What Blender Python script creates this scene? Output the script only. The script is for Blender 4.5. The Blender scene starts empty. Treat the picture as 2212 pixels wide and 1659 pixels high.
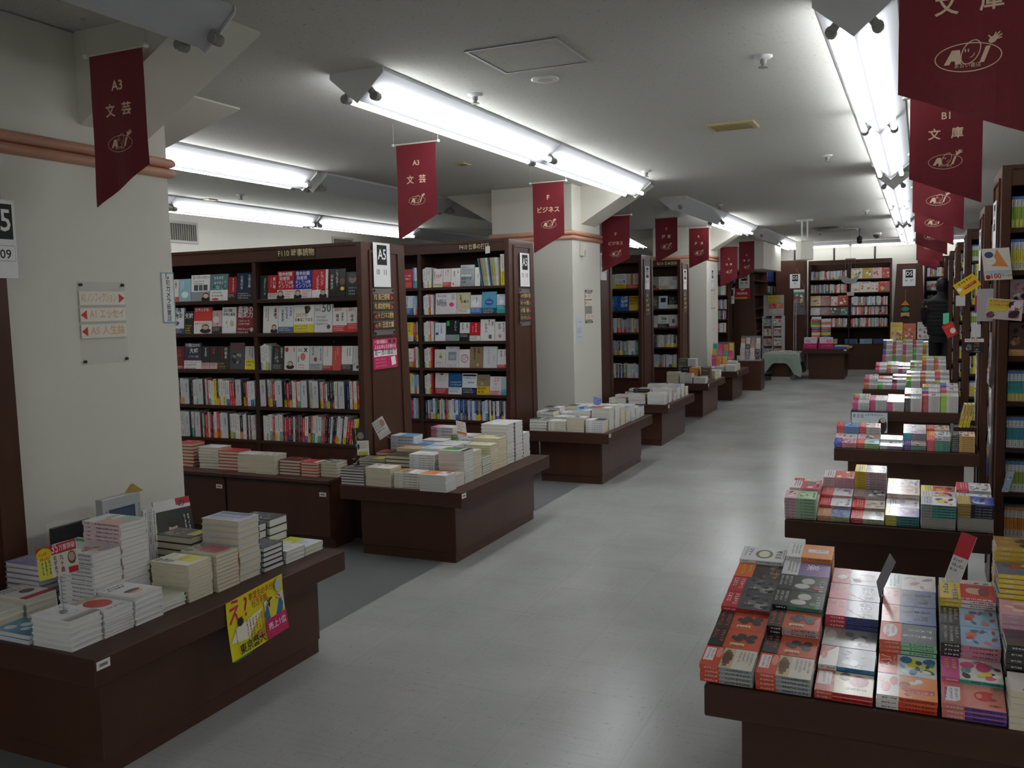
import bpy, math, random
from mathutils import Vector, Matrix
SC = bpy.context.scene
COL = SC.collection

# ---------------------------------------------------------------- camera, world, exposure
cam_data = bpy.data.cameras.new('camera')
cam = bpy.data.objects.new('camera', cam_data)
COL.objects.link(cam)
def camera_axes(yaw, pitch, roll):
    r0 = Vector((math.cos(yaw), math.sin(yaw), 0)); f0 = Vector((-math.sin(yaw), math.cos(yaw), 0)); u0 = Vector((0, 0, 1))
    f = f0*math.cos(pitch) - u0*math.sin(pitch); u = u0*math.cos(pitch) + f0*math.sin(pitch)
    return r0*math.cos(roll) + u*math.sin(roll), u*math.cos(roll) - r0*math.sin(roll), f
_r, _u, _f = camera_axes(.4265, .0878, -.023)
cam.matrix_world = Matrix(((_r.x, _u.x, -_f.x, 0), (_r.y, _u.y, -_f.y, 0), (_r.z, _u.z, -_f.z, 1.55), (0, 0, 0, 1)))
cam_data.sensor_width = 36; cam_data.lens = 1945/2212*36; cam_data.clip_start = .05
SC.camera = cam
world = bpy.data.worlds.new('world'); SC.world = world; world.use_nodes = True
world.node_tree.nodes['Background'].inputs[0].default_value = (.5, .55, .6, 1)
world.node_tree.nodes['Background'].inputs[1].default_value = .02
SC.view_settings.view_transform = 'Standard'; SC.view_settings.look = 'None'
SC.view_settings.exposure = 0.0; SC.view_settings.gamma = 1; SC.view_settings.use_curve_mapping = False
SC.cycles.max_bounces = 5; SC.cycles.diffuse_bounces = 3; SC.cycles.glossy_bounces = 2
SC.cycles.transmission_bounces = 2; SC.cycles.transparent_max_bounces = 6
SC.cycles.use_adaptive_sampling = True; SC.cycles.adaptive_threshold = .15; SC.cycles.adaptive_min_samples = 20
SC.cycles.caustics_reflective = False; SC.cycles.caustics_refractive = False
SC.cycles.sample_clamp_indirect = 6
TUBE_POWER = 17.0
ZC = 2.75                      # ceiling height

# ---------------------------------------------------------------- colours and materials
def lin(c):
    if isinstance(c, str):
        c = PAL.get(c, c)
        c = tuple(int(c[i:i+2], 16)/255 for i in (0, 2, 4))
    return tuple((x/12.92 if x <= .04045 else ((x+.055)/1.055)**2.4) for x in c)
PAL = dict(w='e9e8e4', wh='f4f4f2', cr='e6dfc8', k='17171a', dk='2b2a2e', gy='9a9c9f', lg='c4c7ca', dg='55585c', r='c4202a', dr='7d1620', or_='e0702a',
           sa='e08a72', y='e8d028', go='c9a038', b='2563b0', nb='1e2c56', lb='7db4d8', sk='3f9fd0', t='1f9a92', g='3f9a4a', lm='b0cc5a', dgn='1d4a34',
           p='e08ca6', mg='c82868', pu='6a4aa0', lv='b8a0cc', br='6a4630', tn='b89868', mr='4a1c24', bl='2440a8', pk='f0c4cc', mn='a8d4b4')
MATS = {}
def nodes_of(name):
    m = bpy.data.materials.new(name); m.use_nodes = True; MATS[name] = m
    nt = m.node_tree; return m, nt, nt.nodes['Principled BSDF']
def mat(name, col, rough=.5, metal=0, spec=.5, coat=0, noise=0, scale=20, bump=0, bscale=60, stretch=None, sheen=0):
    m, nt, b = nodes_of(name); c = lin(col)
    b.inputs['Roughness'].default_value = rough; b.inputs['Metallic'].default_value = metal
    b.inputs['Specular IOR Level'].default_value = spec; b.inputs['Coat Weight'].default_value = coat
    b.inputs['Sheen Weight'].default_value = sheen
    tc = nt.nodes.new('ShaderNodeTexCoord'); mp = nt.nodes.new('ShaderNodeMapping')
    nt.links.new(tc.outputs['Object'], mp.inputs[0])
    if stretch: mp.inputs['Scale'].default_value = stretch
    n = nt.nodes.new('ShaderNodeTexNoise'); n.inputs['Scale'].default_value = scale; n.inputs['Detail'].default_value = 4
    nt.links.new(mp.outputs[0], n.inputs['Vector'])
    mx = nt.nodes.new('ShaderNodeMix'); mx.data_type = 'RGBA'
    mx.inputs[6].default_value = tuple(x*(1-noise) for x in c)+(1,); mx.inputs[7].default_value = tuple(min(1, x*(1+noise)) for x in c)+(1,)
    nt.links.new(n.outputs[0], mx.inputs[0]); nt.links.new(mx.outputs[2], b.inputs['Base Color'])
    if bump:
        n2 = nt.nodes.new('ShaderNodeTexNoise'); n2.inputs['Scale'].default_value = bscale; n2.inputs['Detail'].default_value = 3
        nt.links.new(mp.outputs[0], n2.inputs['Vector'])
        bp = nt.nodes.new('ShaderNodeBump'); bp.inputs['Strength'].default_value = bump; bp.inputs['Distance'].default_value = .004
        nt.links.new(n2.outputs[0], bp.inputs['Height']); nt.links.new(bp.outputs[0], b.inputs['Normal'])
    return m
def attr_mat(name, rough, gain=1., spec=.5, coat=0, noise=.06, scale=30, stretch=None, bump=0, sheen=0):
    """colour comes from the printed colours stored on the faces; a faint noise breaks it up"""
    m, nt, b = nodes_of(name)
    b.inputs['Roughness'].default_value = rough; b.inputs['Specular IOR Level'].default_value = spec
    b.inputs['Coat Weight'].default_value = coat; b.inputs['Coat Roughness'].default_value = .12; b.inputs['Sheen Weight'].default_value = sheen
    a = nt.nodes.new('ShaderNodeAttribute'); a.attribute_name = 'Col'
    tc = nt.nodes.new('ShaderNodeTexCoord'); mp = nt.nodes.new('ShaderNodeMapping')
    if stretch: mp.inputs['Scale'].default_value = stretch
    n = nt.nodes.new('ShaderNodeTexNoise'); n.inputs['Scale'].default_value = scale; n.inputs['Detail'].default_value = 3
    nt.links.new(tc.outputs['Object'], mp.inputs[0]); nt.links.new(mp.outputs[0], n.inputs['Vector'])
    mr = nt.nodes.new('ShaderNodeMapRange'); mr.inputs[1].default_value = .3; mr.inputs[2].default_value = .7; mr.inputs[3].default_value = 1-noise; mr.inputs[4].default_value = 1
    nt.links.new(n.outputs[0], mr.inputs[0])
    mx = nt.nodes.new('ShaderNodeMix'); mx.data_type = 'RGBA'; mx.blend_type = 'MULTIPLY'; mx.inputs[0].default_value = 1
    nt.links.new(a.outputs['Color'], mx.inputs[6]); nt.links.new(mr.outputs[0], mx.inputs[7])
    v1 = nt.nodes.new('ShaderNodeVectorMath'); v1.operation = 'MULTIPLY'; v1.inputs[1].default_value = (gain,)*3
    v2 = nt.nodes.new('ShaderNodeVectorMath'); v2.operation = 'MINIMUM'; v2.inputs[1].default_value = (.88,)*3
    nt.links.new(mx.outputs[2], v1.inputs[0]); nt.links.new(v1.outputs[0], v2.inputs[0]); nt.links.new(v2.outputs[0], b.inputs['Base Color'])
    if bump:
        bp = nt.nodes.new('ShaderNodeBump'); bp.inputs['Strength'].default_value = bump; bp.inputs['Distance'].default_value = .002
        nt.links.new(n.outputs[0], bp.inputs['Height']); nt.links.new(bp.outputs[0], b.inputs['Normal'])
    return m
COVER = attr_mat('printed_cover', .38, 1.32, .4, .15)
GLOSS = attr_mat('laminated_cover', .22, 1.2, .5, .6, bump=.25, scale=14)
PAPER = attr_mat('page_edges', .8, 1., .2, 0, .22, 260, (.02, .02, 1))
PRINT = attr_mat('printed_paper', .55, 1.15, .3, 0, .03)
PAINT = attr_mat('painted_plastic', .4, 1., .4, 0, .03)
FABRIC = attr_mat('banner_satin', .48, 1.2, .3, 0, .12, 60, sheen=.25)
WOOD = mat('dark_mahogany', '4e3125', .36, spec=.3, coat=.05, noise=.22, scale=9, stretch=(1, 1, .12), bump=.04)
WOODH = mat('dark_mahogany_flat', '4a3026', .48, spec=.25, coat=.0, noise=.22, scale=9, stretch=(.12, .6, 1), bump=.04)
SHELF = mat('shelf_mahogany', '402a21', .5, spec=.25, noise=.2, scale=8, stretch=(.15, 1, 1))
WALLM = mat('cream_wallpaper', 'dcd9cd', .85, spec=.2, noise=.035, scale=1.6, bump=.12, bscale=260)
MOULD = mat('salmon_moulding', 'c8957c', .45, noise=.08, scale=14, stretch=(1, .2, 1))
FIXT = mat('white_enamel', 'e0e1e0', .35, noise=.02)
REFL = mat('greyed_reflector_enamel', 'b8babd', .45, noise=.03)  # white enamel greyed in colour so lit housings blow out less
SOCK = mat('grey_lampholder', '9a9994', .5, noise=.05)
METAL = mat('brushed_metal', 'a8aaac', .35, metal=.8, noise=.05)
MATTE = mat('matte_dark_board', '2a211d', .95, spec=.1, noise=.1)
BLACK = mat('black_plastic', '1c1c1e', .45, noise=.1)
CLOTH = mat('sage_tablecloth', '8fa294', .9, noise=.08, scale=80, sheen=.3)
def tube_mat():
    m, nt, b = nodes_of('fluorescent_tube')
    b.inputs['Base Color'].default_value = (.9, .9, .92, 1)
    tc = nt.nodes.new('ShaderNodeTexCoord'); n = nt.nodes.new('ShaderNodeTexNoise'); n.inputs['Scale'].default_value = 3
    nt.links.new(tc.outputs['Object'], n.inputs['Vector'])
    mx = nt.nodes.new('ShaderNodeMix'); mx.data_type = 'RGBA'; mx.inputs[6].default_value = (.93, .96, 1, 1); mx.inputs[7].default_value = (.97, .98, 1, 1)
    nt.links.new(n.outputs[0], mx.inputs[0]); nt.links.new(mx.outputs[2], b.inputs['Emission Color'])
    b.inputs['Emission Strength'].default_value = TUBE_POWER
    return m
TUBE = tube_mat()
def acrylic_mat():
    m, nt, b = nodes_of('clear_acrylic')
    b.inputs['Base Color'].default_value = (.95, .96, .95, 1); b.inputs['Roughness'].default_value = .12; b.inputs['Alpha'].default_value = .09
    tc = nt.nodes.new('ShaderNodeTexCoord'); n = nt.nodes.new('ShaderNodeTexNoise'); n.inputs['Scale'].default_value = 8
    mr = nt.nodes.new('ShaderNodeMapRange'); mr.inputs[3].default_value = .08; mr.inputs[4].default_value = .22
    nt.links.new(tc.outputs['Object'], n.inputs['Vector']); nt.links.new(n.outputs[0], mr.inputs[0]); nt.links.new(mr.outputs[0], b.inputs['Roughness'])
    return m
ACRYL = acrylic_mat()
def floor_mat(name, base, dark, tile, rough, scuffs=True):
    m, nt, b = nodes_of(name); N = nt.nodes.new; L = nt.links.new
    tc = N('ShaderNodeTexCoord'); b.inputs['Specular IOR Level'].default_value = .5
    n1 = N('ShaderNodeTexNoise'); n1.inputs['Scale'].default_value = 1.1; n1.inputs['Detail'].default_value = 5; n1.inputs['Roughness'].default_value = .55
    L(tc.outputs['Object'], n1.inputs['Vector'])
    mx = N('ShaderNodeMix'); mx.data_type = 'RGBA'; mx.inputs[6].default_value = lin(dark)+(1,); mx.inputs[7].default_value = lin(base)+(1,)
    mr = N('ShaderNodeMapRange'); mr.inputs[1].default_value = .3; mr.inputs[2].default_value = .7
    L(n1.outputs[0], mr.inputs[0]); L(mr.outputs[0], mx.inputs[0])
    # tile joints
    br = N('ShaderNodeTexBrick'); br.offset = 0; br.inputs['Scale'].default_value = 1; br.inputs['Brick Width'].default_value = tile; br.inputs['Row Height'].default_value = tile
    br.inputs['Mortar Size'].default_value = .0012; br.inputs['Mortar Smooth'].default_value = .4
    br.inputs['Color1'].default_value = (1, 1, 1, 1); br.inputs['Color2'].default_value = (.95, .95, .95, 1); br.inputs['Mortar'].default_value = (.78, .78, .76, 1)
    L(tc.outputs['Object'], br.inputs['Vector'])
    m2 = N('ShaderNodeMix'); m2.data_type = 'RGBA'; m2.blend_type = 'MULTIPLY'; m2.inputs[0].default_value = 1
    L(mx.outputs[2], m2.inputs[6]); L(br.outputs['Color'], m2.inputs[7]); out = m2
    if scuffs:
        for sc, st, lo, hi, col, rot, dt in ((1.6, (1, 1, 1), .35, .75, (.96, .96, .955, 1), 0, 3), (2.2, (1, 45, 1), .6, .68, (.87, .87, .86, 1), .6, 1), (2.6, (40, 1, 1), .62, .7, (1.1, 1.1, 1.1, 1), .2, 1), (45, (1, 2, 1), .69, .72, (.5, .49, .47, 1), 0, 1)):
            mp = N('ShaderNodeMapping'); mp.inputs['Scale'].default_value = st; mp.inputs['Rotation'].default_value = (0, 0, rot)
            n = N('ShaderNodeTexNoise'); n.inputs['Scale'].default_value = sc; n.inputs['Detail'].default_value = dt
            L(tc.outputs['Object'], mp.inputs[0]); L(mp.outputs[0], n.inputs['Vector'])
            r = N('ShaderNodeMapRange'); r.inputs[1].default_value = lo; r.inputs[2].default_value = hi; r.inputs[4].default_value = .55
            L(n.outputs[0], r.inputs[0])
            m3 = N('ShaderNodeMix'); m3.data_type = 'RGBA'; m3.blend_type = 'MULTIPLY'; m3.inputs[7].default_value = col
            L(r.outputs[0], m3.inputs[0]); L(out.outputs[2], m3.inputs[6]); out = m3
    L(out.outputs[2], b.inputs['Base Color'])
    r2 = N('ShaderNodeMapRange'); r2.inputs[1].default_value = .35; r2.inputs[2].default_value = .65; r2.inputs[3].default_value = rough-.025; r2.inputs[4].default_value = rough+.02
    L(n1.outputs[0], r2.inputs[0]); L(r2.outputs[0], b.inputs['Roughness'])
    n4 = N('ShaderNodeTexNoise'); n4.inputs['Scale'].default_value = 7; n4.inputs['Detail'].default_value = 2
    L(tc.outputs['Object'], n4.inputs['Vector'])
    bp = N('ShaderNodeBump'); bp.inputs['Strength'].default_value = .12; bp.inputs['Distance'].default_value = .004
    L(n4.outputs[0], bp.inputs['Height']); L(bp.outputs[0], b.inputs['Normal'])
    return m
FLOORM = floor_mat('worn_vinyl_tiles', 'c0c2c0', 'aeb0ac', .45, .235)
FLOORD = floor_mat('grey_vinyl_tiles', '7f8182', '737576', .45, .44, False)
def ceiling_mat():
    m, nt, b = nodes_of('pitted_ceiling_board'); N = nt.nodes.new; L = nt.links.new
    tc = N('ShaderNodeTexCoord'); b.inputs['Roughness'].default_value = .9; b.inputs['Specular IOR Level'].default_value = .2
    mp = N('ShaderNodeMapping'); mp.inputs['Scale'].default_value = (1, 2.2, 1); L(tc.outputs['Object'], mp.inputs[0])
    n = N('ShaderNodeTexNoise'); n.inputs['Scale'].default_value = 55; n.inputs['Detail'].default_value = 2; L(mp.outputs[0], n.inputs['Vector'])
    r = N('ShaderNodeMapRange'); r.inputs[1].default_value = .66; r.inputs[2].default_value = .72; L(n.outputs[0], r.inputs[0])
    mx = N('ShaderNodeMix'); mx.data_type = 'RGBA'; mx.inputs[6].default_value = lin('cfcec6')+(1,); mx.inputs[7].default_value = lin('8f8e88')+(1,)
    L(r.outputs[0], mx.inputs[0]); L(mx.outputs[2], b.inputs['Base Color'])
    bp = N('ShaderNodeBump'); bp.invert = True; bp.inputs['Strength'].default_value = .5; bp.inputs['Distance'].default_value = .003
    L(r.outputs[0], bp.inputs['Height']); L(bp.outputs[0], b.inputs['Normal'])
    return m
CEILM = ceiling_mat()

# ---------------------------------------------------------------- mesh helper
_chars = {}
def char_geo(s, bold=0):
    """flat outline of a run of characters as (verts, faces, width), em height 1"""
    k = (s, bold)
    if k not in _chars:
        cu = bpy.data.curves.new('t', 'FONT'); cu.body = s; cu.size = 1; cu.resolution_u = 2; cu.offset = bold
        ob = bpy.data.objects.new('t', cu); me = ob.to_mesh()
        vs = [tuple(v.co[:2]) for v in me.vertices]; fs = [tuple(p.vertices) for p in me.polygons]
        ob.to_mesh_clear(); bpy.data.objects.remove(ob); bpy.data.curves.remove(cu)
        if vs:
            y0 = min(v[1] for v in vs); y1 = max(v[1] for v in vs); x0 = min(v[0] for v in vs); x1 = max(v[0] for v in vs)
        else: y0 = y1 = x0 = x1 = 0
        _chars[k] = ([(x-x0, y-y0) for x, y in vs], fs, x1-x0, y1-y0)
    return _chars[k]
class MB:
    def __init__(s): s.v = []; s.f = []; s.m = []; s.c = []; s.sm = []
    def poly(s, pts, mi=0, col='w', sm=False):
        i = len(s.v); s.v += [tuple(p) for p in pts]; s.f.append(tuple(range(i, i+len(pts)))); s.m.append(mi); s.c.append(col); s.sm.append(sm)
    def add(s, vs, fs, mi=0, col='w', sm=False):
        i = len(s.v); s.v += [tuple(p) for p in vs]
        for f in fs: s.f.append(tuple(i+k for k in f)); s.m.append(mi); s.c.append(col); s.sm.append(sm)
    def box(s, a, b, mi=0, col='w', M=None, skip=''):
        x0, y0, z0 = a; x1, y1, z1 = b
        v = [(x0, y0, z0), (x1, y0, z0), (x1, y1, z0), (x0, y1, z0), (x0, y0, z1), (x1, y0, z1), (x1, y1, z1), (x0, y1, z1)]
        if M: v = [M @ Vector(p) for p in v]
        F = {'-z': (3, 2, 1, 0), '+z': (4, 5, 6, 7), '-y': (0, 1, 5, 4), '+x': (1, 2, 6, 5), '+y': (2, 3, 7, 6), '-x': (3, 0, 4, 7)}
        s.add(v, [f for k, f in F.items() if k not in skip.split(',')], mi, col)
    def cbox(s, a, b, r=.003, mi=0, col='w', M=None):
        """box with chamfered edges"""
        idx = {}; vs = []; fs = []
        for ix in (0, 1):
            for iy in (0, 1):
                for iz in (0, 1):
                    p = [(a, b)[t][k] for k, t in enumerate((ix, iy, iz))]; sg = [1 if t == 0 else -1 for t in (ix, iy, iz)]
                    for k in range(3):
                        q = [p[j] + (sg[j]*r if j != k else 0) for j in range(3)]; idx[(ix, iy, iz, k)] = len(vs); vs.append(q)
        I = lambda *t: idx[t]
        for k in range(3):
            for t in (0, 1):
                c = []
                for u, w in ((0, 0), (1, 0), (1, 1), (0, 1)):
                    tt = [0, 0, 0]; tt[k] = t; tt[(k+1) % 3] = u; tt[(k+2) % 3] = w; c.append(I(*tt, k))
                fs.append(tuple(c if t else c[::-1]))
        for k in range(3):
            for u in (0, 1):
                for w in (0, 1):
                    i1, i2 = (k+1) % 3, (k+2) % 3
                    t0 = [0, 0, 0]; t0[k] = 0; t0[i1] = u; t0[i2] = w; t1 = list(t0); t1[k] = 1
                    q = (I(*t0, i1), I(*t1, i1), I(*t1, i2), I(*t0, i2)); fs.append(q if u == w else q[::-1])
        for t in [(x, y, z) for x in (0, 1) for y in (0, 1) for z in (0, 1)]:
            q = (I(*t, 0), I(*t, 1), I(*t, 2)); fs.append(q if sum(t) % 2 else q[::-1])
        if M: vs = [M @ Vector(p) for p in vs]
        s.add(vs, fs, mi, col)
    def tube(s, pts, r, n=8, mi=0, col='w', caps=True):
        """round bar through the points; r a number or one radius per point"""
        pts = [Vector(p) for p in pts]; rs = r if isinstance(r, (list, tuple)) else [r]*len(pts); vs = []; fs = []
        for i, p in enumerate(pts):
            d = (pts[min(i+1, len(pts)-1)] - pts[max(i-1, 0)]).normalized()
            a = d.cross(Vector((0, 0, 1)) if abs(d.z) < .9 else Vector((1, 0, 0))).normalized(); b = d.cross(a)
            vs += [p + (a*math.cos(t) + b*math.sin(t))*rs[i] for t in [2*math.pi*k/n for k in range(n)]]
        for i in range(len(pts)-1):
            for k in range(n): fs.append((i*n+k, i*n+(k+1) % n, (i+1)*n+(k+1) % n, (i+1)*n+k))
        s.add(vs, fs, mi, col, True)
        if caps:
            e = (len(pts)-1)*n; s.add(vs[:n], [tuple(range(n))[::-1]], mi, col); s.add(vs[e:], [tuple(range(n))], mi, col)
    def lathe(s, c, prof, n=20, mi=0, col='w', axis='z'):
        vs = []; fs = []
        for r, h in prof:
            for k in range(n):
                t = 2*math.pi*k/n; p = (r*math.cos(t), r*math.sin(t), h)
                if axis == 'y': p = (p[0], h, p[1])
                vs.append((c[0]+p[0], c[1]+p[1], c[2]+p[2]))
        for i in range(len(prof)-1):
            for k in range(n): fs.append((i*n+k, i*n+(k+1) % n, (i+1)*n+(k+1) % n, (i+1)*n+k))
        s.add(vs, fs, mi, col, True)
        s.add(vs[:n], [tuple(range(n))[::-1]], mi, col); s.add(vs[-n:], [tuple(range(n))], mi, col)
    def prism(s, pts, off, mi=0, col='w'):
        """flat outline swept by the vector off"""
        o = Vector(off); a = [Vector(p) for p in pts]; b = [p+o for p in a]; n = len(a)
        s.poly(a[::-1], mi, col); s.poly(b, mi, col)
        s.add(a+b, [(k, (k+1) % n, n+(k+1) % n, n+k) for k in range(n)], mi, col)
    def build(s, name, mats, parent=None, M=None):
        me = mesh_of(name, s, mats); o = bpy.data.objects.new(name, me); COL.objects.link(o)
        if parent: o.parent = parent
        if M is not None: o.matrix_world = M
        return o
def mesh_of(name, s, mats):
    me = bpy.data.meshes.new(name); me.from_pydata(s.v, [], s.f)
    for m in (mats if isinstance(mats, (list, tuple)) else [mats]): me.materials.append(m)
    me.polygons.foreach_set('material_index', s.m); me.polygons.foreach_set('use_smooth', s.sm)
    at = me.color_attributes.new('Col', 'FLOAT_COLOR', 'CORNER'); buf = []; cc = {}
    for f, c in zip(s.f, s.c):
        if c not in cc: cc[c] = lin(c)+(1.,)
        buf += cc[c]*len(f)
    at.data.foreach_set('color', buf); me.update()
    return me
class Face:
    """a printed page lying in space: origin O (lower left), U to the right, V up, size w x h; later prints lie on earlier ones"""
    def __init__(s, mb, O, U, V, w, h, mi=0):
        s.mb = mb; s.O = Vector(O); s.U = Vector(U).normalized(); s.V = Vector(V).normalized(); s.N = s.U.cross(s.V); s.w = w; s.h = h; s.k = 1; s.mi = mi
    def p(s, x, y): return s.O + s.U*min(max(x, 0), s.w) + s.V*min(max(y, 0), s.h) + s.N*(.00013*s.k)
    def up(s): s.k += 1
    def rect(s, x0, y0, x1, y1, col): s.mb.poly([s.p(x0, y0), s.p(x1, y0), s.p(x1, y1), s.p(x0, y1)], s.mi, col)
    def quad(s, pts, col): s.mb.poly([s.p(*q) for q in pts], s.mi, col)
    def ell(s, cx, cy, rx, ry, col, n=18, rot=0):
        c, d = math.cos(rot), math.sin(rot)
        s.mb.poly([s.p(cx+rx*math.cos(t)*c-ry*math.sin(t)*d, cy+rx*math.cos(t)*d+ry*math.sin(t)*c) for t in [2*math.pi*k/n for k in range(n)]], s.mi, col)
    def ring(s, cx, cy, rx, ry, wd, col, n=28, rot=0, a0=0, a1=2*math.pi):
        c, d = math.cos(rot), math.sin(rot); P = []
        for k in range(n+1):
            t = a0+(a1-a0)*k/n; q = []
            for f in (1, 0):
                x, y = (rx-wd*f)*math.cos(t), (ry-wd*f)*math.sin(t); q.append(s.p(cx+x*c-y*d, cy+x*d+y*c))
            P.append(q)
        for k in range(n): s.mb.poly([P[k][0], P[k][1], P[k+1][1], P[k+1][0]], s.mi, col)
    def text(s, t, x, y, h, col, vert=False, wmax=None, bold=0, slant=0):
        """x,y: left bottom of a horizontal run, or centre top of a vertical one; h: character height"""
        if vert:
            for ch in t:
                vs, fs, w, hh = char_geo(ch, bold); e = max(w, hh, .55); sc = h*.92/max(e, .8)
                s.mb.add([s.p(x+(a-w/2)*sc, y-h/2+(b-hh/2)*sc) for a, b in vs], fs, s.mi, col); y -= h
        else:
            vs, fs, w, hh = char_geo(t, bold); sc = h/max(hh, .3); sx = sc
            if wmax and w*sc > wmax: sx = wmax/w
            s.mb.add([s.p(x+a*sx+b*sc*slant, y+b*sc) for a, b in vs], fs, s.mi, col)
            return w*sx
    def glyphs(s, x, y, n, lines, h, col, vert=False, rng=random, gap=1.5):
        """small printing too fine to read: strokes in character cells"""
        for l in range(lines):
            for i in range(n - (rng.randrange(3) if lines > 1 else 0)):
                cx, cy = (x-l*h*gap, y-(i+1)*h) if vert else (x+i*h, y-(l*gap+1)*h)
                t = h*.13
                for j in range(3):
                    yy = cy+h*(.1+.3*j+.06*rng.random()); xa = cx+h*(.08+.2*rng.random()); xb = cx+h*(.65+.25*rng.random())
                    if rng.random() < .8: s.rect(xa, yy, xb, yy+t, col)
                for j in range(2):
                    xx = cx+h*(.15+.6*rng.random()); ya = cy+h*(.05+.3*rng.random())
                    if rng.random() < .75: s.rect(xx, ya, xx+t, min(cy+h*.95, ya+h*(.3+.5*rng.random())), col)
ALL_LABELS = {}
def tag(o, label, cat, group=None, kind=None):
    o['label'] = label; o['category'] = cat
    if group: o['group'] = group
    if kind: o['kind'] = kind
    ALL_LABELS.setdefault(label, []).append(o.name)
    return o
def empty(name, loc, label=None, cat=None, group=None, M=None):
    o = bpy.data.objects.new(name, None); COL.objects.link(o); o.empty_display_size = .05
    o.matrix_world = M if M is not None else Matrix.Translation(loc)
    if label: tag(o, label, cat, group)
    return o
def part(name, mb, mats, parent, label=None):
    o = mb.build(name, mats); o.parent = parent; o.matrix_parent_inverse = parent.matrix_world.inverted()   # meshes here are laid out in room coordinates
    if label: o['label'] = label
    return o
def lpart(name, mb, mats, parent, label=None):
    o = mb.build(name, mats); o.parent = parent
    if label: o['label'] = label
    return o
def struct(name, mb, mats, label=None):
    o = mb.build(name, mats); o['kind'] = 'structure'
    if label: o['label'] = label
    return o
ORD = ['topmost', 'second-down', 'third-down', 'fourth-down', 'fifth-down', 'sixth-down', 'seventh-down', 'eighth-down', 'ninth-down', 'tenth-down', 'eleventh-down', 'twelfth-down'] + ['%s-down' % w for w in 'thirteenth fourteenth fifteenth sixteenth seventeenth eighteenth nineteenth twentieth twenty-first twenty-second twenty-third twenty-fourth'.split()]
NTH = 'first second third fourth fifth sixth seventh eighth ninth tenth eleventh twelfth thirteenth fourteenth fifteenth sixteenth seventeenth eighteenth nineteenth twentieth'.split()
NTH += ['twenty-'+w for w in NTH[:9]] + ['thirtieth'] + ['thirty-'+w for w in NTH[:9]] + ['fortieth'] + ['forty-'+w for w in NTH[:9]]

# ---------------------------------------------------------------- the room
X0, X1, Y0, Y1 = -8.2, 5.2, -7.2, 21.3
m = MB(); m.box((-2.62, Y0, -.05), (X1, Y1, 0)); struct('floor', m, FLOORM)
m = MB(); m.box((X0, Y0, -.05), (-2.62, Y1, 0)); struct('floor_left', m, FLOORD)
m = MB(); m.box((X0, Y0, ZC), (X1, Y1, ZC+.05)); struct('ceiling', m, CEILM)
m = MB(); m.box((X0-.1, Y0, 0), (X0, Y1, ZC)); struct('wall_left', m, WALLM)
m = MB(); m.box((X1, Y0, 0), (X1+.1, Y1, ZC)); struct('wall_right', m, WALLM)
m = MB(); m.box((X0, Y0-.1, 0), (X1, Y0, ZC)); struct('wall_front', m, WALLM)
m = MB(); m.box((X0, Y1, 0), (X1, Y1+.1, ZC)); struct('wall_back', m, WALLM)
n_trim = 0
for px in (-2.62, -1.78, -.94, -.1):         # dark slotted standards on the back wall above the shelves
    n_trim += 1; m = MB(); m.box((px, Y1-.02, 2.3), (px+.035, Y1, 2.64)); struct('trim_%d' % n_trim, m, BLACK)
def pillar(y0, y1, x1, x0, hy0, hy1, hx):
    global n_trim
    m = MB(); m.cbox((x0, y0, 0), (x1, y1, ZC), .008); struct('pillar', m, WALLM)
    n_trim += 1; m = MB(); zb = 2.235         # double half-round moulding round the pillar
    for dz in (-.022, .026):
        pr = [(x0-.005, y0, 0)]
        loop = [(x0, y0), (x1, y0), (x1, y1), (x0, y1), (x0, y0)]; off = []
        for k in range(7):
            t = math.pi*(k/6-.5); off.append((.026*math.cos(t), .024*math.sin(t)))
        vs = []; fs = []
        for (x, y), (sx, sy) in zip(loop, ((-1, -1), (1, -1), (1, 1), (-1, 1), (-1, -1))):
            vs += [(x+sx*d, y+sy*d, zb+dz+h) for d, h in off]
        for i in range(4):
            for k in range(6): fs.append((i*7+k, i*7+7+k, i*7+8+k, i*7+k+1))
        m.add(vs, fs, 0, 'w', True)
    struct('trim_%d' % n_trim, m, MOULD)
    for sx, xa, xb in ((1, x1, hx), (-1, x0, x0-(hx-x1))):       # sloped haunches of the beam through the pillar
        m = MB(); pts = [(xa, hy0, 2.36), (xb, hy0, ZC-.012), (xb, hy0, ZC), (xa, hy0, ZC)]
        m.prism(pts if sx < 0 else pts, (0, hy1-hy0, 0)); struct('beam_haunch', m, WALLM)
pillar(2.42, 3.33, -3.3, -4.2, 2.84, 3.22, -2.62)
pillar(8.6, 9.45, -3.2, -4.1, 8.85, 9.3, -2.55)
pillar(14.65, 15.5, -3.15, -4.05, 14.9, 15.3, -2.5)
m = MB(); m.prism([(-4.9, 3.95, 2.4), (-3.7, 3.95, ZC-.01), (-3.7, 3.95, ZC), (-4.9, 3.95, ZC)], (0, .38, 0)); struct('beam_haunch', m, WALLM)
m = MB(); m.cbox((-3.9, 17, 2.1), (-2.62, 19.2, ZC), .006); struct('beam_box', m, WALLM)
m = MB(); m.cbox((X0, 20.2, 2.38), (-3.9, Y1, ZC), .006); struct('beam_box', m, WALLM)

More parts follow.
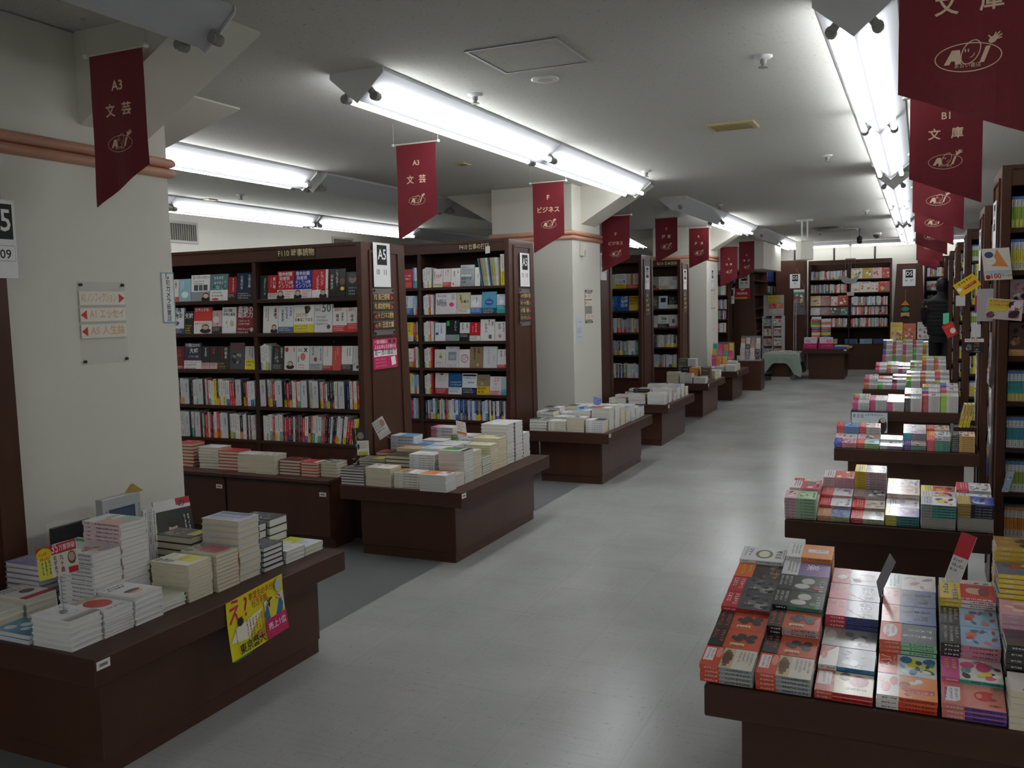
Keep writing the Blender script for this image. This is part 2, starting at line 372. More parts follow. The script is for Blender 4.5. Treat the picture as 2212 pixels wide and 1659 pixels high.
# ---------------------------------------------------------------- fluorescent fixtures
def fixture(xc, y0, mods, label, axis='y', yb=None):
    """V-shaped ceiling fixture; mods: one True/False (tubes burning or taken out) for each 2.45 m length"""
    t = empty('fluorescent_fixture', (xc, y0, ZC), label, 'ceiling light', 'fluorescent fixtures under the ceiling')
    L = 2.45*len(mods); h = MB()
    for k in range(len(mods)):
        a, b = 2.45*k+.004, 2.45*(k+1)-.004
        P = [(-.155, 0), (.155, 0), (.155, -.018), (.0, -.15), (-.155, -.018)]
        A = [(x, a, z) for x, z in P]; h.prism(A, (0, b-a, 0))
    lpart('housing', h, REFL, t)
    for e in (0, L):
        s = -1 if e == 0 else 1; h = MB()
        h.prism([(x, e, z) for x, z in [(-.16, 0), (.16, 0), (.16, -.03), (.0, -.165), (-.16, -.03)]], (0, s*.006, 0)); lpart('end_plate', h, FIXT, t)
    for k, on in enumerate(mods):
        for sx in (-1, 1):
            for e, s in ((2.45*k+.012, 1), (2.45*(k+1)-.012, -1)):
                q = MB(); q.tube([(sx*.055, e+s*.012, -.085), (sx*.088, e+s*.012, -.128)], [.016, .019], 10)
                q.tube([(sx*.088, e, -.13), (sx*.088, e+s*.03, -.13), (sx*.088, e+s*.032, -.13), (sx*.088, e+s*.05, -.13)], [.024, .024, .02, .02], 12)
                lpart('lampholder', q, SOCK, t)
            if on:
                q = MB(); q.tube([(sx*.088, 2.45*k+.065, -.13), (sx*.088, 2.45*(k+1)-.065, -.13)], .017, 8, caps=False)
                lpart('tube', q, TUBE, t)
    return t
fixture(-2.64, -2.0, (False, False), 'unlit tubeless fixture end above the near maroon banner by the pillar')
fixture(-2.64, -6.95, (True, True), 'unseen lit fixture added behind the camera in line with the left tables')  # unseen, added with the aisle one to brighten camera-facing sides
fixture(-.26, -6.45, (True, True), 'unseen lit fixture added behind the camera over the aisle')
fixture(-5.0, -6.95, (True, True), 'unseen lit fixture added behind the camera, far left row')  # further unseen rear fixtures, added for more front light
fixture(2.1, -6.45, (True, True), 'unseen lit fixture added behind the camera, right row')
fixture(2.1, -1.4, (True, True), 'unseen lit fixture added beside the camera over the right bookcases')  # unseen, added to spread more fill light from the right
fixture(-2.62, 3.95, (True, True), 'long lit twin-tube fixture running from the ceiling hatch over the left tables')
fixture(-2.62, 10.35, (False, True), 'half lit twin-tube fixture, first length empty, above the middle left tables')
fixture(-2.58, 15.9, (False, True), 'far half lit twin-tube fixture beside the hanging white box')
fixture(-.26, -1.5, (False, False), 'unlit white fixture length at the top edge next to the maroon banners')
fixture(-.26, 3.95, (True, True), 'nearest lit twin-tube fixture beside the row of right banners')
fixture(-.26, 9.7, (True, True), 'second lit twin-tube fixture beside the row of right banners')
fixture(-.26, 15.3, (True, True), 'farthest lit twin-tube fixture beside the row of right banners')
fixture(-4.95, 1.65, (True, True), 'lit fixture emerging from behind the near cream pillar, upper one')
fixture(-4.95, 6.7, (False, False), 'unlit white fixture above the near left bookcases')
fixture(-7.15, 4.7, (True, True), 'lit fixture along the left wall above the bookcases, lower one')
fixture(-7.15, 9.65, (True, False), 'fixture continuing along the left wall towards the middle pillar')
fixture(-5.0, 12.5, (False, True), 'fixture above the white wall behind the middle pillar')
fixture(2.9, 3.9, (True, True), 'unseen fixture added over the neighbouring aisle behind the right bookcases, near')  # unseen pair added for indirect light on the right side
fixture(3.0, 9.0, (True, True), 'unseen fixture added over the neighbouring aisle behind the right bookcases, far')
t = empty('strip_light', (-2.7, 20.98, ZC), 'long single row strip light across the back wall above the shelves', 'ceiling light')
for k in range(3):
    h = MB(); h.cbox((1.3*k, -.035, -.07), (1.3*k+1.295, .035, 0), .004); h.box((1.3*k, -.03, -.1), (1.3*k+.03, .03, -.07)); h.box((1.3*k+1.265, -.03, -.1), (1.3*k+1.295, .03, -.07)); lpart('housing', h, FIXT, t)
    q = MB(); q.tube([(1.3*k+.03, 0, -.1), (1.3*k+1.265, 0, -.1)], .017, 12); lpart('tube', q, TUBE, t)

# ---------------------------------------------------------------- things on the ceiling
for lab, x, y in (('nearest left, beside the round speaker', -2.33, 4.71), ('nearest right, level with the round speaker', -.73, 4.71), ('second left, beyond the end of the long fixture', -2.32, 8.2), ('second right, beyond the ceiling vent', -.74, 8.18),
                  ('third left, over the middle tables', -2.33, 11.6), ('third right, before the hanging white box', -.72, 13.7), ('behind the near pillar, under the upper lit fixture', -6.42, 7.46), ('small one beside the unlit fixture over the bookcases', -5.35, 9.05), ('farthest, near the far half lit fixture', -1.7, 17.6)):
    t = empty('sprinkler_head', (x, y, ZC), 'sprinkler head on the ceiling, '+lab, 'sprinkler', 'ceiling sprinklers')
    q = MB(); q.lathe((0, 0, 0), [(.045, 0), (.045, -.006), (.03, -.014), (.02, -.016)], 20); lpart('cover_plate', q, FIXT, t)
    q = MB(); q.lathe((0, 0, 0), [(.016, -.014), (.016, -.034), (.011, -.036), (.011, -.05), (.024, -.052), (.024, -.056)], 14); lpart('nozzle', q, SOCK, t)
t = empty('ceiling_hatch', (-1.53-.22, 3.92+.22, ZC), 'square inspection hatch with aluminium rim in the ceiling', 'hatch')
q = MB()
for a, b in (((-.235, -.235), (.235, -.22)), ((-.235, .22), (.235, .235)), ((-.235, -.22), (-.22, .22)), ((.22, -.22), (.235, .22))): q.box((*a, -.006), (*b, 0))
lpart('frame', q, METAL, t)
q = MB(); q.box((-.218, -.218, -.003), (.218, .218, 0)); lpart('panel', q, CEILM, t)
t = empty('ceiling_speaker', (-1.85, 4.59, ZC), 'flat round speaker cover in the ceiling beyond the hatch', 'speaker')
q = MB(); q.lathe((0, 0, 0), [(.075, 0), (.075, -.005), (.066, -.008)], 28); lpart('rim', q, FIXT, t)
q = MB(); q.lathe((0, 0, 0), [(.064, -.004), (.064, -.007), (.03, -.0085)], 28); lpart('grille', q, CEILM, t)
t = empty('ceiling_vent', (-1.2, 6.42, ZC), 'yellowed rectangular air vent in the ceiling between the two lit rows', 'vent')
q = MB()
for a, b in (((-.16, -.13), (.16, -.1)), ((-.16, .1), (.16, .13)), ((-.16, -.1), (-.13, .1)), ((.13, -.1), (.16, .1))): q.box((*a, -.015), (*b, 0), 0, 'c9bd90')
lpart('frame', q, PAINT, t)
q = MB()
for k in range(6): q.box((-.13, -.1+.034*k, -.02), (.13, -.085+.034*k, -.006), 0, 'a89a6a')
lpart('louvre', q, PAINT, t)
for lab, x, y, w in (('small brass square outlet in the ceiling above the near right-hand bookcase pair', -3.55, 6.9, .05), ('flat brass outlet in the ceiling before the middle pillar', -6.3, 12.9, .2), ('flat pale outlet in the ceiling behind the near pillar', -7.0, 7.6, .09)):
    t = empty('ceiling_outlet', (x, y, ZC), lab, 'outlet'); q = MB(); q.cbox((-w, -.07, -.012), (w, .07, 0), .004, 0, 'b8a878'); lpart('plate', q, PAINT, t)
    q = MB(); q.box((-w*.5, -.03, -.016), (w*.5, .03, -.012), 0, '6a6048'); lpart('slot', q, PAINT, t)
# ceiling-hung white box on two rods
t = empty('hanging_exit_light', (-1.64, 14.6, ZC), 'white box hung from the ceiling on two rods, far end of aisle', 'exit light')
q = MB(); q.cbox((-.12, -.05, -.03), (.12, .05, 0), .005); lpart('bracket', q, FIXT, t)
for x in (-.04, .04):
    q = MB(); q.tube([(x, 0, -.03), (x, 0, -.33)], .012, 8); lpart('rod', q, FIXT, t)
q = MB(); M_ = Matrix.Rotation(.5, 4, 'Z'); q.cbox((-.1, -.11, -.62), (.1, .11, -.33), .012, 0, 'e8e4d4', M_); lpart('housing', q, PAINT, t)
q = MB(); q.box((.1, -.085, -.58), (.104, .085, -.37), 0, 'd8d4b4', M_); lpart('sign_face', q, PAINT, t)
t = empty('ceiling_disc', (-1.35, 16.6, ZC), 'large flat grey disc under the ceiling beyond the hanging box', 'ceiling diffuser')
q = MB(); q.lathe((0, 0, 0), [(.1, 0), (.1, -.03), (.33, -.04), (.36, -.05), (.33, -.056)], 32, 0, '9c9c98'); lpart('diffuser', q, PAINT, t)
t = empty('spotlight', (-1.0, 17.2, ZC), 'small black spotlight on a stem before the strip light', 'spotlight')
q = MB(); q.tube([(0, 0, 0), (0, 0, -.14)], .01, 8); lpart('stem', q, BLACK, t)
q = MB(); q.tube([(0, -.05, -.24), (0, 0, -.17), (0, .02, -.13)], [.045, .05, .02], 12); lpart('lamp_head', q, BLACK, t)
t = empty('dome_camera', (-.78, 18.6, ZC), 'grey dome camera on the ceiling near the right fixture row', 'camera')
q = MB(); q.lathe((0, 0, 0), [(.09, 0), (.09, -.03), (.075, -.035)], 18, 0, 'd0d0cc'); lpart('base', q, PAINT, t)
q = MB(); q.lathe((0, 0, 0), [(.07, -.035), (.062, -.07), (.03, -.1), (.005, -.105)], 18, 0, '55504c'); lpart('dome', q, PAINT, t)
t = empty('alarm_box', (-3.155, 8.83, 2.1), 'small white box fixed under the moulding on the middle pillar', 'alarm')
q = MB(); q.cbox((-.045, -.03, -.07), (.0, .03, .07), .006, 0, 'd8d4c8'); lpart('housing', q, PAINT, t); q = MB(); q.box((0, -.015, -.055), (.004, .015, -.01), 0, 'a8a090'); lpart('grille', q, PAINT, t)
for lab, y in (('beside the edge of the near pillar', 8.42), ('above the near bookcase end panel', 11.8)):
    t = empty('wall_vent', (X0, y, 2.52), 'grey louvred vent high on the left wall '+lab, 'vent', 'vents on the left wall')
    q = MB()
    for a, b in (((-.28, -.13), (.28, -.1)), ((-.28, .1), (.28, .13)), ((-.28, -.1), (-.25, .1)), ((.25, -.1), (.28, .1))): q.box((0, *a), (.02, *b), 0, 'b4b4ae')
    lpart('frame', q, PAINT, t); q = MB(); q.box((.001, -.25, -.1), (.004, .25, .1), 0, '4a4844')
    for k in range(14): q.box((.004, -.25+.036*k, -.1), (.012, -.236+.036*k, .1), 0, '8c8678')
    lpart('louvre', q, PAINT, t)

# ---------------------------------------------------------------- banners
class WaveFace(Face):
    def __init__(s, *a, seed=0, amp=.004): super().__init__(*a); s.seed = seed; s.amp = amp
    def wave(s, x, y): return s.amp*(math.sin(x*30+s.seed+y*5)+.6*math.sin(x*13-y*14+s.seed*2))*(1-y/s.h if y < s.h else 0)*1.2
    def p(s, x, y): return s.O + s.U*x + s.V*y + s.N*(s.wave(x, y)+.0006*s.k)
def logo(f, cx, cy, s, col):
    f.ring(cx, cy, s*.5, s*.235, s*.016, col, 36)
    f.up()
    for q in ([(-.36, -.1), (-.24, .13), (-.12, .13), (-.1, -.1), (-.19, -.1), (-.195, -.045), (-.25, -.045), (-.275, -.1)],): f.quad([(cx+a*s, cy+b*s) for a, b in q], col)
    f.ring(cx+.04*s, cy+.08*s, s*.13, s*.21, s*.016, col, 28, -.5)
    for d in (-.01, .035): f.ell(cx+(d-.03)*s, cy+.11*s, s*.011, s*.03, col, 10)
    f.ring(cx+.03*s, cy+.07*s, s*.07, s*.08, s*.012, col, 10, 0, -1.6, -.1)
    f.quad([(cx+a*s, cy+b*s) for a, b in ((.17, -.1), (.26, .15), (.33, .15), (.24, -.1))], col)
    hx, hy = cx+.36*s, cy+.24*s
    f.ell(hx, hy, s*.07, s*.05, col, 12, .6)
    for a, l in ((.15, .13), (.5, .15), (.85, .15), (1.2, .12), (2.3, .1)):
        c, d = math.cos(a), math.sin(a); wd = .016*s
        f.quad([(hx-d*wd, hy+c*wd), (hx+d*wd, hy-c*wd), (hx+c*l*s+d*wd*.6, hy+d*l*s-c*wd*.6), (hx+c*l*s-d*wd*.6, hy+d*l*s+c*wd*.6)], col)
    f.up(); f.text('あおい書店', cx-.2*s, cy-.165*s, s*.075, col, wmax=s*.4)
def banner(x, y, w, top, short, long, tipleft, lines, label, seed, logo_s=.115, zc=None, rz=0, ts=1):
    t = empty('hanging_banner', None, label, 'banner', 'maroon hanging banners', Matrix.Translation((x, y, top)) @ Matrix.Rotation(rz, 4, 'Z'))
    q = MB(); f = WaveFace(q, (0, 0, -long), (1, 0, 0), (0, 0, 1), w, long, seed=seed)
    nx, ny = 10, 18
    hl, hr = (long, short) if tipleft else (short, long)
    for side in (0, 1):
        f.k = 0 if side == 0 else -4
        for i in range(nx):
            for j in range(ny):
                def P(a, b):
                    u = a/nx; h = hl+(hr-hl)*u; return f.p(u*w, long-h*(1-b/ny))
                pts = [P(i, j), P(i+1, j), P(i+1, j+1), P(i, j+1)]
                q.poly(pts if side == 0 else pts[::-1], 0, '6e1722', True)
    f.k = 2; gold = 'dcc0a4'
    for txt, dz, h, sp in lines:
        dz, h, sp = dz*ts, h*ts, sp*ts
        if len(txt) > 2 or txt.isascii():
            wd = char_geo(txt, .02); ww = wd[2]*h/max(wd[3], .3); f.text(txt, w/2-ww/2, long-dz-h/2, h, gold, bold=.02)
        else:
            for k, ch in enumerate(txt): f.text(ch, w/2+(k-.5)*sp-h/2, long-dz-h/2, h, gold, bold=.02)
    logo(f, w/2, long-(zc or .295)*ts, logo_s*ts, gold)
    lpart('cloth', q, FABRIC, t)
    q = MB(); q.tube([(-.02, 0, 0), (w+.02, 0, 0)], .005, 8, 0, 'd8d4cc')
    for e in (-.022, w+.022): q.lathe((e, 0, -.009), [(.004, 0), (.011, .004), (.011, .014), (.004, .018)], 10, 0, 'f0f0ec')
    lpart('rod', q, PAINT, t)
    for e in (-.02, w+.02):
        q = MB(); q.tube([(e, 0, .006), (e, 0, ZC-top)], .0012, 5, 0, 'c8c8c4'); q.lathe((e, 0, ZC-top-.01), [(.003, 0), (.012, .01)], 10, 0, 'a8a8a4'); lpart('string', q, PAINT, t)
    return t
K2 = lambda s: [(s, .185, .043, .074)]
banner(-3.106, 2.74, 0.290, 2.60, 0.457, 0.611, True, [('A3', .108, .032, 0)]+K2('文芸'), 'nearest left banner, A3 文芸, hanging before the cream pillar', 1, ts=1.235)
banner(-3.125, 5.14, 0.290, 2.60, 0.457, 0.611, True, [('A3', .1, .026, 0)]+K2('文芸'), 'second left banner, A3 文芸, hanging before the long lit fixture', 2, .1, ts=1.235)
banner(-3.100, 7.35, 0.290, 2.60, 0.457, 0.605, True, [('F', .105, .032, 0), ('ビジネス', .19, .04, 0)], 'F ビジネス banner hanging just before the middle pillar', 3, ts=1.235)
banner(-3.235, 9.62, .32, 2.5, .47, .61, True, [('F', .2, .034, 0), ('ビジネス', .3, .04, 0)], 'F ビジネス banner with its top hidden by the middle pillar beam', 4, .13, .42)
banner(-3.085, 11.30, 0.284, 2.60, 0.420, 0.568, True, [('S', .11, .026, 0), ('経営', .19, .036, .06)], 'dark S 経営 banner between the two middle bookcases', 5, ts=1.235)
banner(-3.097, 13.18, 0.290, 2.60, 0.457, 0.580, True, [('R', .1, .028, 0), ('経済', .18, .032, .07)], 'bright R 経済 banner before the third pillar', 6, ts=1.235)
banner(-3.13, 15.6, .29, 2.45, .54, .68, True, [('Q', .21, .034, 0), ('法律', .3, .04, .07)], 'Q 法律 banner with its top hidden by the third pillar beam', 7, .12, .43)
banner(-3.03, 16.80, 0.272, 2.60, 0.556, 0.679, True, [('X', .2, .024, 0), ('情報', .28, .03, .07)], 'farthest left banner, dim, beside the white beam box', 8, .1, .38, ts=1.235)
R2l = [('B1', .09, .03, 0), ('文庫', .165, .048, .09)]
for k, (yy, sd, lab) in enumerate(((2.3, 11, 'nearest right banner, cropped by the photo top, with 文庫 and logo'), (4.4, 12, 'second right banner, 文庫, just behind the cropped one'), (6.15, 13, 'third right banner, only its logo and lower edge showing'), (8.0, 14, 'fourth right banner, overlapped by the third'), (9.9, 15, 'fifth right banner in the receding row'), (11.9, 16, 'sixth right banner in the receding row'), (13.9, 17, 'seventh right banner in the receding row'), (16.0, 18, 'farthest right banner, lowest in the receding row'))):
    banner(-.055, yy, .285, 2.41 if k else 2.36, .35, .47, False, R2l, lab, sd, .135, .285)

# ---------------------------------------------------------------- tables and bookcases
TT = .455                       # height of the display table tops
def table(x0, x1, y0, y1, label, plate=None, inset=.09):
    t = empty('display_table', ((x0+x1)/2, (y0+y1)/2, 0), label, 'table', 'low dark display tables')
    q = MB(); q.cbox((x0, y0, TT-.092), (x1, y1, TT), .004); part('tabletop', q, WOODH, t)
    q = MB(); q.cbox((x0+inset, y0+inset, .06), (x1-inset, y1-inset, TT-.092), .003); part('base', q, WOOD, t)
    q = MB(); q.box((x0+inset+.006, y0+inset+.006, 0), (x1-inset-.006, y1-inset-.006, .06)); part('plinth', q, WOOD, t)
    if plate:
        q = MB(); x, y, d = plate
        if d == 'x':
            q.box((x, y, TT-.036), (x+.002, y+.052, TT-.008), 0, 'dcdcd6'); q.box((x+.002, y+.01, TT-.027), (x+.0024, y+.042, TT-.017), 0, '77776f')
        else:
            q.box((x, y-.002, TT-.036), (x+.052, y, TT-.008), 0, 'dcdcd6'); q.box((x+.01, y-.0024, TT-.027), (x+.042, y-.002, TT-.017), 0, '77776f')
        part('label_plate', q, PRINT, t, 'small white label plate')
    return t
table(-3.185, -2.37, 1.965, 3.335, 'front left display table holding white book stacks and a yellow poster', (-2.37, 1.972, 'x'))
table(-3.295, -2.44, 4.61, 6.0, 'second left display table, in front of the F110 bookcase end panel', (-2.44, 4.62, 'x'))
table(-3.115, -2.365, 7.135, 8.5, 'third left display table, with blue and white stacks before the middle pillar', (-2.365, 7.145, 'x'))
table(-3.11, -2.42, 9.3, 10.53, 'fourth left display table, beyond the middle pillar', (-2.42, 9.31, 'x'))
table(-3.15, -2.53, 11.8, 12.95, 'fifth left display table, with black and yellow volumes', (-2.53, 11.81, 'x'))
table(-3.1, -2.53, 13.87, 14.9, 'sixth left display table, before the third pillar', (-2.53, 13.88, 'x'))
table(-3.05, -2.6, 16.35, 16.95, 'farthest left display table, beside the table with the green cloth')
RT = [(-.548, .375, 2.485, 3.42), (-.6, .312, 4.56, 5.2), (-.56, .385, 6.88, 7.45), (-.6, .36, 9.2, 9.78), (-.614, .35, 11.4, 11.95), (-.594, .34, 13.85, 14.4), (-.58, .33, 16.1, 17.4)]
for k, (b, lab) in enumerate(zip(RT, ('front right display table covered with glossy red and orange pocket books', 'second right display table with pink and green pocket book stacks', 'third right display table with blue, red and teal stacks', 'fourth right display table with pink and white stacks', 'fifth right display table, its front row low and white', 'sixth right display table, near the person in black', 'farthest right display table with magazines and stationery'))):
    table(*b, lab, (-.59, b[2], 'y') if k == 5 else None)
    if k < 6:                   # board that tips the pocket books towards the reader
        t = empty('sloped_riser', (b[0]+.05, b[2]+.02, TT), 'dark sloped board under the books of the %s right table' % ('front', 'second', 'third', 'fourth', 'fifth', 'sixth')[k], 'riser', 'sloped boards on the right tables')
        q = MB(); d = (.74, .5, .38, .36, .36, .36)[k]; h = d*math.tan(math.radians(10)); a, c = b[0]+.012, (.216 if k == 0 else b[1]-.012); y = b[2]+.012
        q.prism([(a, y, TT), (a, y+d, TT), (a, y+d, TT+h)], (c-a, 0, 0)); part('board', q, MATTE, t)
        q = MB(); q.box((a, y+d, TT), (c, y+d+.012, TT+h)); part('back_rail', q, MATTE, t)

class Case:
    pass
def bookcase(xe, sgn, yc, length, top, shelves, nb, label, ht=.27, hb=.32, header=True, sides=(-1, 1)):
    """double-sided bookcase tapering upwards; its end panel at x = xe faces the aisle, the shelves run away from it"""
    t = empty('bookcase', (xe, yc, 0), label, 'bookcase', 'dark wooden bookcases')
    half = lambda z: hb+(ht-hb)*z/top
    X = lambda a: xe+sgn*a
    def slab(mb, a0, a1, z0, z1, inset=0.):
        P = [(yc-half(z0)+inset, z0), (yc+half(z0)-inset, z0), (yc+half(z1)-inset, z1), (yc-half(z1)+inset, z1)]
        mb.prism([(X(a0), y, z) for y, z in (P if sgn < 0 else P[::-1])], (X(a1)-X(a0), 0, 0))
    q = MB(); slab(q, 0, .04, 0, top); part('end_panel', q, WOOD, t)
    q = MB()                    # raised frame on the end panel
    for z0, z1, ya, yb in ((.08, top-.05, -1, -.62), (.08, top-.05, .62, 1)):
        for u0, u1 in ((ya, ya+.06), (yb-.06, yb)):
            if abs(u0) > .9 or abs(u1) > .99: continue
            P = [(yc+half(z0)*u0*1., z0), (yc+half(z0)*u1, z0), (yc+half(z1)*u1, z1), (yc+half(z1)*u0, z1)]
            q.prism([(X(-.0005), y, z) for y, z in (P if sgn < 0 else P[::-1])], (-sgn*.008, 0, 0))
    P = [(yc-half(top)*.62, top-.065), (yc+half(top)*.62, top-.065), (yc+half(top)*.62, top-.05), (yc-half(top)*.62, top-.05)]
    q.prism([(X(-.0005), y, z) for y, z in (P if sgn < 0 else P[::-1])], (-sgn*.008, 0, 0))
    part('panel_moulding', q, WOOD, t)
    q = MB(); slab(q, length-.04, length, 0, top); part('end_panel', q, WOOD, t)
    q = MB(); q.box((min(X(.04), X(length-.04)), yc-.012, .08), (max(X(.04), X(length-.04)), yc+.012, top-.02)); part('back_panel', q, SHELF, t)
    bays = []
    w = (length-.04)/nb
    for k in range(1, nb):
        q = MB(); slab(q, .02+w*k-.016, .02+w*k+.016, .08, top-.1, .012); part('upright', q, SHELF, t)
    for k in range(nb): bays.append(sorted((X(.02+w*k+.022), X(.02+w*(k+1)-.022))))
    xa, xb = sorted((X(.038), X(length-.038)))
    q = MB(); q.box((xa, yc-half(top), top-.02), (xb, yc+half(top), top)); part('top_board', q, WOOD, t)
    for s in sides:
        q = MB(); yf = yc+s*(half(top)-.004); q.cbox((xa, min(yf, yf-s*.022), top-.1), (xb, max(yf, yf-s*.022), top-.021), .002); part('header_board', q, WOOD, t)
        for z in shelves:
            yf = yc+s*(half(z)-.012); q = MB(); q.cbox((xa, min(yf, yc+s*.012), z-.024), (xb, max(yf, yc+s*.012), z), .002); part('shelf_board', q, SHELF, t)
        yf = yc+s*(half(.3)-.03); q = MB(); q.box((xa, min(yf, yf-s*.02), 0), (xb, max(yf, yf-s*.02), shelves[-1]-.026)); part('kick_board', q, WOOD, t)
    c = Case(); c.front = lambda z: yc-half(z)+.012; c.bays = bays; c.shelves = shelves; c.top = top; c.t = t; c.xe = xe; c.yc = yc; c.sgn = sgn; c.half = half
    return c
SA = [1.625, 1.39, 1.133, .876, .637]
SB = [1.72, 1.477, 1.235, .995, .755, .527]
SC_ = [1.725, 1.437, 1.155, .865, .565]
SR = [1.865, 1.66, 1.45, 1.24, 1.02, .79, .57, .34]
caseP = bookcase(-3.2, -1, 2.1, 2.0, 2.15, SB, 2, 'dark bookcase end at the left edge of the photo before the cream pillar', .27, .285)
caseF = bookcase(-3.345, -1, 5.29, 1.8, 1.985, SA, 2, 'dark F110 bookcase with current affairs books and an A5 10 11 sign')
caseG = bookcase(-3.25, -1, 7.42, 1.8, 2.12, SB, 2, 'dark F410 bookcase with work skill books and an A5 12 13 sign')
caseH = bookcase(-3.25, -1, 9.75, 1.8, 2.12, SB, 2, 'bookcase hidden behind the middle pillar with an A5 14 sheet on its end', .26, .28)
caseI = bookcase(-3.27, -1, 11.56, 1.6, 2.15, SC_, 2, 'narrow looking bookcase beyond the middle pillar with yellow and blue books')
caseJ = bookcase(-3.24, -1, 13.5, 1.6, 2.16, SC_, 2, 'bookcase of Japanese economy books just before the third pillar')
caseR = []
for k, (xe, yc, lab) in enumerate(((.43, 3.2, 'bookcase beside the front right table, outside the photo edge'), (.35, 5.28, 'nearest right bookcase with yellow and green pocket book spines'), (.4, 7.47, 'second right bookcase end with an orange paper sign in front'), (.39, 9.9, 'third right bookcase with white and black spines near its top'), (.38, 12.2, 'fourth right bookcase, narrow strip with yellow spines'), (.37, 14.5, 'fifth right bookcase, next to the person in black'), (.36, 16.9, 'farthest right bookcase end, behind the person in black'))):
    caseR.append(bookcase(xe, 1, yc, 1.5, 2.165, SR, 1, lab, .27, .29))

def cabinet(x0, x1, y0, y1, label):
    t = empty('base_cabinet', ((x0+x1)/2, (y0+y1)/2, 0), label, 'cabinet', 'base cabinets under the F110 bookcase')
    q = MB(); q.box((x0, y0+.03, .06), (x1, y1, TT-.03)); part('body', q, WOOD, t)
    q = MB(); q.cbox((x0, y0, TT-.03), (x1, y1, TT), .005); part('counter', q, WOODH, t)
    q = MB(); q.box((x0, y0+.05, 0), (x1, y1, .06)); part('plinth', q, WOOD, t)
    q = MB(); q.cbox((x0+.008, y0+.012, .075), (x1-.008, y0+.03, TT-.045), .003); part('door', q, WOOD, t)
    q = MB(); q.box((x0+.01, y0+.008, TT-.046), (x1-.01, y0+.03, TT-.034)); part('grip_rail', q, BLACK, t)
    q = MB(); q.box((x1-.08, y0+.009, .345), (x1-.028, y0+.012, .372), 0, 'dcdcd6'); q.box((x1-.07, y0+.0086, .353), (x1-.038, y0+.009, .363), 0, '77776f'); part('label_plate', q, PRINT, t, 'small white label plate')
cabinet(-4.3, -3.44, 4.69, 4.96, 'base cabinet nearer the table, under book stacks before the F110 bookcase')
cabinet(-5.16, -4.3, 4.69, 4.96, 'base cabinet half hidden by the cream pillar, before the F110 bookcase')

# far end of the shop: wall shelving and free-standing cases
def wall_case(x0, x1, y, depth, top, shelves, nb, label, side_panels=True):
    t = empty('wall_bookcase', ((x0+x1)/2, y+depth, 0), label, 'bookcase', 'dark wooden bookcases')
    for x in (x0, x1-.03):
        q = MB(); q.box((x, y, 0), (x+.03, y+depth, top)); part('side_panel', q, WOOD, t)
    q = MB(); q.box((x0+.03, y+depth-.015, 0), (x1-.03, y+depth, top)); part('back_panel', q, SHELF, t)
    q = MB(); q.box((x0+.03, y-.006, top-.09), (x1-.03, y+.016, top)); part('header_board', q, WOOD, t)
    w = (x1-x0-.03)/nb
    for k in range(1, nb):
        q = MB(); q.box((x0+.015+w*k-.012, y, .05), (x0+.015+w*k+.012, y+depth-.02, top-.09)); part('upright', q, SHELF, t)
    for z in shelves:
        q = MB(); q.box((x0+.03, y+.002, z-.024), (x1-.03, y+depth-.015, z)); part('shelf_board', q, SHELF, t)
    q = MB(); q.box((x0+.03, y+.02, 0), (x1-.03, y+.04, shelves[-1]-.024)); part('kick_board', q, WOOD, t)
    c = Case(); c.front = lambda z: y+.004; c.bays = [(x0+.03+w*k+.01, x0+.015+w*(k+1)-.015) for k in range(nb)]; c.shelves = shelves; c.t = t; c.top = top
    return c
SW = [1.93, 1.645, 1.37, 1.17, .915, .55]
caseW = wall_case(-2.22, -.56, 20.5, .5, 2.34, SW, 2, 'long back wall bookcase with picture books at the end of the aisle')
caseV = wall_case(-3.85, -2.84, 20.4, .5, 2.3, SW, 1, 'back wall bookcase with blue binders left of the D5 05 panel')
caseX = wall_case(.06, 1.6, 20.5, .5, 2.34, SW, 2, 'back wall bookcase right of the D5 06 07 end panel')
caseK = wall_case(-3.82, -3.42, 17.9, .3, 2.05, SW[1:], 1, 'dim narrow bookcase between the third pillar and the D5 03 04 panel')
t = empty('display_wall', (-2.53, 20.28, 0), 'wide plain dark side panel carrying the D5 05 sheet', 'bookcase')
q = MB(); q.cbox((-2.83, 20.0, 0), (-2.235, 20.4, 2.35), .004); part('side_panel', q, WOOD, t)
def end_case(xa, xb, y0, y1, top, label):
    """free-standing tapering bookcase seen on its end"""
    t = empty('end_bookcase', ((xa+xb)/2, (y0+y1)/2, 0), label, 'bookcase', 'dark wooden bookcases')
    c = (xa+xb)/2; hb = (xb-xa)/2+.05; ht = (xb-xa)/2-.06
    P = [(c-hb, 0), (c+hb, 0), (c+ht, top), (c-ht, top)]
    for a, b in ((y0, y0+.04), (y1-.04, y1)):
        q = MB(); q.prism([(x, a, z) for x, z in P], (0, b-a, 0)); part('end_panel', q, WOOD, t)
    q = MB(); q.box((c-.012, y0+.04, 0), (c+.012, y1-.04, top-.02)); part('back_panel', q, SHELF, t)
    q = MB(); q.box((c-ht, y0+.04, top-.02), (c+ht, y1-.04, top)); part('top_board', q, WOOD, t)
    q = MB(); q.prism([(c-hb*.6, y0-.008, .1), (c+hb*.6, y0-.008, .1), (c+ht*.62, y0-.008, top-.06), (c-ht*.62, y0-.008, top-.06)], (0, .009, 0)); part('panel_moulding', q, WOOD, t)
    for s in (-1, 1):
        for z in SW:
            w = hb+(ht-hb)*z/top; q = MB(); q.box((min(c+s*.012, c+s*w), y0+.04, z-.022), (max(c+s*.012, c+s*w), y1-.04, z)); part('shelf_board', q, SHELF, t)
    return t
end_case(-.46, .08, 16.75+.9, 20.3, 2.12, 'tapering bookcase end with the D5 06 07 sheet, before the back wall')
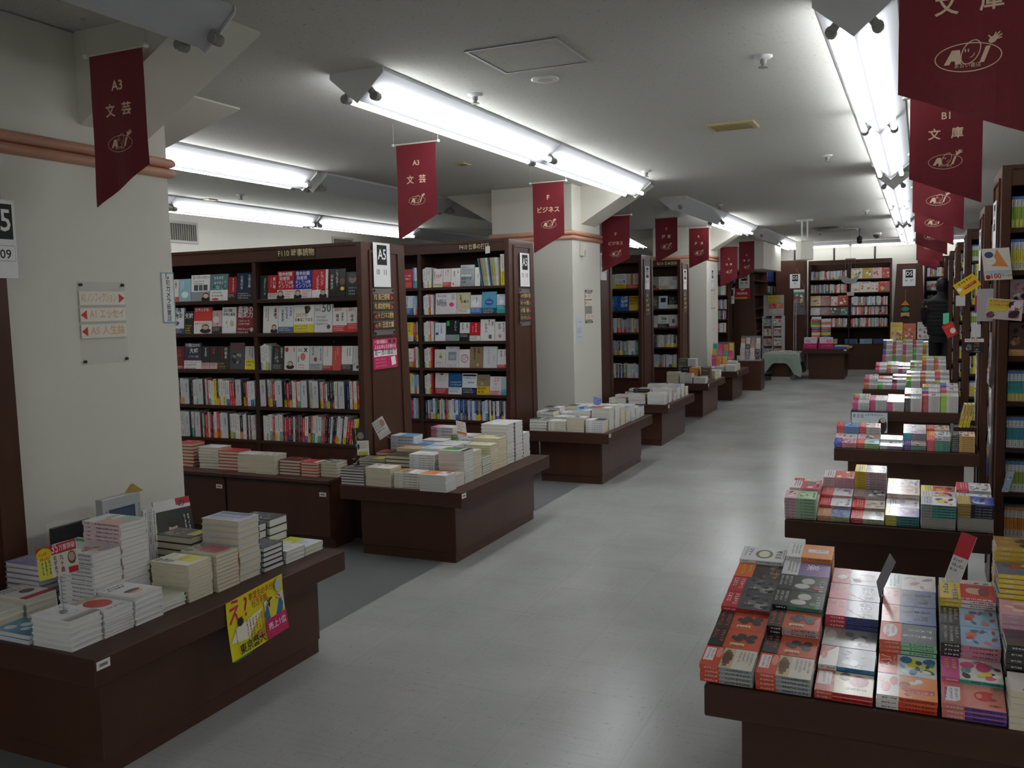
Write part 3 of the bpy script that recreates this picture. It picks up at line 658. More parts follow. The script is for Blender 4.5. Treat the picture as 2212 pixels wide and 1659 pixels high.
end_case(-3.42, -2.97, 18.3, 20.1, 2.13, 'bookcase end with the D5 03 04 sheet and a red poster')

# ---------------------------------------------------------------- books
RNG = random.Random(7)
def paint(f, elems, rng):
    w, h = f.w, f.h
    for e in elems:
        f.up(); k = e[0]
        if k == 'r': f.rect(e[1]*w, e[2]*h, e[3]*w, e[4]*h, e[5])
        elif k == 'e': f.ell(e[1]*w, e[2]*h, e[3]*w, e[4]*h, e[5])
        elif k == 'q': f.quad([(a*w, b*h) for a, b in e[1]], e[2])
        elif k == 't': f.text(e[1], e[2]*w, e[3]*h, e[4]*w, e[5], wmax=(e[6] if len(e) > 6 else 1-e[2]-.04)*w, bold=.012)
        elif k == 'v': f.text(e[1], e[2]*w, e[3]*h, e[4]*w, e[5], vert=True, bold=.012)
        elif k == 'g': f.glyphs(e[1]*w, e[2]*h, e[3], e[4], e[5]*w, e[6] if len(e) > 6 else 'k', len(e) > 7, rng)
        elif k == 'm':       # mottled picture: soft patches of a few colours
            x0, y0, x1, y1, cols, n = e[1:]
            for i in range(n):
                cx, cy = (x0+(x1-x0)*rng.random())*w, (y0+(y1-y0)*rng.random())*h; r = (.06+.12*rng.random())*w
                cx = min(max(cx, x0*w+r), x1*w-r); cy = min(max(cy, y0*h+r*.9), y1*h-r*.9)
                f.ell(cx, cy, r, r*(.4+.5*rng.random()), cols[i % len(cols)], 9, rng.random()*3); 
                if i % 4 == 3: f.up()
def auto(rng, ink='k', acc='r', pic=None, big=True, vert=None):
    """title, author and small print of a cover whose wording cannot be read"""
    E_ = []; v = rng.random() < .5 if vert is None else vert
    if pic: E_.append(('m', .05, .3, .95, .75, pic, 9))
    if v:
        E_.append(('g', .62, .95, 5 if big else 4, 1, .17 if big else .12, ink, 1)); E_.append(('g', .4, .9, 8, 2, .055, ink, 1)); E_.append(('g', .15, .8, 5, 1, .07, acc, 1))
    else:
        E_.append(('g', .08, .95, 5, 2, .165 if big else .12, ink)); E_.append(('g', .1, .62, 12, 2, .06, acc)); E_.append(('g', .5, .42, 5, 1, .08, ink))
    return E_
def B(L, W, T, bg='w', spine=None, page='w', band=None, el=(), gloss=False, hard=False, sp='k', bel=None, kind=None, desc=''):
    return dict(L=L, W=W, T=T, bg=bg, spine=spine or bg, page=page, band=band, el=list(el), gloss=gloss, hard=hard, sp=sp, bel=bel, kind=kind, desc=desc, seed=RNG.randrange(9999), c={})
PAGE = {'w': 'ebe9e3', 'c': 'e8dec2', 'g': 'cdc9be'}
def book_parts(s, full, face=True, spine=True):
    """[(part name, MB, material)]; merged into a single mesh for small books"""
    key = (full, face, spine)
    if key in s['c']: return s['c'][key]
    L, W, T = s['L'], s['W'], s['T']; rng = random.Random(s['seed']); cov = GLOSS if s['gloss'] else COVER
    c = MB(); p = c if not full else MB(); pm = 0 if full else 1
    th = .0024 if s['hard'] else .0007; o = .0028 if s['hard'] else .0012
    x0, x1, y0, y1 = -L/2, L/2, -W/2, W/2
    c.box((x0, y0, 0), (x1, y1, th), 0, s['bg']); c.box((x0, y0, T-th), (x1, y1, T), 0, s['bg']); c.box((x0, y0, th), (x1, y0+max(th, .001), T-th), 0, s['spine'], skip='-z,+z')
    p.box((x0+o, y0+max(th, .001), th), (x1-o, y1-o, T-th), pm, PAGE.get(s['page'], s['page']), skip='-z,+z,-y')
    band = s['band']; bm = c; bk = 0
    if full and band: bm = MB()
    if face:
        f = Face(c, (x0, y1, T), (0, -1, 0), (1, 0, 0), W, L); paint(f, s['el'], rng)
        bk = f.k
    if spine:
        f = Face(c, (x0, y0, T), (0, 0, -1), (1, 0, 0), T, L); h = min(T*.62, .011); b0 = band[0] if band else 0
        if T > .006:
            f.up(); f.glyphs(T/2-h/2, L*.95, int(L*(.62-b0*.4)/h), 1, h, s['sp'], True, rng); f.glyphs(T/2-h*.35, L*(.2+b0*.5), 4, 1, h*.7, s['sp'], True, rng)
    if band:
        fr, col = band[0], band[1]; fb = Face(bm, (x0, y1, T), (0, -1, 0), (1, 0, 0), W, L); fb.k = bk+2; fb.rect(0, 0, W, L*fr, col)
        if face:
            fb.up()
            for e in (s['bel'] if s['bel'] is not None else [('g', .07, fr*.88, 11, 2 if fr < .25 else 3, .07, 'w' if sum(lin(col)) < 1.2 else 'k')]):
                paint(fb, [e], rng)
        fs = Face(bm, (x0, y0, T), (0, 0, -1), (1, 0, 0), T, L); fs.k = 3; fs.rect(0, 0, T, L*fr, col)
        if spine and T > .006:
            fs.up(); h = min(T*.6, .009); fs.glyphs(T/2-h/2, L*fr*.92, max(2, int(L*fr*.8/h)), 1, h, 'w' if sum(lin(col)) < 1.2 else 'k', True, rng)
    if full:
        r = [('cover', mesh_of('cover', c, cov)), ('page_block', mesh_of('page_block', p, PAPER))]
        if band: r.append(('paper_band', mesh_of('paper_band', bm, cov)))
    else: r = [(None, mesh_of('book', c, [cov, PAPER])), c]
    s['c'][key] = r
    return r
COUNT = {}
REST = {}            # kind -> the copies beyond the individually built ones (mostly hidden inside the stacks), one object each
def put_book(s, M, name, label, group, full=False, face=True, spine=True, rest=False, cat='book'):
    if rest:
        c = book_parts(s, False, face, spine)[1]; R_ = REST.setdefault(name, MB()); i = len(R_.v)
        R_.v += [tuple(M @ Vector(v)) for v in c.v]; R_.f += [tuple(i+k for k in f) for f in c.f]; R_.m += [k + 2*(s['gloss'] and k == 0) for k in c.m]; R_.c += c.c; R_.sm += c.sm
        return
    COUNT[name] = COUNT.get(name, 0)+1
    if full:
        o = bpy.data.objects.new(name, None); o.empty_display_size = .03; COL.objects.link(o); o.matrix_world = M
        for n, me in book_parts(s, True, face, spine):
            ch = bpy.data.objects.new(n, me); COL.objects.link(ch); ch.parent = o
    else:
        o = bpy.data.objects.new(name, book_parts(s, False, face, spine)[0][1]); COL.objects.link(o); o.matrix_world = M
    tag(o, label, cat, group)
    return o
def stack(s, phrase, xr, yf, n, rot=0, z=TT, frame=None, name='hardcover_book', full=False, jit=.0024, rest=False, desc=None, vis=99):
    """n copies lying on each other; xr, yf: right and front edge (seen from the aisle side of the camera)"""
    L, W = (s['L'], s['W']) if rot % 2 == 0 else (s['W'], s['L'])
    d = desc or s['desc']; rr = random.Random(s['seed']+n)
    for i in range(n):
        M = Matrix.Translation((xr-L/2+rr.uniform(-jit, jit), yf+W/2+rr.uniform(-jit, jit), z+i*(s['T']+.0009))) @ Matrix.Rotation(rot*math.pi/2+rr.uniform(-.012, .012)*(jit > 0), 4, 'Z')
        if frame is not None: M = frame @ M
        k = n-1-i
        lab = ('%s %s, %s' % (ORD[k], d, phrase)) if n > 1 else '%s, %s' % (d, phrase)
        put_book(s, M, name, lab, 'stack: %s, %s' % (d, phrase), full and not (rest or k >= vis), face=(i == n-1), rest=rest or k >= vis)
    return z+n*(s['T']+.0009)
W188 = (.184, .127)
def H(bg, T, n=0, desc='', page='w', spine=None, band=None, el=None, acc='r', pic=None, ink='k', hard=True, L=.184, W=.125, gloss=False, sp='k', bel=None):
    r = random.Random(len(desc)*7+n)
    return B(L, W, T, bg, spine, page, band, auto(r, ink, acc, pic) if el is None else el, gloss, hard, sp, bel, desc=desc)

# --- front left table
F1 = 'front left table'
def T1(s, ph, xr, yf, n, rot=2, z=TT, name='hardcover_book'): return stack(s, ph, xr, yf, n, rot, z, None, name, True, vis=99 if xr > -2.6 else min(n, 13) if n > 12 else 4)
T1(H('e4e2dc', .0198, 1, 'grey-fade white hardcover', spine='8d8a88', el=[('r', 0, 0, 1, .16, '8f8c84'), ('r', 0, .16, 1, .24, 'b4b1a8'), ('v', 'あすかの', .75, .9, .1, 'dg'), ('e', .6, .42, .2, .1, 'b9c2d0'), ('e', .6, .42, .13, .065, 'e4e2dc'), ('g', .2, .9, 6, 1, .06, 'gy', 1)]), 'at near corner of '+F1, -2.5, 1.99, 5)
T1(H('wh', .0092, 2, 'red-capped white paperback', hard=False, el=[('e', .5, .45, .36, .28, 'b83a34'), ('r', 0, 0, 1, .18, 'a9a48e'), ('g', .15, .92, 6, 1, .1, 'k')]), 'second stack along aisle edge, '+F1, -2.498, 2.121, 9, 0, name='paperback_book')
T1(H('w', .02, 3, 'white hardcover with a face drawing', el=[('e', .45, .33, .26, .13, 'd8a890'), ('e', .45, .4, .27, .08, '6a5040'), ('g', .08, .93, 6, 2, .12, 'k'), ('r', 0, 0, 1, .12, 'e8c4b4')], spine='e8d0c8'), 'third stack along aisle edge, '+F1, -2.494, 2.25, 5)
T1(H('cr', .0145, 4, 'green-edged cream hardcover', spine='dgn', el=[('g', .12, .9, 5, 1, .13, 'k'), ('e', .5, .45, .2, .12, '3a3634'), ('e', .62, .5, .12, .1, '55483a')]), 'low fourth stack along aisle edge, '+F1, -2.51, 2.379, 3)
T1(H('cr', .0135, 5, 'cream paperback with yellow title block', hard=False, page='c', L=.19, el=[('r', .35, .12, .95, .6, 'd9cf4a'), ('g', .4, .55, 6, 2, .09, 'k'), ('m', .05, .5, .95, .98, ['b8b4a4', '8c8878', 'd6d0bc'], 12)]), 'fifth stack along aisle edge, '+F1, -2.5, 2.512, 10, 2, name='paperback_book')
T1(H('b8b09a', .0142, 6, 'paperback with pink and green cover', hard=False, page='c', spine='c04858', el=[('r', .2, .12, .9, .75, 'c8607a'), ('g', .25, .7, 6, 3, .1, 'w'), ('m', .02, .7, .98, .99, ['7a8c6a', '5c6a58', '9aa48a'], 8)]), 'sixth stack along aisle edge, '+F1, -2.485, 2.646, 10, 2, name='paperback_book')
T1(H('b8bcc8', .0243, 7, 'thick hardcover with navy boards', page='c', spine='3a4668', L=.192, W=.13, el=[('r', .3, .1, .62, .95, '8a90a6'), ('r', .65, .1, .95, .95, '5c6684'), ('g', .1, .9, 9, 1, .11, 'nb', 1), ('g', .52, .9, 6, 1, .15, 'w', 1)]), 'tallest stack of '+F1, -2.492, 2.783, 10)
T1(H('3a3a3e', .0205, 8, 'black-bound hardcover', spine='k', el=[('g', .15, .9, 6, 2, .12, 'w')]), 'before the thick black volumes, '+F1, -2.486, 2.925, 5)
T1(H('dfe0dc', .0175, 9, 'plain white hardcover', spine='d4d4cc', el=[('g', .15, .9, 5, 2, .09, 'gy'), ('r', .1, .15, .6, .4, 'c4c8c4')]), 'low stack left of the last one, '+F1, -2.482, 3.063, 3)
T1(H('c8d2da', .0195, 10, 'hardcover with blue and yellow-green cover', page='c', el=[('r', 0, .5, 1, 1, 'b8c238'), ('g', .1, .46, 6, 2, .1, 'dg'), ('e', .35, .75, .2, .12, 'e6e6a8')]), 'last stack at far end of '+F1, -2.48, 3.198, 2)
T1(H('34353a', .036, 11, 'fat black hardcover', spine='k', L=.19, W=.125, el=[('m', .05, .1, .95, .9, ['707478', '9a9ea2', '24262a', '50545a'], 16), ('g', .1, .9, 5, 1, .16, 'w')]), 'far stack of thick volumes, '+F1, -2.675, 3.195, 4)
T1(H('34353a', .034, 12, 'fat black hardcover', spine='k', L=.19, W=.125, el=[('m', .05, .1, .95, .9, ['707478', '9a9ea2', '24262a', '50545a'], 16)]), 'nearer stack of thick volumes, '+F1, -2.69, 3.065, 4)
T1(H('dfe2e4', .026, 13, 'white hardcover with blue lower cover', page='c', el=[('r', 0, 0, 1, .45, '4a5a94'), ('g', .15, .9, 6, 2, .12, '4a5a94')]), 'behind the tallest stack, '+F1, -2.72, 2.93, 4)
T1(H('2b2a26', .0285, 14, 'black and olive hardcover', page='c', el=[('m', .05, .5, .95, .95, ['8a8672', '5c5a4c', '3c3a32'], 10), ('r', .3, .05, .95, .32, 'c0b83a'), ('g', .35, .28, 7, 1, .09, 'k')]), 'behind the yellow-titled stack, '+F1, -2.705, 2.74, 6)
T1(H('e9e7e4', .0148, 15, 'white paperback with green-coral top', hard=False, L=.195, spine='e4c4c8', gloss=True, el=[('r', 0, .5, .5, 1, '8cc4a0'), ('r', .5, .35, 1, 1, 'e4a090'), ('g', .1, .4, 6, 2, .1, 'dg')]), 'tall back stack, '+F1, -2.702, 2.393, 20, 0, name='paperback_book')
T1(H('ecebe6', .0147, 16, 'white paperback with orange dotted cover', hard=False, L=.188, spine='e0dfdb', el=[('e', .35, .6, .12, .07, 'd8835a'), ('e', .55, .55, .13, .08, 'e09468'), ('e', .75, .6, .1, .06, 'c8704a'), ('e', .45, .42, .1, .05, 'd88a60'), ('g', .1, .92, 7, 2, .09, 'k')]), 'high stack before the pillar, '+F1, -2.7, 2.262, 15, 0, name='paperback_book')
T1(H('e8e2d4', .0215, 17, 'cream hardcover with red corner', page='c', el=[('r', .0, 0, 1, .2, 'b83a40'), ('g', .1, .92, 6, 2, .12, '6a3a3a'), ('e', .6, .5, .22, .13, '5a3c44')]), 'under the red sale card, '+F1, -2.885, 2.128, 4)
T1(H('d8dcd0', .024, 18, 'cream hardcover with sage rim', page='c', spine='8a9a80', el=[('g', .12, .9, 6, 2, .13, '5c6a54'), ('e', .5, .4, .2, .12, 'c89c7a')]), 'at the near left side of '+F1, -2.885, 1.99, 3)
T1(H('3f8fb8', .0155, 19, 'blue book with white blossoms', hard=False, gloss=True, el=[('e', .3, .75, .16, .11, 'd4e4ec'), ('e', .62, .6, .16, .11, 'd4e4ec'), ('e', .35, .4, .13, .09, 'd4e4ec'), ('e', .72, .3, .1, .07, 'c4dcea')]), 'low near pair on '+F1, -2.692, 1.985, 2, name='paperback_book')
T1(H('8a86a8', .0195, 20, 'hardcover with greyish violet cover', el=[('g', .1, .9, 6, 2, .12, 'w')]), 'back left stack, '+F1, -2.99, 2.262, 8)
T1(H('e6e6e0', .0145, 21, 'white paperback with green stripe', hard=False, L=.19, el=[('r', .6, 0, .85, 1, '4aa060'), ('g', .1, .9, 5, 2, .1, 'k')]), 'between the two high stacks, '+F1, -2.902, 2.405, 13, name='paperback_book')

# --- second left table
F2 = 'second left table'
def T2(s, ph, xr, yf, n, rot=2, z=TT, name='hardcover_book'): return stack(s, ph, xr, yf, n, rot, z, None, name, True, vis=99 if xr > -2.6 or yf < 4.88 else 9 if yf > 5.4 and xr < -2.8 else 2)
P_ = 'paperback_book'
T2(H('4a4846', .0162, 31, 'grey photo-cover hardcover', spine='2c2c2c', L=.172, el=[('m', .05, .1, .95, .95, ['2a2a2c', '7c7a78', '55524e'], 14), ('g', .1, .9, 5, 1, .15, 'w')]), 'near left corner, '+F2, -3.122, 4.62, 6)
T2(H('d8d2c8', .0121, 32, 'cream paperback with pale cover', hard=False, page='c', el=[('m', .1, .3, .9, .9, ['b88c94', '9aa0b0', 'c8b8a8'], 9), ('g', .1, .95, 6, 1, .12, 'k')]), 'second of the near row, '+F2, -2.932, 4.63, 9, name=P_)
T2(H('e4dfd2', .0152, 33, 'cream paperback with brown map cover', hard=False, L=.172, page='c', el=[('r', .1, 0, .95, .5, 'a88058'), ('m', .1, .05, .95, .5, ['8a6848', 'c4a480'], 6), ('g', .1, .95, 6, 2, .12, 'k')], spine='d8d4c4'), 'third of the near row, '+F2, -2.737, 4.635, 6, 0, name=P_)
T2(H('e8e2dc', .016, 34, 'white book with orange cover', hard=False, spine='d8b0a4', el=[('r', .1, .45, .95, .98, 'd87a28'), ('g', .15, .9, 5, 2, .14, 'w'), ('m', .4, .05, .95, .4, ['8a4a3a', '4a5a6a', 'c89a70'], 6)]), 'near right corner, '+F2, -2.53, 4.596, 6, name=P_)
T2(H('c8b8a8', .0148, 35, 'thin book with red top', hard=False, el=[('r', .0, .3, 1, 1, 'b03a30'), ('g', .1, .9, 5, 2, .15, 'w')]), 'second along aisle edge, '+F2, -2.545, 4.735, 5, name=P_)
T2(H('c4ccc0', .0147, 36, 'white book with green photo cover', hard=False, el=[('r', .25, .3, .98, .98, '4f8a48'), ('m', .25, .3, .98, .98, ['3a6a3a', '74a860'], 7), ('r', .0, .0, 1, .18, '2c2c28'), ('g', .1, .92, 6, 1, .1, 'w')]), 'tall third along aisle edge, '+F2, -2.545, 4.868, 13, name=P_)
T2(H('e0dac8', .0139, 37, 'cream paperback', hard=False, page='c', el=None), 'fourth along aisle edge, '+F2, -2.556, 5.003, 12, name=P_)
T2(H('9aa45a', .0142, 38, 'magazine with olive green cover', hard=False, gloss=True, page='w', el=[('m', .05, .1, .95, .9, ['5c6a38', 'b8c07a', '3c4a2c'], 10), ('g', .1, .95, 5, 1, .17, 'w')]), 'fifth along aisle edge, '+F2, -2.557, 5.138, 8, name=P_)
T2(H('e0d4bc', .0168, 39, 'cream hardcover with reddish title', page='c', acc='dr'), 'sixth along aisle edge, '+F2, -2.566, 5.278, 10)
T2(H('dcd0ac', .0216, 40, 'cream-bound hardcover', page='c', spine='c8b890', L=.196, W=.135, el=[('g', .1, .92, 7, 2, .13, '55483a'), ('r', .55, .05, .95, .35, '8a8470')]), 'seventh along aisle edge, '+F2, -2.57, 5.414, 9)
T2(H('eeeeea', .0242, 41, 'white hardcover with black boards', spine='k', L=.196, W=.128, el=[('g', .1, .85, 4, 1, .2, 'k'), ('e', .5, .3, .3, .12, 'd4d4d4')]), 'tall eighth along aisle edge, '+F2, -2.575, 5.56, 11)
T2(H('eeeeea', .0242, 42, 'white hardcover with black boards', spine='k', L=.196, W=.128, el=[('g', .1, .85, 4, 1, .2, 'k'), ('e', .5, .3, .3, .12, 'd4d4d4')]), 'tall ninth along aisle edge, '+F2, -2.572, 5.698, 11)
T2(H('e4e2da', .0168, 43, 'pale grey paperback', hard=False), 'last along aisle edge, '+F2, -2.578, 5.836, 10, name=P_)
T2(H('e8e6e2', .0142, 44, 'white paperback with faint blue title', hard=False, spine='e2dedb', acc='b'), 'behind the brown map stack, '+F2, -2.765, 4.885, 11, 0, name=P_)
T2(H('3a3834', .0235, 45, 'hardcover with black cover and cream pages', page='c', el=[('g', .1, .92, 5, 1, .16, 'go'), ('m', .1, .1, .9, .7, ['5c5a54', '24241f'], 9)]), 'behind the pale-cover stack, '+F2, -2.957, 4.905, 6)
T2(H('6a6a58', .016, 46, 'grey and olive hardcover', el=[('r', .2, .1, .9, .5, 'b8b040'), ('g', .25, .45, 6, 2, .1, 'k'), ('g', .1, .92, 5, 1, .14, 'w')]), 'behind the grey photo-cover stack, '+F2, -3.148, 4.88, 7)
T2(H('e2e6ea', .0155, 47, 'white paperback with sky cover', hard=False, el=[('r', .0, .4, 1, 1, 'b4cce0'), ('g', .1, .9, 6, 2, .12, 'b')]), 'middle row behind the white stack, '+F2, -2.77, 5.03, 11, name=P_)
T2(H('e6e4e0', .0155, 48, 'white paperback with violet title', hard=False, acc='pu'), 'middle row, third deep, '+F2, -2.775, 5.18, 11, name=P_)
T2(H('b89c74', .02, 49, 'book with tan cover', page='c', el=[('g', .2, .9, 5, 1, .15, 'br')]), 'behind the black-cover stack, '+F2, -2.97, 5.06, 8)
T2(H('8a3030', .022, 50, 'red and black hardcover', page='c', spine='dr', L=.14, W=.12, el=[('r', .0, .0, 1, .4, '201c1c'), ('g', .1, .9, 5, 1, .15, 'w')]), 'beside the end panel, '+F2, -3.165, 5.04, 6)
T2(H('d8dcdc', .0212, 51, 'white paperback with green spine end', hard=False, band=(.3, '5c8a50'), el=[('r', 0, .55, 1, 1, 'd4dcd0'), ('g', .1, .9, 6, 2, .12, 'dgn')], spine='dcdcd4'), 'back middle stack, '+F2, -2.79, 5.5, 9, 0, name=P_)
T2(H('d4dce2', .0205, 52, 'white paperback with blue cover', hard=False, el=[('r', .0, .35, 1, 1, '5a9ac8'), ('g', .1, .95, 6, 2, .12, 'w')], spine='c4d0d8'), 'back left stack near the end panel, '+F2, -3.15, 5.28, 10, 0, name=P_)
T2(H('e0dcdc', .0222, 53, 'white paperback with magenta spine end', hard=False, band=(.25, 'c87a9c'), el=[('r', .3, .1, .95, .6, 'dca8bc'), ('g', .1, .92, 6, 2, .12, 'k')], spine='e0dcda'), 'far left stack, '+F2, -3.11, 5.78, 9, 0, name=P_)
T2(H('6a90c0', .018, 54, 'paperback with blue and white cover', hard=False, el=[('m', .05, .1, .95, .9, ['d4dce8', '4a70a8', '90b0d4'], 10), ('g', .1, .95, 5, 1, .14, 'w')]), 'centre of '+F2, -2.965, 5.24, 9, name=P_)
T2(H('dcd8cc', .02, 55, 'cream paperback with plain cover', hard=False, page='c'), 'deep middle of '+F2, -2.99, 5.42, 8, name=P_)
T2(H('d0d4d4', .02, 56, 'paperback with grey-white cover', hard=False), 'deep right middle of '+F2, -2.79, 5.34, 8, name=P_)
# --- on the base cabinets before the F110 shelves
FC = 'on the F110 base cabinets'
T2(H('c03038', .0232, 61, 'red-covered hardcover', page='c', spine='1c1818', L=.15, el=[('m', .1, .1, .9, .6, ['803030', 'e0a0a0'], 6), ('g', .1, .95, 5, 1, .16, 'w')]), 'leftmost stack by the pillar, '+FC, -4.69, 4.82, 7)
T2(H('e4dcdc', .0205, 62, 'white hardcover with pinkish boards', page='c', spine='d0a8a4', el=None), 'second stack from the pillar, '+FC, -4.44, 4.805, 7)
T2(H('b83038', .0215, 63, 'red-jacketed hardcover', page='c', el=[('g', .1, .9, 6, 2, .15, 'w')], spine='a02830'), 'third stack from the pillar, '+FC, -4.245, 4.79, 6)
T2(H('d8d8d4', .0172, 64, 'black and white paperback', hard=False, page='c', spine='k', L=.15, el=None), 'fourth stack from the pillar, '+FC, -4.085, 4.76, 7, name=P_)
T2(H('c8c8c8', .0155, 65, 'paperback with newsprint cover', hard=False, page='c', el=[('m', .05, .05, .95, .6, ['3a3a3c', '8a8a8c', 'e4e4e4'], 16), ('g', .05, .95, 6, 2, .15, 'k')], L=.17), 'fifth stack from the pillar, '+FC, -3.905, 4.745, 8, name=P_)
T2(H('6a3030', .0192, 66, 'dark red hardcover', page='c', el=[('m', .1, .1, .9, .6, ['c8b0a8', '38282a', '9a4040'], 9), ('g', .1, .95, 5, 1, .15, 'w')], L=.17), 'sixth stack from the pillar, '+FC, -3.725, 4.775, 5)
T2(H('b83238', .018, 67, 'bright red hardcover', page='c', el=[('g', .1, .92, 6, 2, .16, 'w'), ('r', 0, 0, 1, .25, 'e0d8d4')], L=.13, W=.12), 'seventh stack from the pillar, '+FC, -3.585, 4.77, 5)
T2(H('8a8a86', .0185, 68, 'grey photo-cover paperback', hard=False, page='c', el=[('m', .05, .1, .95, .9, ['3a3a38', 'c8c8c4'], 12)], L=.13, W=.12), 'last stack at the table end, '+FC, -3.448, 4.8, 5, name=P_)

# --- third to last left tables: simple books, one mesh each
def fill_left(x0, x1, y0, y1, where, hs, seed, rows, cols, base='w', name=P_, rest=False, full=False):
    r = random.Random(seed); k = 0
    for i in range(rows):
        for j in range(cols):
            h = hs[(i*cols+j) % len(hs)]
            if h <= 0: continue
            T = r.choice((.014, .017, .02, .024)); n = max(1, round(h/T)); acc = r.choice(('b', 'r', 'dgn', 'sk', 'or_', 'p', 'k', 'lb', 'y'))
            bg = r.choice(('e6e4de', 'e2dfd6', 'eceae6', 'd8dade', 'dfd9c8'))
            el = auto(r, 'k', acc, ['d0d4d8', acc] if r.random() < .4 else None); top = r.random()
            if top < .5: el.insert(0, ('r', 0, .45, 1, 1, acc))
            xr = x1-.03-j*(x1-x0-.03)/cols-r.random()*.008; yf = y0+.02+i*(y1-y0-.02)/rows
            dx = (x1-x0-.03)/cols-.012; dy = (y1-y0-.03)/rows-.012
            an = {'b': 'blue', 'r': 'red', 'dgn': 'dark green', 'sk': 'sky blue', 'or_': 'orange', 'p': 'pink', 'k': 'black', 'lb': 'pale blue', 'y': 'yellow'}[acc]
            s = B(min(.186, dx), min(.13, dy), T, bg, r.choice((bg, bg, 'lg', 'k' if acc == 'k' else 'd8d0c4')), r.choice('wwc'), (.28, acc) if r.random() < .2 else None, el, hard=r.random() < .4, desc='white book with %s print' % an)
            stack(s, '%s row, %s from aisle, %s' % (NTH[i], NTH[j], where), xr, yf, n, r.choice((0, 2, 2)), TT, None, name, full, rest=rest, vis=(6 if j == 0 else 4 if i == 0 else 2) if where[0] == 't' and where[1] == 'h' else (4 if j == 0 or i == 0 else 2))
fill_left(-3.1, -2.38, 7.14, 8.42, 'third left table', [.1, .13, .09, .1, .18, .15, .11, .14, .2, .17, .12, .15, .15, .12, .16, .1, .12, .1, .14, .12, .14, .1, .12, .08, .1, .12, .1, .1, .1, .1, .1, .1], 21, 8, 4)
fill_left(-3.1, -2.43, 9.31, 10.45, 'fourth left table', [.12, .1, .06, .15, .14, .08, .1, .12, .06], 22, 6, 3, name='hardcover_book')
fill_left(-3.1, -2.54, 11.82, 12.0, 'fifth left table', [.08, .12, .14], 23, 1, 3, name='hardcover_book')
fill_left(-3.1, -2.54, 12.45, 12.92, 'rear fifth left table', [.12, .16, .1, .08], 26, 3, 3, name='hardcover_book')
fill_left(-3.05, -2.54, 13.9, 14.42, 'sixth left table', [.1, .08, .05, .14, .06, .05], 24, 3, 3, name='hardcover_book')
fill_left(-3.0, -2.62, 16.37, 16.92, 'farthest left table', [.05, .08, .04, .03], 25, 3, 2, name='hardcover_book')

# --- right tables: pocket books tipped towards the reader on sloped boards
PK = 'pocket_book'
def frame_of(k): b = RT[k]; return Matrix.Translation((0, b[2]+.02, TT+.003)) @ Matrix.Rotation(math.radians(10), 4, 'X')
def pocket(bg, spine, band, desc, el, T=.0125, bel=None, gloss=True, sp='k', page='w'): return B(.148, .105, T, bg, spine, page, band, el, gloss, False, sp, bel, desc=desc)
def RS(k, s, ph, xr, row, n, rot=0, full=True, rest=False, z=0): return stack(s, ph, xr, row*.1075, n, rot, z, frame_of(k), PK, full, jit=.0008, rest=rest, vis=VIS(k, row, ph))
VIS = lambda k, row, ph: (99 if k < 3 else 3) if row == 0 else (3 if k == 0 else (7 if k == 1 and row == 3 else 2) if k == 1 else 2 if k == 2 else 1)
G1 = 'front right table'
c1, c2, c3, c4, c5 = -.415, -.258, -.101, .056, .214
spect = pocket('d8cfc0', '8f9498', (.37, 'd0482e'), 'red-banded book with sound-wave cover', [('r', .0, .38, 1, .6, 'c8b490'), ('r', .08, .42, .92, .5, '7a5c3c'), ('r', .18, .4, .8, .54, '6a4c30'), ('r', .3, .38, .62, .57, '5c4028'), ('g', .1, .95, 9, 4, .07, '6a6a70')], bel=[('e', .3, .3, .26, .06, 'e4907a'), ('r', .1, .03, .75, .22, 'ece8e0'), ('g', .15, .2, 8, 2, .07, 'r')])
RS(0, spect, 'near left corner, '+G1, c1, 0, 4)
RS(0, dict(spect, c={}, seed=3), 'second of the near row, '+G1, c2, 0, 4)
redk = pocket('c8502e', 'b0a4a4', (.3, '1f1c1e'), 'leaf-printed red book with black band', [('e', .3, .82, .12, .09, '33302e'), ('e', .42, .72, .1, .08, '33302e'), ('e', .55, .8, .12, .09, '2c2a28'), ('e', .3, .6, .12, .09, '33302e'), ('e', .5, .55, .12, .08, '2c2a28'), ('e', .42, .46, .1, .06, '33302e'), ('r', .72, .42, .86, .7, 'd8b890'), ('g', .79, .68, 4, 1, .08, 'k', 1)], bel=[('g', .1, .27, 6, 2, .13, 'c8502e')])
for col, row, n, ph in ((c1, 1, 4, 'behind the near left stack'), (c1, 2, 4, 'third deep in first column'), (c2, 1, 4, 'behind the second near stack'), (c2, 2, 6, 'high in second column')):
    RS(0, dict(redk, c={}, seed=row), '%s, %s' % (ph, G1), col, row, n)
darkr = pocket('4a4c52', 'a02828', (.33, 'c03038'), 'dark floral book with red band', [('m', .05, .36, .95, .95, ['6a6c74', '35363c', '8a8c94', '2a2b30'], 18), ('g', .6, .9, 6, 1, .11, 'd8c890', 1)], bel=[('g', .1, .3, 6, 2, .14, 'f0e4e0')])
RS(0, darkr, 'fourth deep in first column, '+G1, c1, 3, 5); RS(0, dict(darkr, c={}), 'fifth deep in first column, '+G1, c1, 4, 5)
RS(0, pocket('3c3a3a', 'e07a30', (.4, 'dc6a2c'), 'black book with orange band', [('m', .05, .42, .95, .98, ['5c5450', '28282c', '7a6a50'], 12), ('g', .3, .95, 5, 1, .13, 'go')], bel=[('g', .1, .36, 5, 2, .14, 'y')]), 'sixth deep in first column, '+G1, c1, 5, 5)
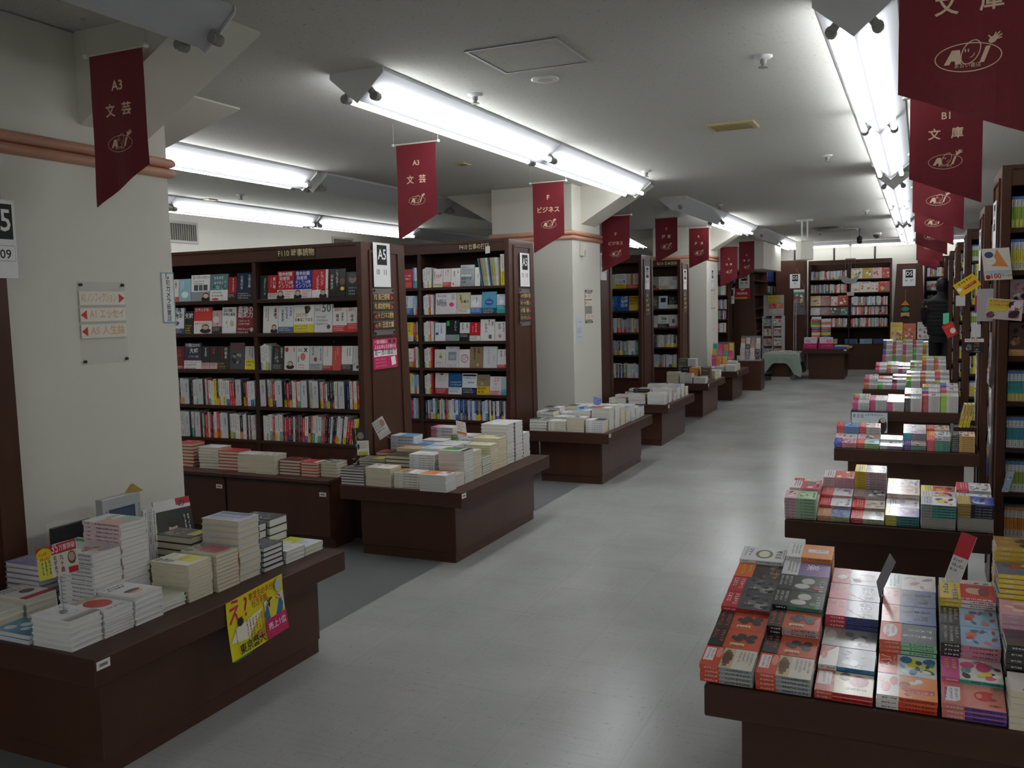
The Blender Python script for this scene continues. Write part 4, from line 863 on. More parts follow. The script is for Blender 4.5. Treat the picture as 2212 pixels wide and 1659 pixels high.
RS(0, pocket('e8e7e0', 'dcdcd4', None, 'white book with olive oval badge', [('e', .5, .52, .33, .2, '7a7a60'), ('e', .5, .52, .24, .13, 'd8d4c0'), ('t', '考える', .15, .78, .2, 'k', .7), ('t', 'マナー', .15, .14, .16, 'k', .7), ('g', .05, .98, 14, 1, .05, 'k'), ('g', .05, .12, 14, 1, .05, 'k')], gloss=False), 'far left corner, '+G1, c1, 6, 6)
blk = pocket('26282a', '2f8a74', (.3, '1b1b1e'), 'black portrait book with green spine', [('e', .35, .6, .2, .14, 'b8bab4'), ('e', .7, .5, .16, .16, 'c8c8c0'), ('g', .25, .95, 5, 1, .15, 'e4e4de'), ('e', .75, .8, .12, .08, '4a7a44')], bel=[('g', .1, .27, 8, 3, .09, 'e4e4e0')])
RS(0, blk, 'fourth deep in second column, '+G1, c2, 3, 7); RS(0, dict(blk, c={}, el=blk['el'][:3]+[('e', .75, .8, .12, .08, 'a83a34')]), 'third row, red-dotted copy, '+G1, c2, 4, 7)
RS(0, pocket('8a70a8', '8a70a8', (.35, 'd8d8de'), 'violet book with white band', [('t', '楽', .2, .5, .4, 'e4dcec')]), 'sixth deep in second column, '+G1, c2, 5, 7)
RS(0, pocket('d8863a', 'd8863a', (.33, 'dcdad4'), 'plain orange book with white band', [('r', .35, .45, .6, .9, 'e8e0d0'), ('g', .4, .85, 4, 1, .08, 'k', 1)], gloss=False), 'far end of second column, '+G1, c2, 6, 8)
RS(0, pocket('dcd4ac', 'c4242e', (.32, 'cc4a38'), 'pale yellow rose book', [('e', .35, .75, .25, .17, 'b04450'), ('e', .35, .75, .15, .1, 'c86a70'), ('e', .2, .5, .18, .1, '7a5c44'), ('v', 'さよなら', .75, .9, .13, '55503a')], bel=[('r', .08, .03, .7, .27, 'ece4dc'), ('g', .12, .25, 7, 2, .08, 'r')]), 'third of the near row, '+G1, c3, 0, 2)
RS(0, pocket('2c2c30', '2f7ab0', (.33, 'e4e0da'), 'black glossy book with wave band', [('m', .1, .4, .9, .95, ['6a6c70', '18181a', 'a0a4a8'], 9)], bel=[('q', [(0, 0), (.6, 0), (.3, .15), (0, .3)], 'c84a38'), ('e', .5, .08, .2, .05, 'd86a54')]), 'second in third column, '+G1, c3, 1, 3)
RS(0, pocket('8a8884', '7a7874', (.3, '8e8c88'), 'grey book with medal print', [('m', .1, .35, .9, .95, ['b08a80', '6a6662', 'c4c0bc'], 9)], bel=[('e', .45, .15, .3, .1, 'b4b0a4')]), 'third in third column, '+G1, c3, 2, 3)
gis = pocket('2a282c', '27307a', (.38, 'c43444'), 'black book with red band', [('t', '偽証', .1, .62, .34, 'd8d8dc', .5), ('v', 'オッドアイ', .78, .9, .1, 'b8b8bc'), ('q', [(.6, .4), (.95, .7), (.9, .75), (.55, .42)], '7a2a34')], bel=[('g', .1, .34, 5, 2, .15, 'f0d8d8')])
RS(0, gis, 'fourth in third column, '+G1, c3, 3, 6); RS(0, dict(gis, c={}), 'fifth in third column, '+G1, c3, 4, 6)
RS(0, pocket('c8c4c2', 'c03040', (.36, 'c43444'), 'portrait book with red band', [('e', .5, .7, .26, .2, '5a5658'), ('e', .5, .66, .16, .14, 'd0b8a8'), ('m', .1, .4, .9, .6, ['8a5a50', 'e0dcd8'], 5)], bel=[('e', .6, .2, .16, .1, 'f0e0dc'), ('g', .1, .34, 5, 1, .12, 'w')]), 'far end of third column, '+G1, c3, 5, 6)
RS(0, pocket('e0863a', 'cc3a2a', (.37, 'e2dcd4'), 'orange book with red circles', [('e', .2, .7, .1, .07, 'ece8e0'), ('e', .3, .6, .08, .08, 'ece8e0'), ('r', .55, .55, .75, .95, 'cc4a34'), ('g', .65, .93, 5, 1, .1, 'w', 1), ('m', .2, .4, .9, .55, ['b84a2c', 'e8a860'], 5)], bel=[('e', .3, .28, .2, .07, 'cc4a38'), ('e', .6, .15, .22, .08, 'cc4a38'), ('e', .25, .08, .15, .05, 'd86a54')]), 'fourth of the near row, '+G1, c4, 0, 3)
RS(0, pocket('d0d4d0', 'cc4a2a', (.32, 'd0502e'), 'picture book with yellow cats', [('e', .35, .6, .22, .12, 'd8cc30'), ('e', .6, .85, .26, .11, 'd8d038'), ('m', .05, .36, .95, .98, ['3a6a9a', 'e4e8ea', '4a4a4c', '6a90b0'], 16)], bel=[('t', 'バカ', .1, .03, .3, 'f0e4d8', .8), ('g', .1, .3, 7, 1, .07, 'f0e4d8')]), 'second in fourth column, '+G1, c4, 1, 3)
RS(0, pocket('4a4c50', '8fc8a0', (.38, 'd46a54'), 'slate book with green spine', [('v', 'アメリカ', .3, .92, .15, 'd8d8d8'), ('v', '分断される', .62, .94, .15, 'e4e4e4')], bel=[('e', .45, .18, .36, .13, 'e8e2dc'), ('g', .15, .26, 7, 2, .09, 'r')], gloss=False), 'third in fourth column, '+G1, c4, 2, 6)
nat = pocket('2f4f8a', '3a5a94', (.33, 'dc907a'), 'blue book with salmon band', [('t', '夏', .45, .6, .34, '1a2444'), ('m', .05, .36, .95, .6, ['4a78b0', '284070'], 7), ('v', 'を介錯', .3, .92, .15, '1a2444')], bel=[('g', .1, .3, 5, 2, .14, 'c8604c')])
RS(0, nat, 'fourth in fourth column, '+G1, c4, 3, 6); RS(0, dict(nat, c={}), 'fifth in fourth column, '+G1, c4, 4, 6)
RS(0, pocket('dcd4d0', 'dca090', (.34, 'a8b0b0'), 'pale pink book with grey-green band', [('m', .1, .4, .9, .95, ['b07a80', 'ece8e6', '8a7a80'], 9)]), 'far end of fourth column, '+G1, c4, 5, 6)
RS(0, pocket('d88a7c', '5c3a94', (.36, 'd07a6e'), 'coral book with purple spine', [('e', .45, .66, .22, .14, 'c83a34'), ('e', .3, .7, .08, .12, 'c83a34'), ('e', .55, .76, .07, .12, 'c83a34'), ('e', .45, .6, .1, .05, 'd88a7c'), ('v', '人間の', .82, .95, .1, '8a3038')], bel=[('q', [(.2, .3), (.75, .3), (.85, .22), (.85, .06), (.2, .1)], 'ece6e0'), ('g', .27, .27, 6, 3, .08, 'pu')]), 'near right column, '+G1, c5, 0, 3)
RS(0, pocket('d4d0c8', '2fa08e', (.3, 'c8508a'), 'pink and yellow book with teal spine', [('m', .05, .32, .95, .98, ['d05a80', 'd8c840', '3a3a3c', 'e4e0dc', '6ab0b8'], 22), ('e', .35, .7, .22, .12, 'd0507c')], bel=[('g', .1, .26, 6, 2, .12, 'y')]), 'second in right column, '+G1, c5, 1, 4)
aka = pocket('8fb0c8', 'd07a8c', (.34, '1e1c20'), 'light blue book with red leaves', [('m', .1, .42, .9, .98, ['b04a3c', '4a6a8a', 'c86a50', 'a4c4dc'], 14)], bel=[('g', .1, .31, 9, 3, .09, 'c8c8c4')])
RS(0, aka, 'third in right column, '+G1, c5, 2, 7); RS(0, dict(aka, c={}), 'fourth in right column, '+G1, c5, 3, 7)
RS(0, pocket('c8342e', 'd8d4cc', (.38, 'd4b82c'), 'red comic book with yellow band', [('e', .4, .65, .22, .18, 'e0b090'), ('e', .45, .8, .25, .1, '8a3a28'), ('g', .85, .95, 6, 1, .14, 'f4e8e0', 1), ('r', .12, .5, .24, .9, 'b02828')], bel=[('g', .08, .34, 6, 2, .16, '3a3ab0')]), 'fifth in right column, '+G1, c5, 4, 9)
RS(0, pocket('dcd6d0', 'c8c4bc', (.3, 'c8c0b8'), 'white book with dull pink title', auto(RNG, 'dr', 'p')), 'far end of right column, '+G1, c5, 5, 6)
# magazines at its right edge
MG = 'magazine'
def mag(bg, spine, desc, el, T=.008, page='w'): return B(.2, .13, T, bg, spine, page, None, el, True, False, 'w', desc=desc)
for k, (s, yf, n, r_) in enumerate(((mag('d8cfc0', 'c8c0a8', 'cream-paged magazine with blue edge', [('m', .05, .1, .95, .9, ['c8c0b0', '3a80b0'], 8)], .016, 'c'), 2.5, 6, 2), (mag('2c2c30', '1a1a1c', 'black-spined magazine', [('g', .1, .95, 6, 2, .14, 'b')], .016), 2.64, 10, 0), (mag('d89cae', 'cfa0b0', 'pink flowered magazine', [('m', .05, .05, .95, .95, ['c87a94', 'e8c8d0'], 14)], .014), 2.78, 14, 0), (mag('4a5a84', 'd4b82c', 'magazine with yellow spine', [('m', .05, .05, .95, .95, ['d8c030', '304a80', 'c84a30'], 14)], .014), 2.92, 19, 0), (mag('c89a50', 'd0b040', 'comic magazine with yellow cover', [('m', .05, .05, .95, .95, ['e0cc30', '6a4a30', 'c8a060'], 14)], .014), 3.06, 22, 0))):
    stack(s, '%s in rightmost column, %s' % (NTH[k], G1), .42, yf, n, r_, TT, None, MG, True, vis=8)
# second right table
G2 = 'second right table'; x6 = [-.454+.1545*k for k in range(6)]
RS(1, pocket('a8c8a0', 'a4c4a4', (.38, 'dcb4bc'), 'pale green book with pink band', [('m', .1, .45, .9, .9, ['c8d8b8', '7a9a74'], 8), ('g', .15, .95, 6, 1, .1, 'dgn')], T=.0148, bel=[('m', .1, .05, .9, .33, ['6a5a50', 'e8d0d4'], 6)]), 'near left corner, '+G2, x6[0], 0, 7)
RS(1, pocket('5a70a8', 'c8cc8c', (.42, 'c8905c'), 'blue map book with orange-brown band', [('m', .1, .45, .9, .95, ['3a5a94', 'c8b890', '8098c0'], 12)], sp='k'), 'second of the near row, '+G2, x6[1], 0, 2)
RS(1, pocket('b8b4a8', 'bccab0', (.36, 'd03a38'), 'grey-green book with bright red band', [('m', .1, .4, .9, .95, ['d8d8d0', '8a9a84'], 9)]), 'third of the near row, '+G2, x6[2], 0, 2)
RS(1, pocket('a890c0', '2a8a8c', (.34, 'c8c030'), 'lilac book with yellow and teal spine', [('m', .1, .4, .9, .95, ['d0c4e0', '7a6ab0'], 9), ('r', 0, .92, 1, 1, '2f60a8')]), 'fourth of the near row, '+G2, x6[3], 0, 4)
pgs = pocket('d8d4c8', 'd8d4c8', None, 'page-side-out pocket book', [], page='g')
RS(1, dict(pgs, c={}, seed=11), 'lower half of the fifth near stack, '+G2, x6[4], 0, 4, 2); RS(1, pocket('e0dcd8', '2fa498', (.32, 'b4b8bc'), 'comic-style book with teal spine', [('e', .5, .6, .25, .16, 'd8c840'), ('m', .1, .4, .9, .95, ['c83a50', '3a3a3c', 'e8c8a8'], 9)]), 'upper half of the fifth near stack, '+G2, x6[4], 0, 5, z=.0545)
RS(1, dict(pgs, c={}, seed=12), 'lower half of the sixth near stack, '+G2, x6[5], 0, 5, 2); RS(1, pocket('2a3a8a', '1a1a1e', (.36, 'c0a03c'), 'navy book with gold band', [('m', .1, .4, .9, .95, ['4a68b0', 'c8d0e0', '1c2860'], 12)], sp='lg'), 'upper half of the sixth near stack, '+G2, x6[5], 0, 5, z=.0678)
Q2 = [(1, 1, 3, 'e4e0de', 'c8c4c0', (.35, 'cc3444'), 'white patterned book with red band', ['8a8a8c', 'e8e8e8', 'b0b0b4']), (2, 1, 3, 'd4c8bc', 'b8a898', (.38, 'd03a38'), 'tan book with red band', ['b8a490', 'e8e0d8']), (3, 1, 4, 'e6e2e6', 'd0d0d8', (.35, 'e8e6ea'), 'glossy white and lilac book', ['e8e4ec', 'b8a8cc']), (4, 1, 8, 'c8b8b0', 'd0d0cc', (.3, 'd4d0cc'), 'white book with red and black cartoon', ['c03a4c', '2c2c30', 'd8c050']), (5, 1, 8, 'd0d8e4', '8ab0d8', (.3, 'd8dce4'), 'glossy pale blue book', ['e8eef4', '6a90c8']),
      (1, 2, 4, 'dcd8da', 'd4a8ac', (.37, 'd86a70'), 'white lettered book with coral band', ['8a8a90', 'e8e8ea']), (2, 2, 4, '8a8a8c', 'c8c0b4', (.36, '9a8084'), 'black and silver glossy book', ['26262a', 'e4e4e8', '6a6a70']), (3, 2, 6, 'e0c4b4', 'dcd0c0', (.34, 'e4c0c4'), 'peach book with pink band', ['e09a7a', 'ece0d8']), (4, 2, 7, 'b8443a', 'd8c030', (.36, 'd8c42c'), 'orange picture book with yellow band', ['d8602c', '6a2c1c', 'e0a040']), (5, 2, 9, 'c8c4c4', 'c8c0bc', (.36, 'cc3040'), 'white photo book with red band', ['6a6060', 'e0dcdc']),
      (0, 2, 6, 'c8607a', 'd4a0b0', (.36, 'dcd4d8'), 'pink comic book with teal patch', ['4a9a90', 'd05a50', 'e0d8d4']), (1, 3, 8, 'cc5a4c', 'd4a8b8', (.36, 'dcd0d4'), 'pinkish book with red cover', ['d0502e', 'e0d0a0', 'b84a5a']), (2, 3, 11, '34343a', 'd0b4bc', (.36, 'd8c02a'), 'black cover book with yellow band', ['6a6a70', '1c1c20', 'c8c8d0']), (3, 3, 6, 'c8c0bc', 'dcd8a0', (.38, 'e0dc70'), 'silver book with pale yellow band', ['e8e8ea', '8a807c']),
      (0, 1, 4, 'd8c8b0', 'd0a070', (.34, 'd8a060'), 'cream book with ochre band', ['e0d4bc', 'b88a58']), (0, 3, 4, 'd0c0b8', 'c8a8a8', (.34, 'c84a50'), 'pale book with red band', ['b0a090', 'e0d8d0']), (4, 3, 4, 'd4d0c8', 'c8c8c0', (.34, '4a78b0'), 'pale book with blue band', ['b0b8c8', 'e0dcd4']), (5, 3, 4, 'c8c0b4', 'b8b0a4', (.34, 'd8d4d0'), 'sand book with white band', ['a89880', 'e0d8cc'])]
for cx, row, n, bg, sp_, bd, ds, cols in Q2:
    if n: RS(1, pocket(bg, sp_, bd, ds, [('m', .06, .4, .94, .96, cols, 11), ('g', .12, .95, 5, 1, .13, 'k')]), '%s row, %s column, %s' % (NTH[int(row)], NTH[cx], G2), x6[cx], row, n)
# third and following right tables
Q3 = [(0, 0, 3, 'dca4ac', 'd88c98', '3a4ab8', 'pink book with blue band'), (1, 0, 3, '9ac4d4', 'a8c468', 'e0483a', 'sky and green book with red band'), (2, 0, 2, 'd8d8da', '8a7098', 'c8ccd0', 'white glossy book with purple spine'), (3, 0, 3, 'b8a8a0', '5c8a7c', '5c3a7a', 'red-spotted book with violet band'), (4, 0, 6, '8a8e90', '5ca088', 'dc4a54', 'grey book with red band and green spine'), (5, 0, 9, 'd8b8a0', 'd0a048', '2a282c', 'tan book with black band and gold spine'),
      (0, 1, 3, 'd0c4b8', 'c8503c', 'e0c4c4', 'spotted white book with pink band'), (1, 1, 3, 'b49a84', '9a94b0', 'd0c8d4', 'brown glossy book with lilac band'), (2, 1, 3, 'e8e8e6', 'b8bcbc', 'e0e2e2', 'white silver-foil book'), (3, 1, 7, 'b8a8c0', '96949c', '3ab0b8', 'grey book with turquoise band'), (4, 1, 6, 'c8d0d4', 'd8a850', 'e09038', 'pale book with orange band'), (5, 1, 6, 'dcd0b8', 'c8b890', '4ab848', 'cream book with green band'),
      (0, 2, 7, '5a8ac0', '6a94c4', 'c8242c', 'blue book with crimson band'), (1, 2, 7, 'd8b8b4', 'c4c4c8', 'c02838', 'silver and pink book with dark red band'), (3, 2, 7, 'e0dcda', 'b8b8c0', 'c8b0b4', 'white book with maroon stripe'), (4, 2, 7, 'c0a898', 'd0b0a0', 'b83a38', 'tan book with red stripe')]
for cx, row, n, bg, sp_, bd, ds in Q3:
    RS(2, pocket(bg, sp_, (.34, bd), ds, auto(RNG, 'k', 'dg', [bg, 'd8d8d8', 'dg'])), '%s row, %s column, third right table' % (NTH[row], NTH[cx]), -.41+.153*cx, row, n, full=False)
def fill_right(k, where, spec, rows, cols, rest=False):
    r = random.Random(k*17); b = RT[k]; i = 0
    pal = [('pink', 'd83a80'), ('red', 'c83440'), ('brown', 'b06030'), ('yellow', 'd8c828'), ('white', 'e8e8e8'), ('rose', 'e06a9a'), ('lime', 'a8cc3c'), ('orange', 'e08030'), ('blue', '3a58b8'), ('black', '2a2a2c'), ('green', '5ab83c'), ('coral', 'e0705c')]
    for row in range(rows):
        for cx in range(cols):
            n = spec[i % len(spec)]; i += 1
            if not n: continue
            cn, cc = pal[(i*5+r.randrange(3)) % len(pal)]; bg = r.choice(('e2e0de', 'd4d2d0', 'e4dcd8', 'c8ccd0'))
            s = pocket(bg, r.choice(('d8d8d6', 'c8c8c8', 'e0dcd8')), (.34, cc), 'white book with %s band' % cn, auto(r, 'k', 'dg', ['d0c4c0', cc] if r.random() < .5 else None))
            RS(k, s, '%s row, %s column, %s' % (NTH[row], NTH[cx], where), b[0]+.165+.153*cx, row, n, full=False, rest=rest)
fill_right(3, 'fourth right table', [6, 8, 7, 10, 12, 12, 7, 7, 7, 11, 13, 14, 6, 5, 6, 11, 14, 15], 3, 6)
fill_right(4, 'fifth right table', [4, 4, 4, 8, 8, 7, 7, 5, 7, 10, 10, 9, 7, 6, 8, 11, 11, 12], 3, 6)
fill_right(5, 'sixth right table', [4, 5, 5, 4, 9, 9, 6, 7, 6, 6, 12, 11, 6, 7, 6, 8, 13, 13], 3, 6)
fill_right(6, 'farthest right table', [8, 9, 8, 10, 9, 13, 14, 12, 15, 14, 18, 17, 19, 18, 18, 22, 20, 22, 21, 20], 4, 5, rest=True)

# ---------------------------------------------------------------- books on the shelves
RY = Matrix.Rotation(-math.pi/2, 4, 'Y')
MF = Matrix(((0, -1, 0, 0), (0, 0, -1, 0), (1, 0, 0, 0), (0, 0, 0, 1)))
def stand(s, x, yf, z, lean=0):         # spine towards the reader, left side at x
    return Matrix.Translation((x+s['T'], yf+s['W']/2, z+s['T']*max(0, -math.sin(lean)))) @ Matrix.Rotation(lean, 4, 'Y') @ Matrix.Translation((0, 0, s['L']/2)) @ RY
def facing(s, xc, yf, z, tilt=.1):      # front cover towards the reader, leaning back
    return Matrix.Translation((xc, yf, z+.001+s['T']*math.sin(tilt))) @ Matrix.Rotation(-tilt, 4, 'X') @ MF @ Matrix.Translation((s['L']/2, 0, -s['T']))
SPN = []
rs = random.Random(5)
SPCOL = [('white', 'e2e1dc'), ('white', 'e6e4df'), ('white', 'd8d8d4'), ('white', 'eceae6'), ('cream', 'dcd4bc'), ('red', 'b02a30'), ('red', 'c4383c'), ('black', '242426'), ('black', '2e2c30'), ('navy', '28305a'), ('blue', '3a6ab0'), ('grey', '8a8c90'), ('yellow', 'd8c830'), ('pale blue', 'a8c4d8'), ('green', '4a8a5c'), ('tan', 'b09a70')]
for i in range(64):
    nm, c = SPCOL[(i*7+rs.randrange(3)) % len(SPCOL)]; dark = sum(lin(c)) < .8
    bd = None
    if rs.random() < .45: bd = (rs.choice((.25, .3, .35)), rs.choice(('c42a34', 'd8c428', '2a2a2e', '2f62b0', 'e8e4e0', 'e07a3a', '4a9a80')))
    s = B(rs.choice((.178, .184, .188, .174, .168)), .125, rs.choice((.012, .015, .017, .02, .023, .026)), c, c, 'w', bd, [], False, False, 'e6e4de' if dark else rs.choice(('k', 'k', 'dr', 'nb')), desc=nm)
    SPN.append(s)
def pool(*names, lmax=1): return [s for s in SPN if s['desc'] in names and s['L'] <= lmax]
def mix(seed, **wt):
    r = random.Random(seed); return [r.choice(pool(*[r.choices(list(wt), list(wt.values()))[0].replace('_', ' ')]) or SPN) for _ in range(60)]
def spines(case, bay, si, x0, x1, where, seed, inset=.012, individual=True, hmax=1., lean=0, plates=(), seq=None):
    r = random.Random(seed); z = case.shelves[si]; yf = case.front(z)+inset; x = x0; k = 0; pi = 0
    while True:
        s = SPN[r.randrange(len(SPN))] if seq is None else seq[k % len(seq)]
        if x+s['T'] > x1: break
        if pi < len(plates) and x > plates[pi]:
            q = MB(); q.cbox((0, 0, 0), (.003, .15, .19), .001, 0, 'c4c6ca'); q.box((.003, -.0005, .004), (.05, .001, .186), 0, 'c4c6ca')
            f = Face(q, (.003, -.0006, .004), (1, 0, 0), (0, 0, 1), .047, .182); rr = random.Random(seed+pi); f.glyphs(.016, .15, 4, 1, .016, '3a3a40', True, rr)
            t = q.build('index_plate', PRINT); t.matrix_world = Matrix.Translation((x+.001, yf-.02, z+.0008)); pi += 1
            tag(t, 'grey author index plate, %s from left on %s' % (NTH[pi-1], where), 'index plate', 'author index plates on the F110 shelves'); x += .052
        ln = lean if not callable(lean) else lean((x-x0)/(x1-x0))
        M = stand(s, x+r.uniform(0, .0006), yf+r.uniform(0, .006), z+.0005, ln)
        put_book(s, M, 'shelf_book', '%s spine, %s from left on %s' % (s['desc'], NTH[k] if k < len(NTH) else str(k), where), 'books standing on %s' % where, face=False, rest=not individual)
        x += (s['T']+.0008+.004*abs(ln))/math.cos(ln); k += 1
def faces(case, bay, si, items, where, x0=None, x1=None, inset=.02, individual=True, Lmax=.19, wfit=True):
    z = case.shelves[si]; yf = case.front(z)+inset; a, b = case.bays[bay]
    a = x0 if x0 is not None else a; b = x1 if x1 is not None else b
    tot = sum(it[0] for it in items); x = a+.004
    for k, it in enumerate(items):
        w, bg, el, band, ds = it[:5]; W = w*(b-a-.008)/tot
        s = B(min(Lmax, max(.165, W*1.42)), W-.004, .016, bg, bg, 'w', band, el, True, False, 'k', it[5] if len(it) > 5 else None)
        put_book(s, facing(s, x+W/2, yf, z), 'display_book', '%s, facing out, %s on %s' % (ds, NTH[k], where), 'books facing out on %s' % where, individual, True, False, rest=not individual)
        x += W
V = lambda t, x, y, h, c='k': ('v', t, x, y, h, c)
T_ = lambda t, x, y, h, c='k', wm=.9: ('t', t, x, y, h, c, wm)
def g_(x=.1, y=.9, n=6, l=2, h=.12, c='k', v=0): return ('g', x, y, n, l, h, c, 1) if v else ('g', x, y, n, l, h, c)
PH = lambda x=.5, y=.2, c='c8a890', s=.16: [('e', x, y-.09, s*1.5, .1, '24242a'), ('e', x, y+.05, s, .1, '2a2420'), ('e', x, y+.03, s*.85, .085, c)]
aF, bF = caseF.bays[1], caseF.bays[0]       # bays run away from the aisle: index 1 is the far (left) bay
TX = 'F110 case'
faces(caseF, 0, 0, [(.6, '26302c', [g_(.5, .9, 6, 1, .3, 'lg', 1)], None, 'narrow black book'), (.7, 'a8242c', [V('買い場', .7, .92, .34, 'w'), g_(.3, .9, 7, 1, .12, 'w', 1)], (.25, 'c8c0bc'), 'red book'), (1.25, 'b81e26', [T_('預金封鎖', .06, .82, .2, 'w'), T_('財産税', .12, .66, .2, 'w'), T_('そして10倍', .06, .52, .17, 'w'), T_('インフレ!!', .06, .38, .18, 'w')], (.32, 'd8d4cc'), 'red book', PH(.2, .15)+[g_(.45, .28, 6, 3, .08, 'r')]),
    (1.25, '2838a0', [T_('預金封鎖', .06, .82, .2, 'w'), T_('財産税', .12, .66, .2, 'w'), T_('そして10倍', .06, .52, .17, 'w'), T_('インフレ!!', .06, .38, .18, 'w')], (.32, 'd8d4cc'), 'blue book', PH(.2, .15)+[g_(.45, .28, 6, 3, .08, 'r')]), (1.15, 'c02830', [V('トランプ', .62, .94, .19, 'w'), V('ノミクス', .34, .8, .2, 'w'), ('r', .85, .3, 1, 1, 'e4e0dc')], (.28, 'e4e0dc'), 'red book', PH(.7, .15)), (1.2, '1e1e20', [V('こうなる!', .5, .95, .16, 'd8d4cc'), V('日本経済', .2, .8, .18, 'd8d4cc'), ('e', .8, .55, .16, .14, '6a5048'), ('e', .82, .3, .12, .07, 'd8c428')], None, 'black book'), (.9, '161618', [('e', .5, .72, .3, .18, '8a7468'), ('e', .5, .85, .32, .1, '4a4440'), g_(.2, .4, 5, 3, .13, 'lg')], None, 'black portrait book')], 'top right shelf, '+TX)
faces(caseF, 0, 1, [(1.15, 'dcdad4', [V('日本消滅', .85, .95, .16, 'b02028'), V('消滅', .8, .9, .22, 'k'), g_(.3, .92, 8, 2, .09, 'k', 1)]+PH(.75, .16), None, 'white book with red title'), (1.15, 'd4d8dc', [V('どうなる', .55, .95, .16), V('日本経済', .28, .85, .16), V('大増税', .82, .95, .17, '3a5a90')], (.22, '5a6a84'), 'white book'), (1.5, 'e0ddd6', [T_('2017年', .08, .55, .2, 'b08a38'), T_('日本はこうなる', .06, .4, .15, 'k', .86), ('m', .5, .62, .95, .98, ['3a3834', '9a8a60'], 5)], (.3, 'd8c838'), 'white book', [g_(.06, .26, 11, 3, .07, 'dg')]), (1.3, 'd4d4d2', [T_('論点', .05, .76, .16, '8a8a88', .3), T_('50', .42, .72, .42, '6a6a6c', .5), g_(.1, .6, 7, 3, .11, '5a5a5c'), ('e', .8, .2, .1, .08, '6a4040')], None, 'grey-white book with large numeral 50'), (1.0, 'd8d4d0', [T_('2017', .1, .86, .2, 'c0303a'), V('論点', .34, .76, .24), V('日本の', .7, .8, .17)], (.28, 'c83a38'), 'white book with red band'), (.9, 'd8d4d0', [T_('201', .1, .86, .24, 'c0303a'), V('論点', .4, .74, .26), g_(.75, .7, 5, 1, .12, 'k', 1)], (.36, 'd03a38'), 'second white and red book')], 'second right shelf, '+TX, bF[0]+.02)
faces(caseF, 0, 2, [(1.15, '2a2e2c', [V('破綻する', .8, .94, .18, 'd0d0cc'), g_(.4, .9, 7, 2, .1, 'gy', 1), ('m', .05, .3, .6, .6, ['5a5a58', '8a8884'], 6)], (.25, '34362f'), 'black book'), (1.15, 'd4d0cc', [('e', .2, .85, .14, .1, 'c0302c'), V('経済', .8, .95, .16, 'r')]+PH(.5, .22, 'c0a898', .22), None, 'portrait book with red dot'), (1.2, 'd4d4d4', [T_('×', .55, .74, .3), ('e', .5, .55, .2, .16, 'c86a60'), g_(.1, .9, 6, 2, .08), V('の提言', .15, .6, .14)], (.3, 'd8d8d8'), 'white newsprint book with a cross', [g_(.1, .26, 6, 2, .13, 'r')]), (1.2, 'c0c2c4', [V('9つの', .25, .95, .18), ('e', .45, .45, .13, .09, 'a03a3a'), g_(.8, .9, 6, 1, .13, 'k', 1)], (.28, 'a8aaae'), 'grey book with a dark red spot'), (.85, 'd8d6d2', [V('アベノミクス', .5, .95, .14), g_(.2, .8, 8, 1, .08, 'dg', 1)], (.2, 'b04040'), 'white book'), (.8, 'c8504a', [V('対処できるか', .6, .95, .13, 'w'), g_(.3, .8, 9, 1, .1, 'w', 1)], None, 'red-lettered narrow book'), (1.0, 'dcdcd8', [g_(.7, .94, 6, 2, .16, 'k', 1)], (.25, '3a3a3a'), 'wide white book'), (.7, 'c8cacc', [g_(.6, .94, 7, 1, .18, 'dg', 1), ('m', .1, .05, .9, .3, ['3a3a3c', '7a7a7c'], 5)], None, 'last grey book')], 'third right shelf, '+TX, bF[0]+.09)
spines(caseF, 0, 2, bF[0]+.006, bF[0]+.085, 'third right shelf, '+TX, 101, seq=[SPN[i] for i in range(64) if SPN[i]['desc'] == 'white'][:4])
faces(caseF, 1, 0, [(.9, 'd4d2ce', [V('亡国の', .75, .95, .18), V('農協改革', .35, .9, .18)], (.22, 'c05a58'), 'white book'), (.9, '8ab0b8', [g_(.3, .9, 6, 2, .12, 'w', 1), ('e', .5, .3, .3, .14, 'd8e0e0')], None, 'glossy teal book'), (1.4, 'dcdcda', [T_('スーパーパワー', .08, .84, .13), g_(.1, .78, 12, 2, .06), ('r', .15, .4, .38, .62, '4a4a50'), ('r', .42, .4, .62, .62, '5a5a60'), ('r', .66, .4, .88, .62, '4a4a50')]+PH(.75, .16), (.36, '8a8a90'), 'white book', PH(.8, .16)), (1.3, '5a787c', [g_(.2, .92, 6, 2, .14, 'd8e0e0'), ('m', .1, .4, .9, .6, ['3a5054', '8aa4a8'], 6)], (.4, 'd4d4d0'), 'teal book with white band', [g_(.1, .34, 8, 2, .09), ('e', .3, .06, .2, .04, 'c03a38')]), (.6, '9a2a30', [g_(.5, .95, 6, 1, .22, 'w', 1)], (.3, '3a2a2a'), 'dark red narrow book'), (1.2, '28324a', [V('大国主義', .75, .95, .16, 'lg'), V('北極の冬', .3, .92, .17, 'lg')], (.3, '30303a'), 'navy book with pale title')], 'top left shelf, '+TX, aF[0]+.02)
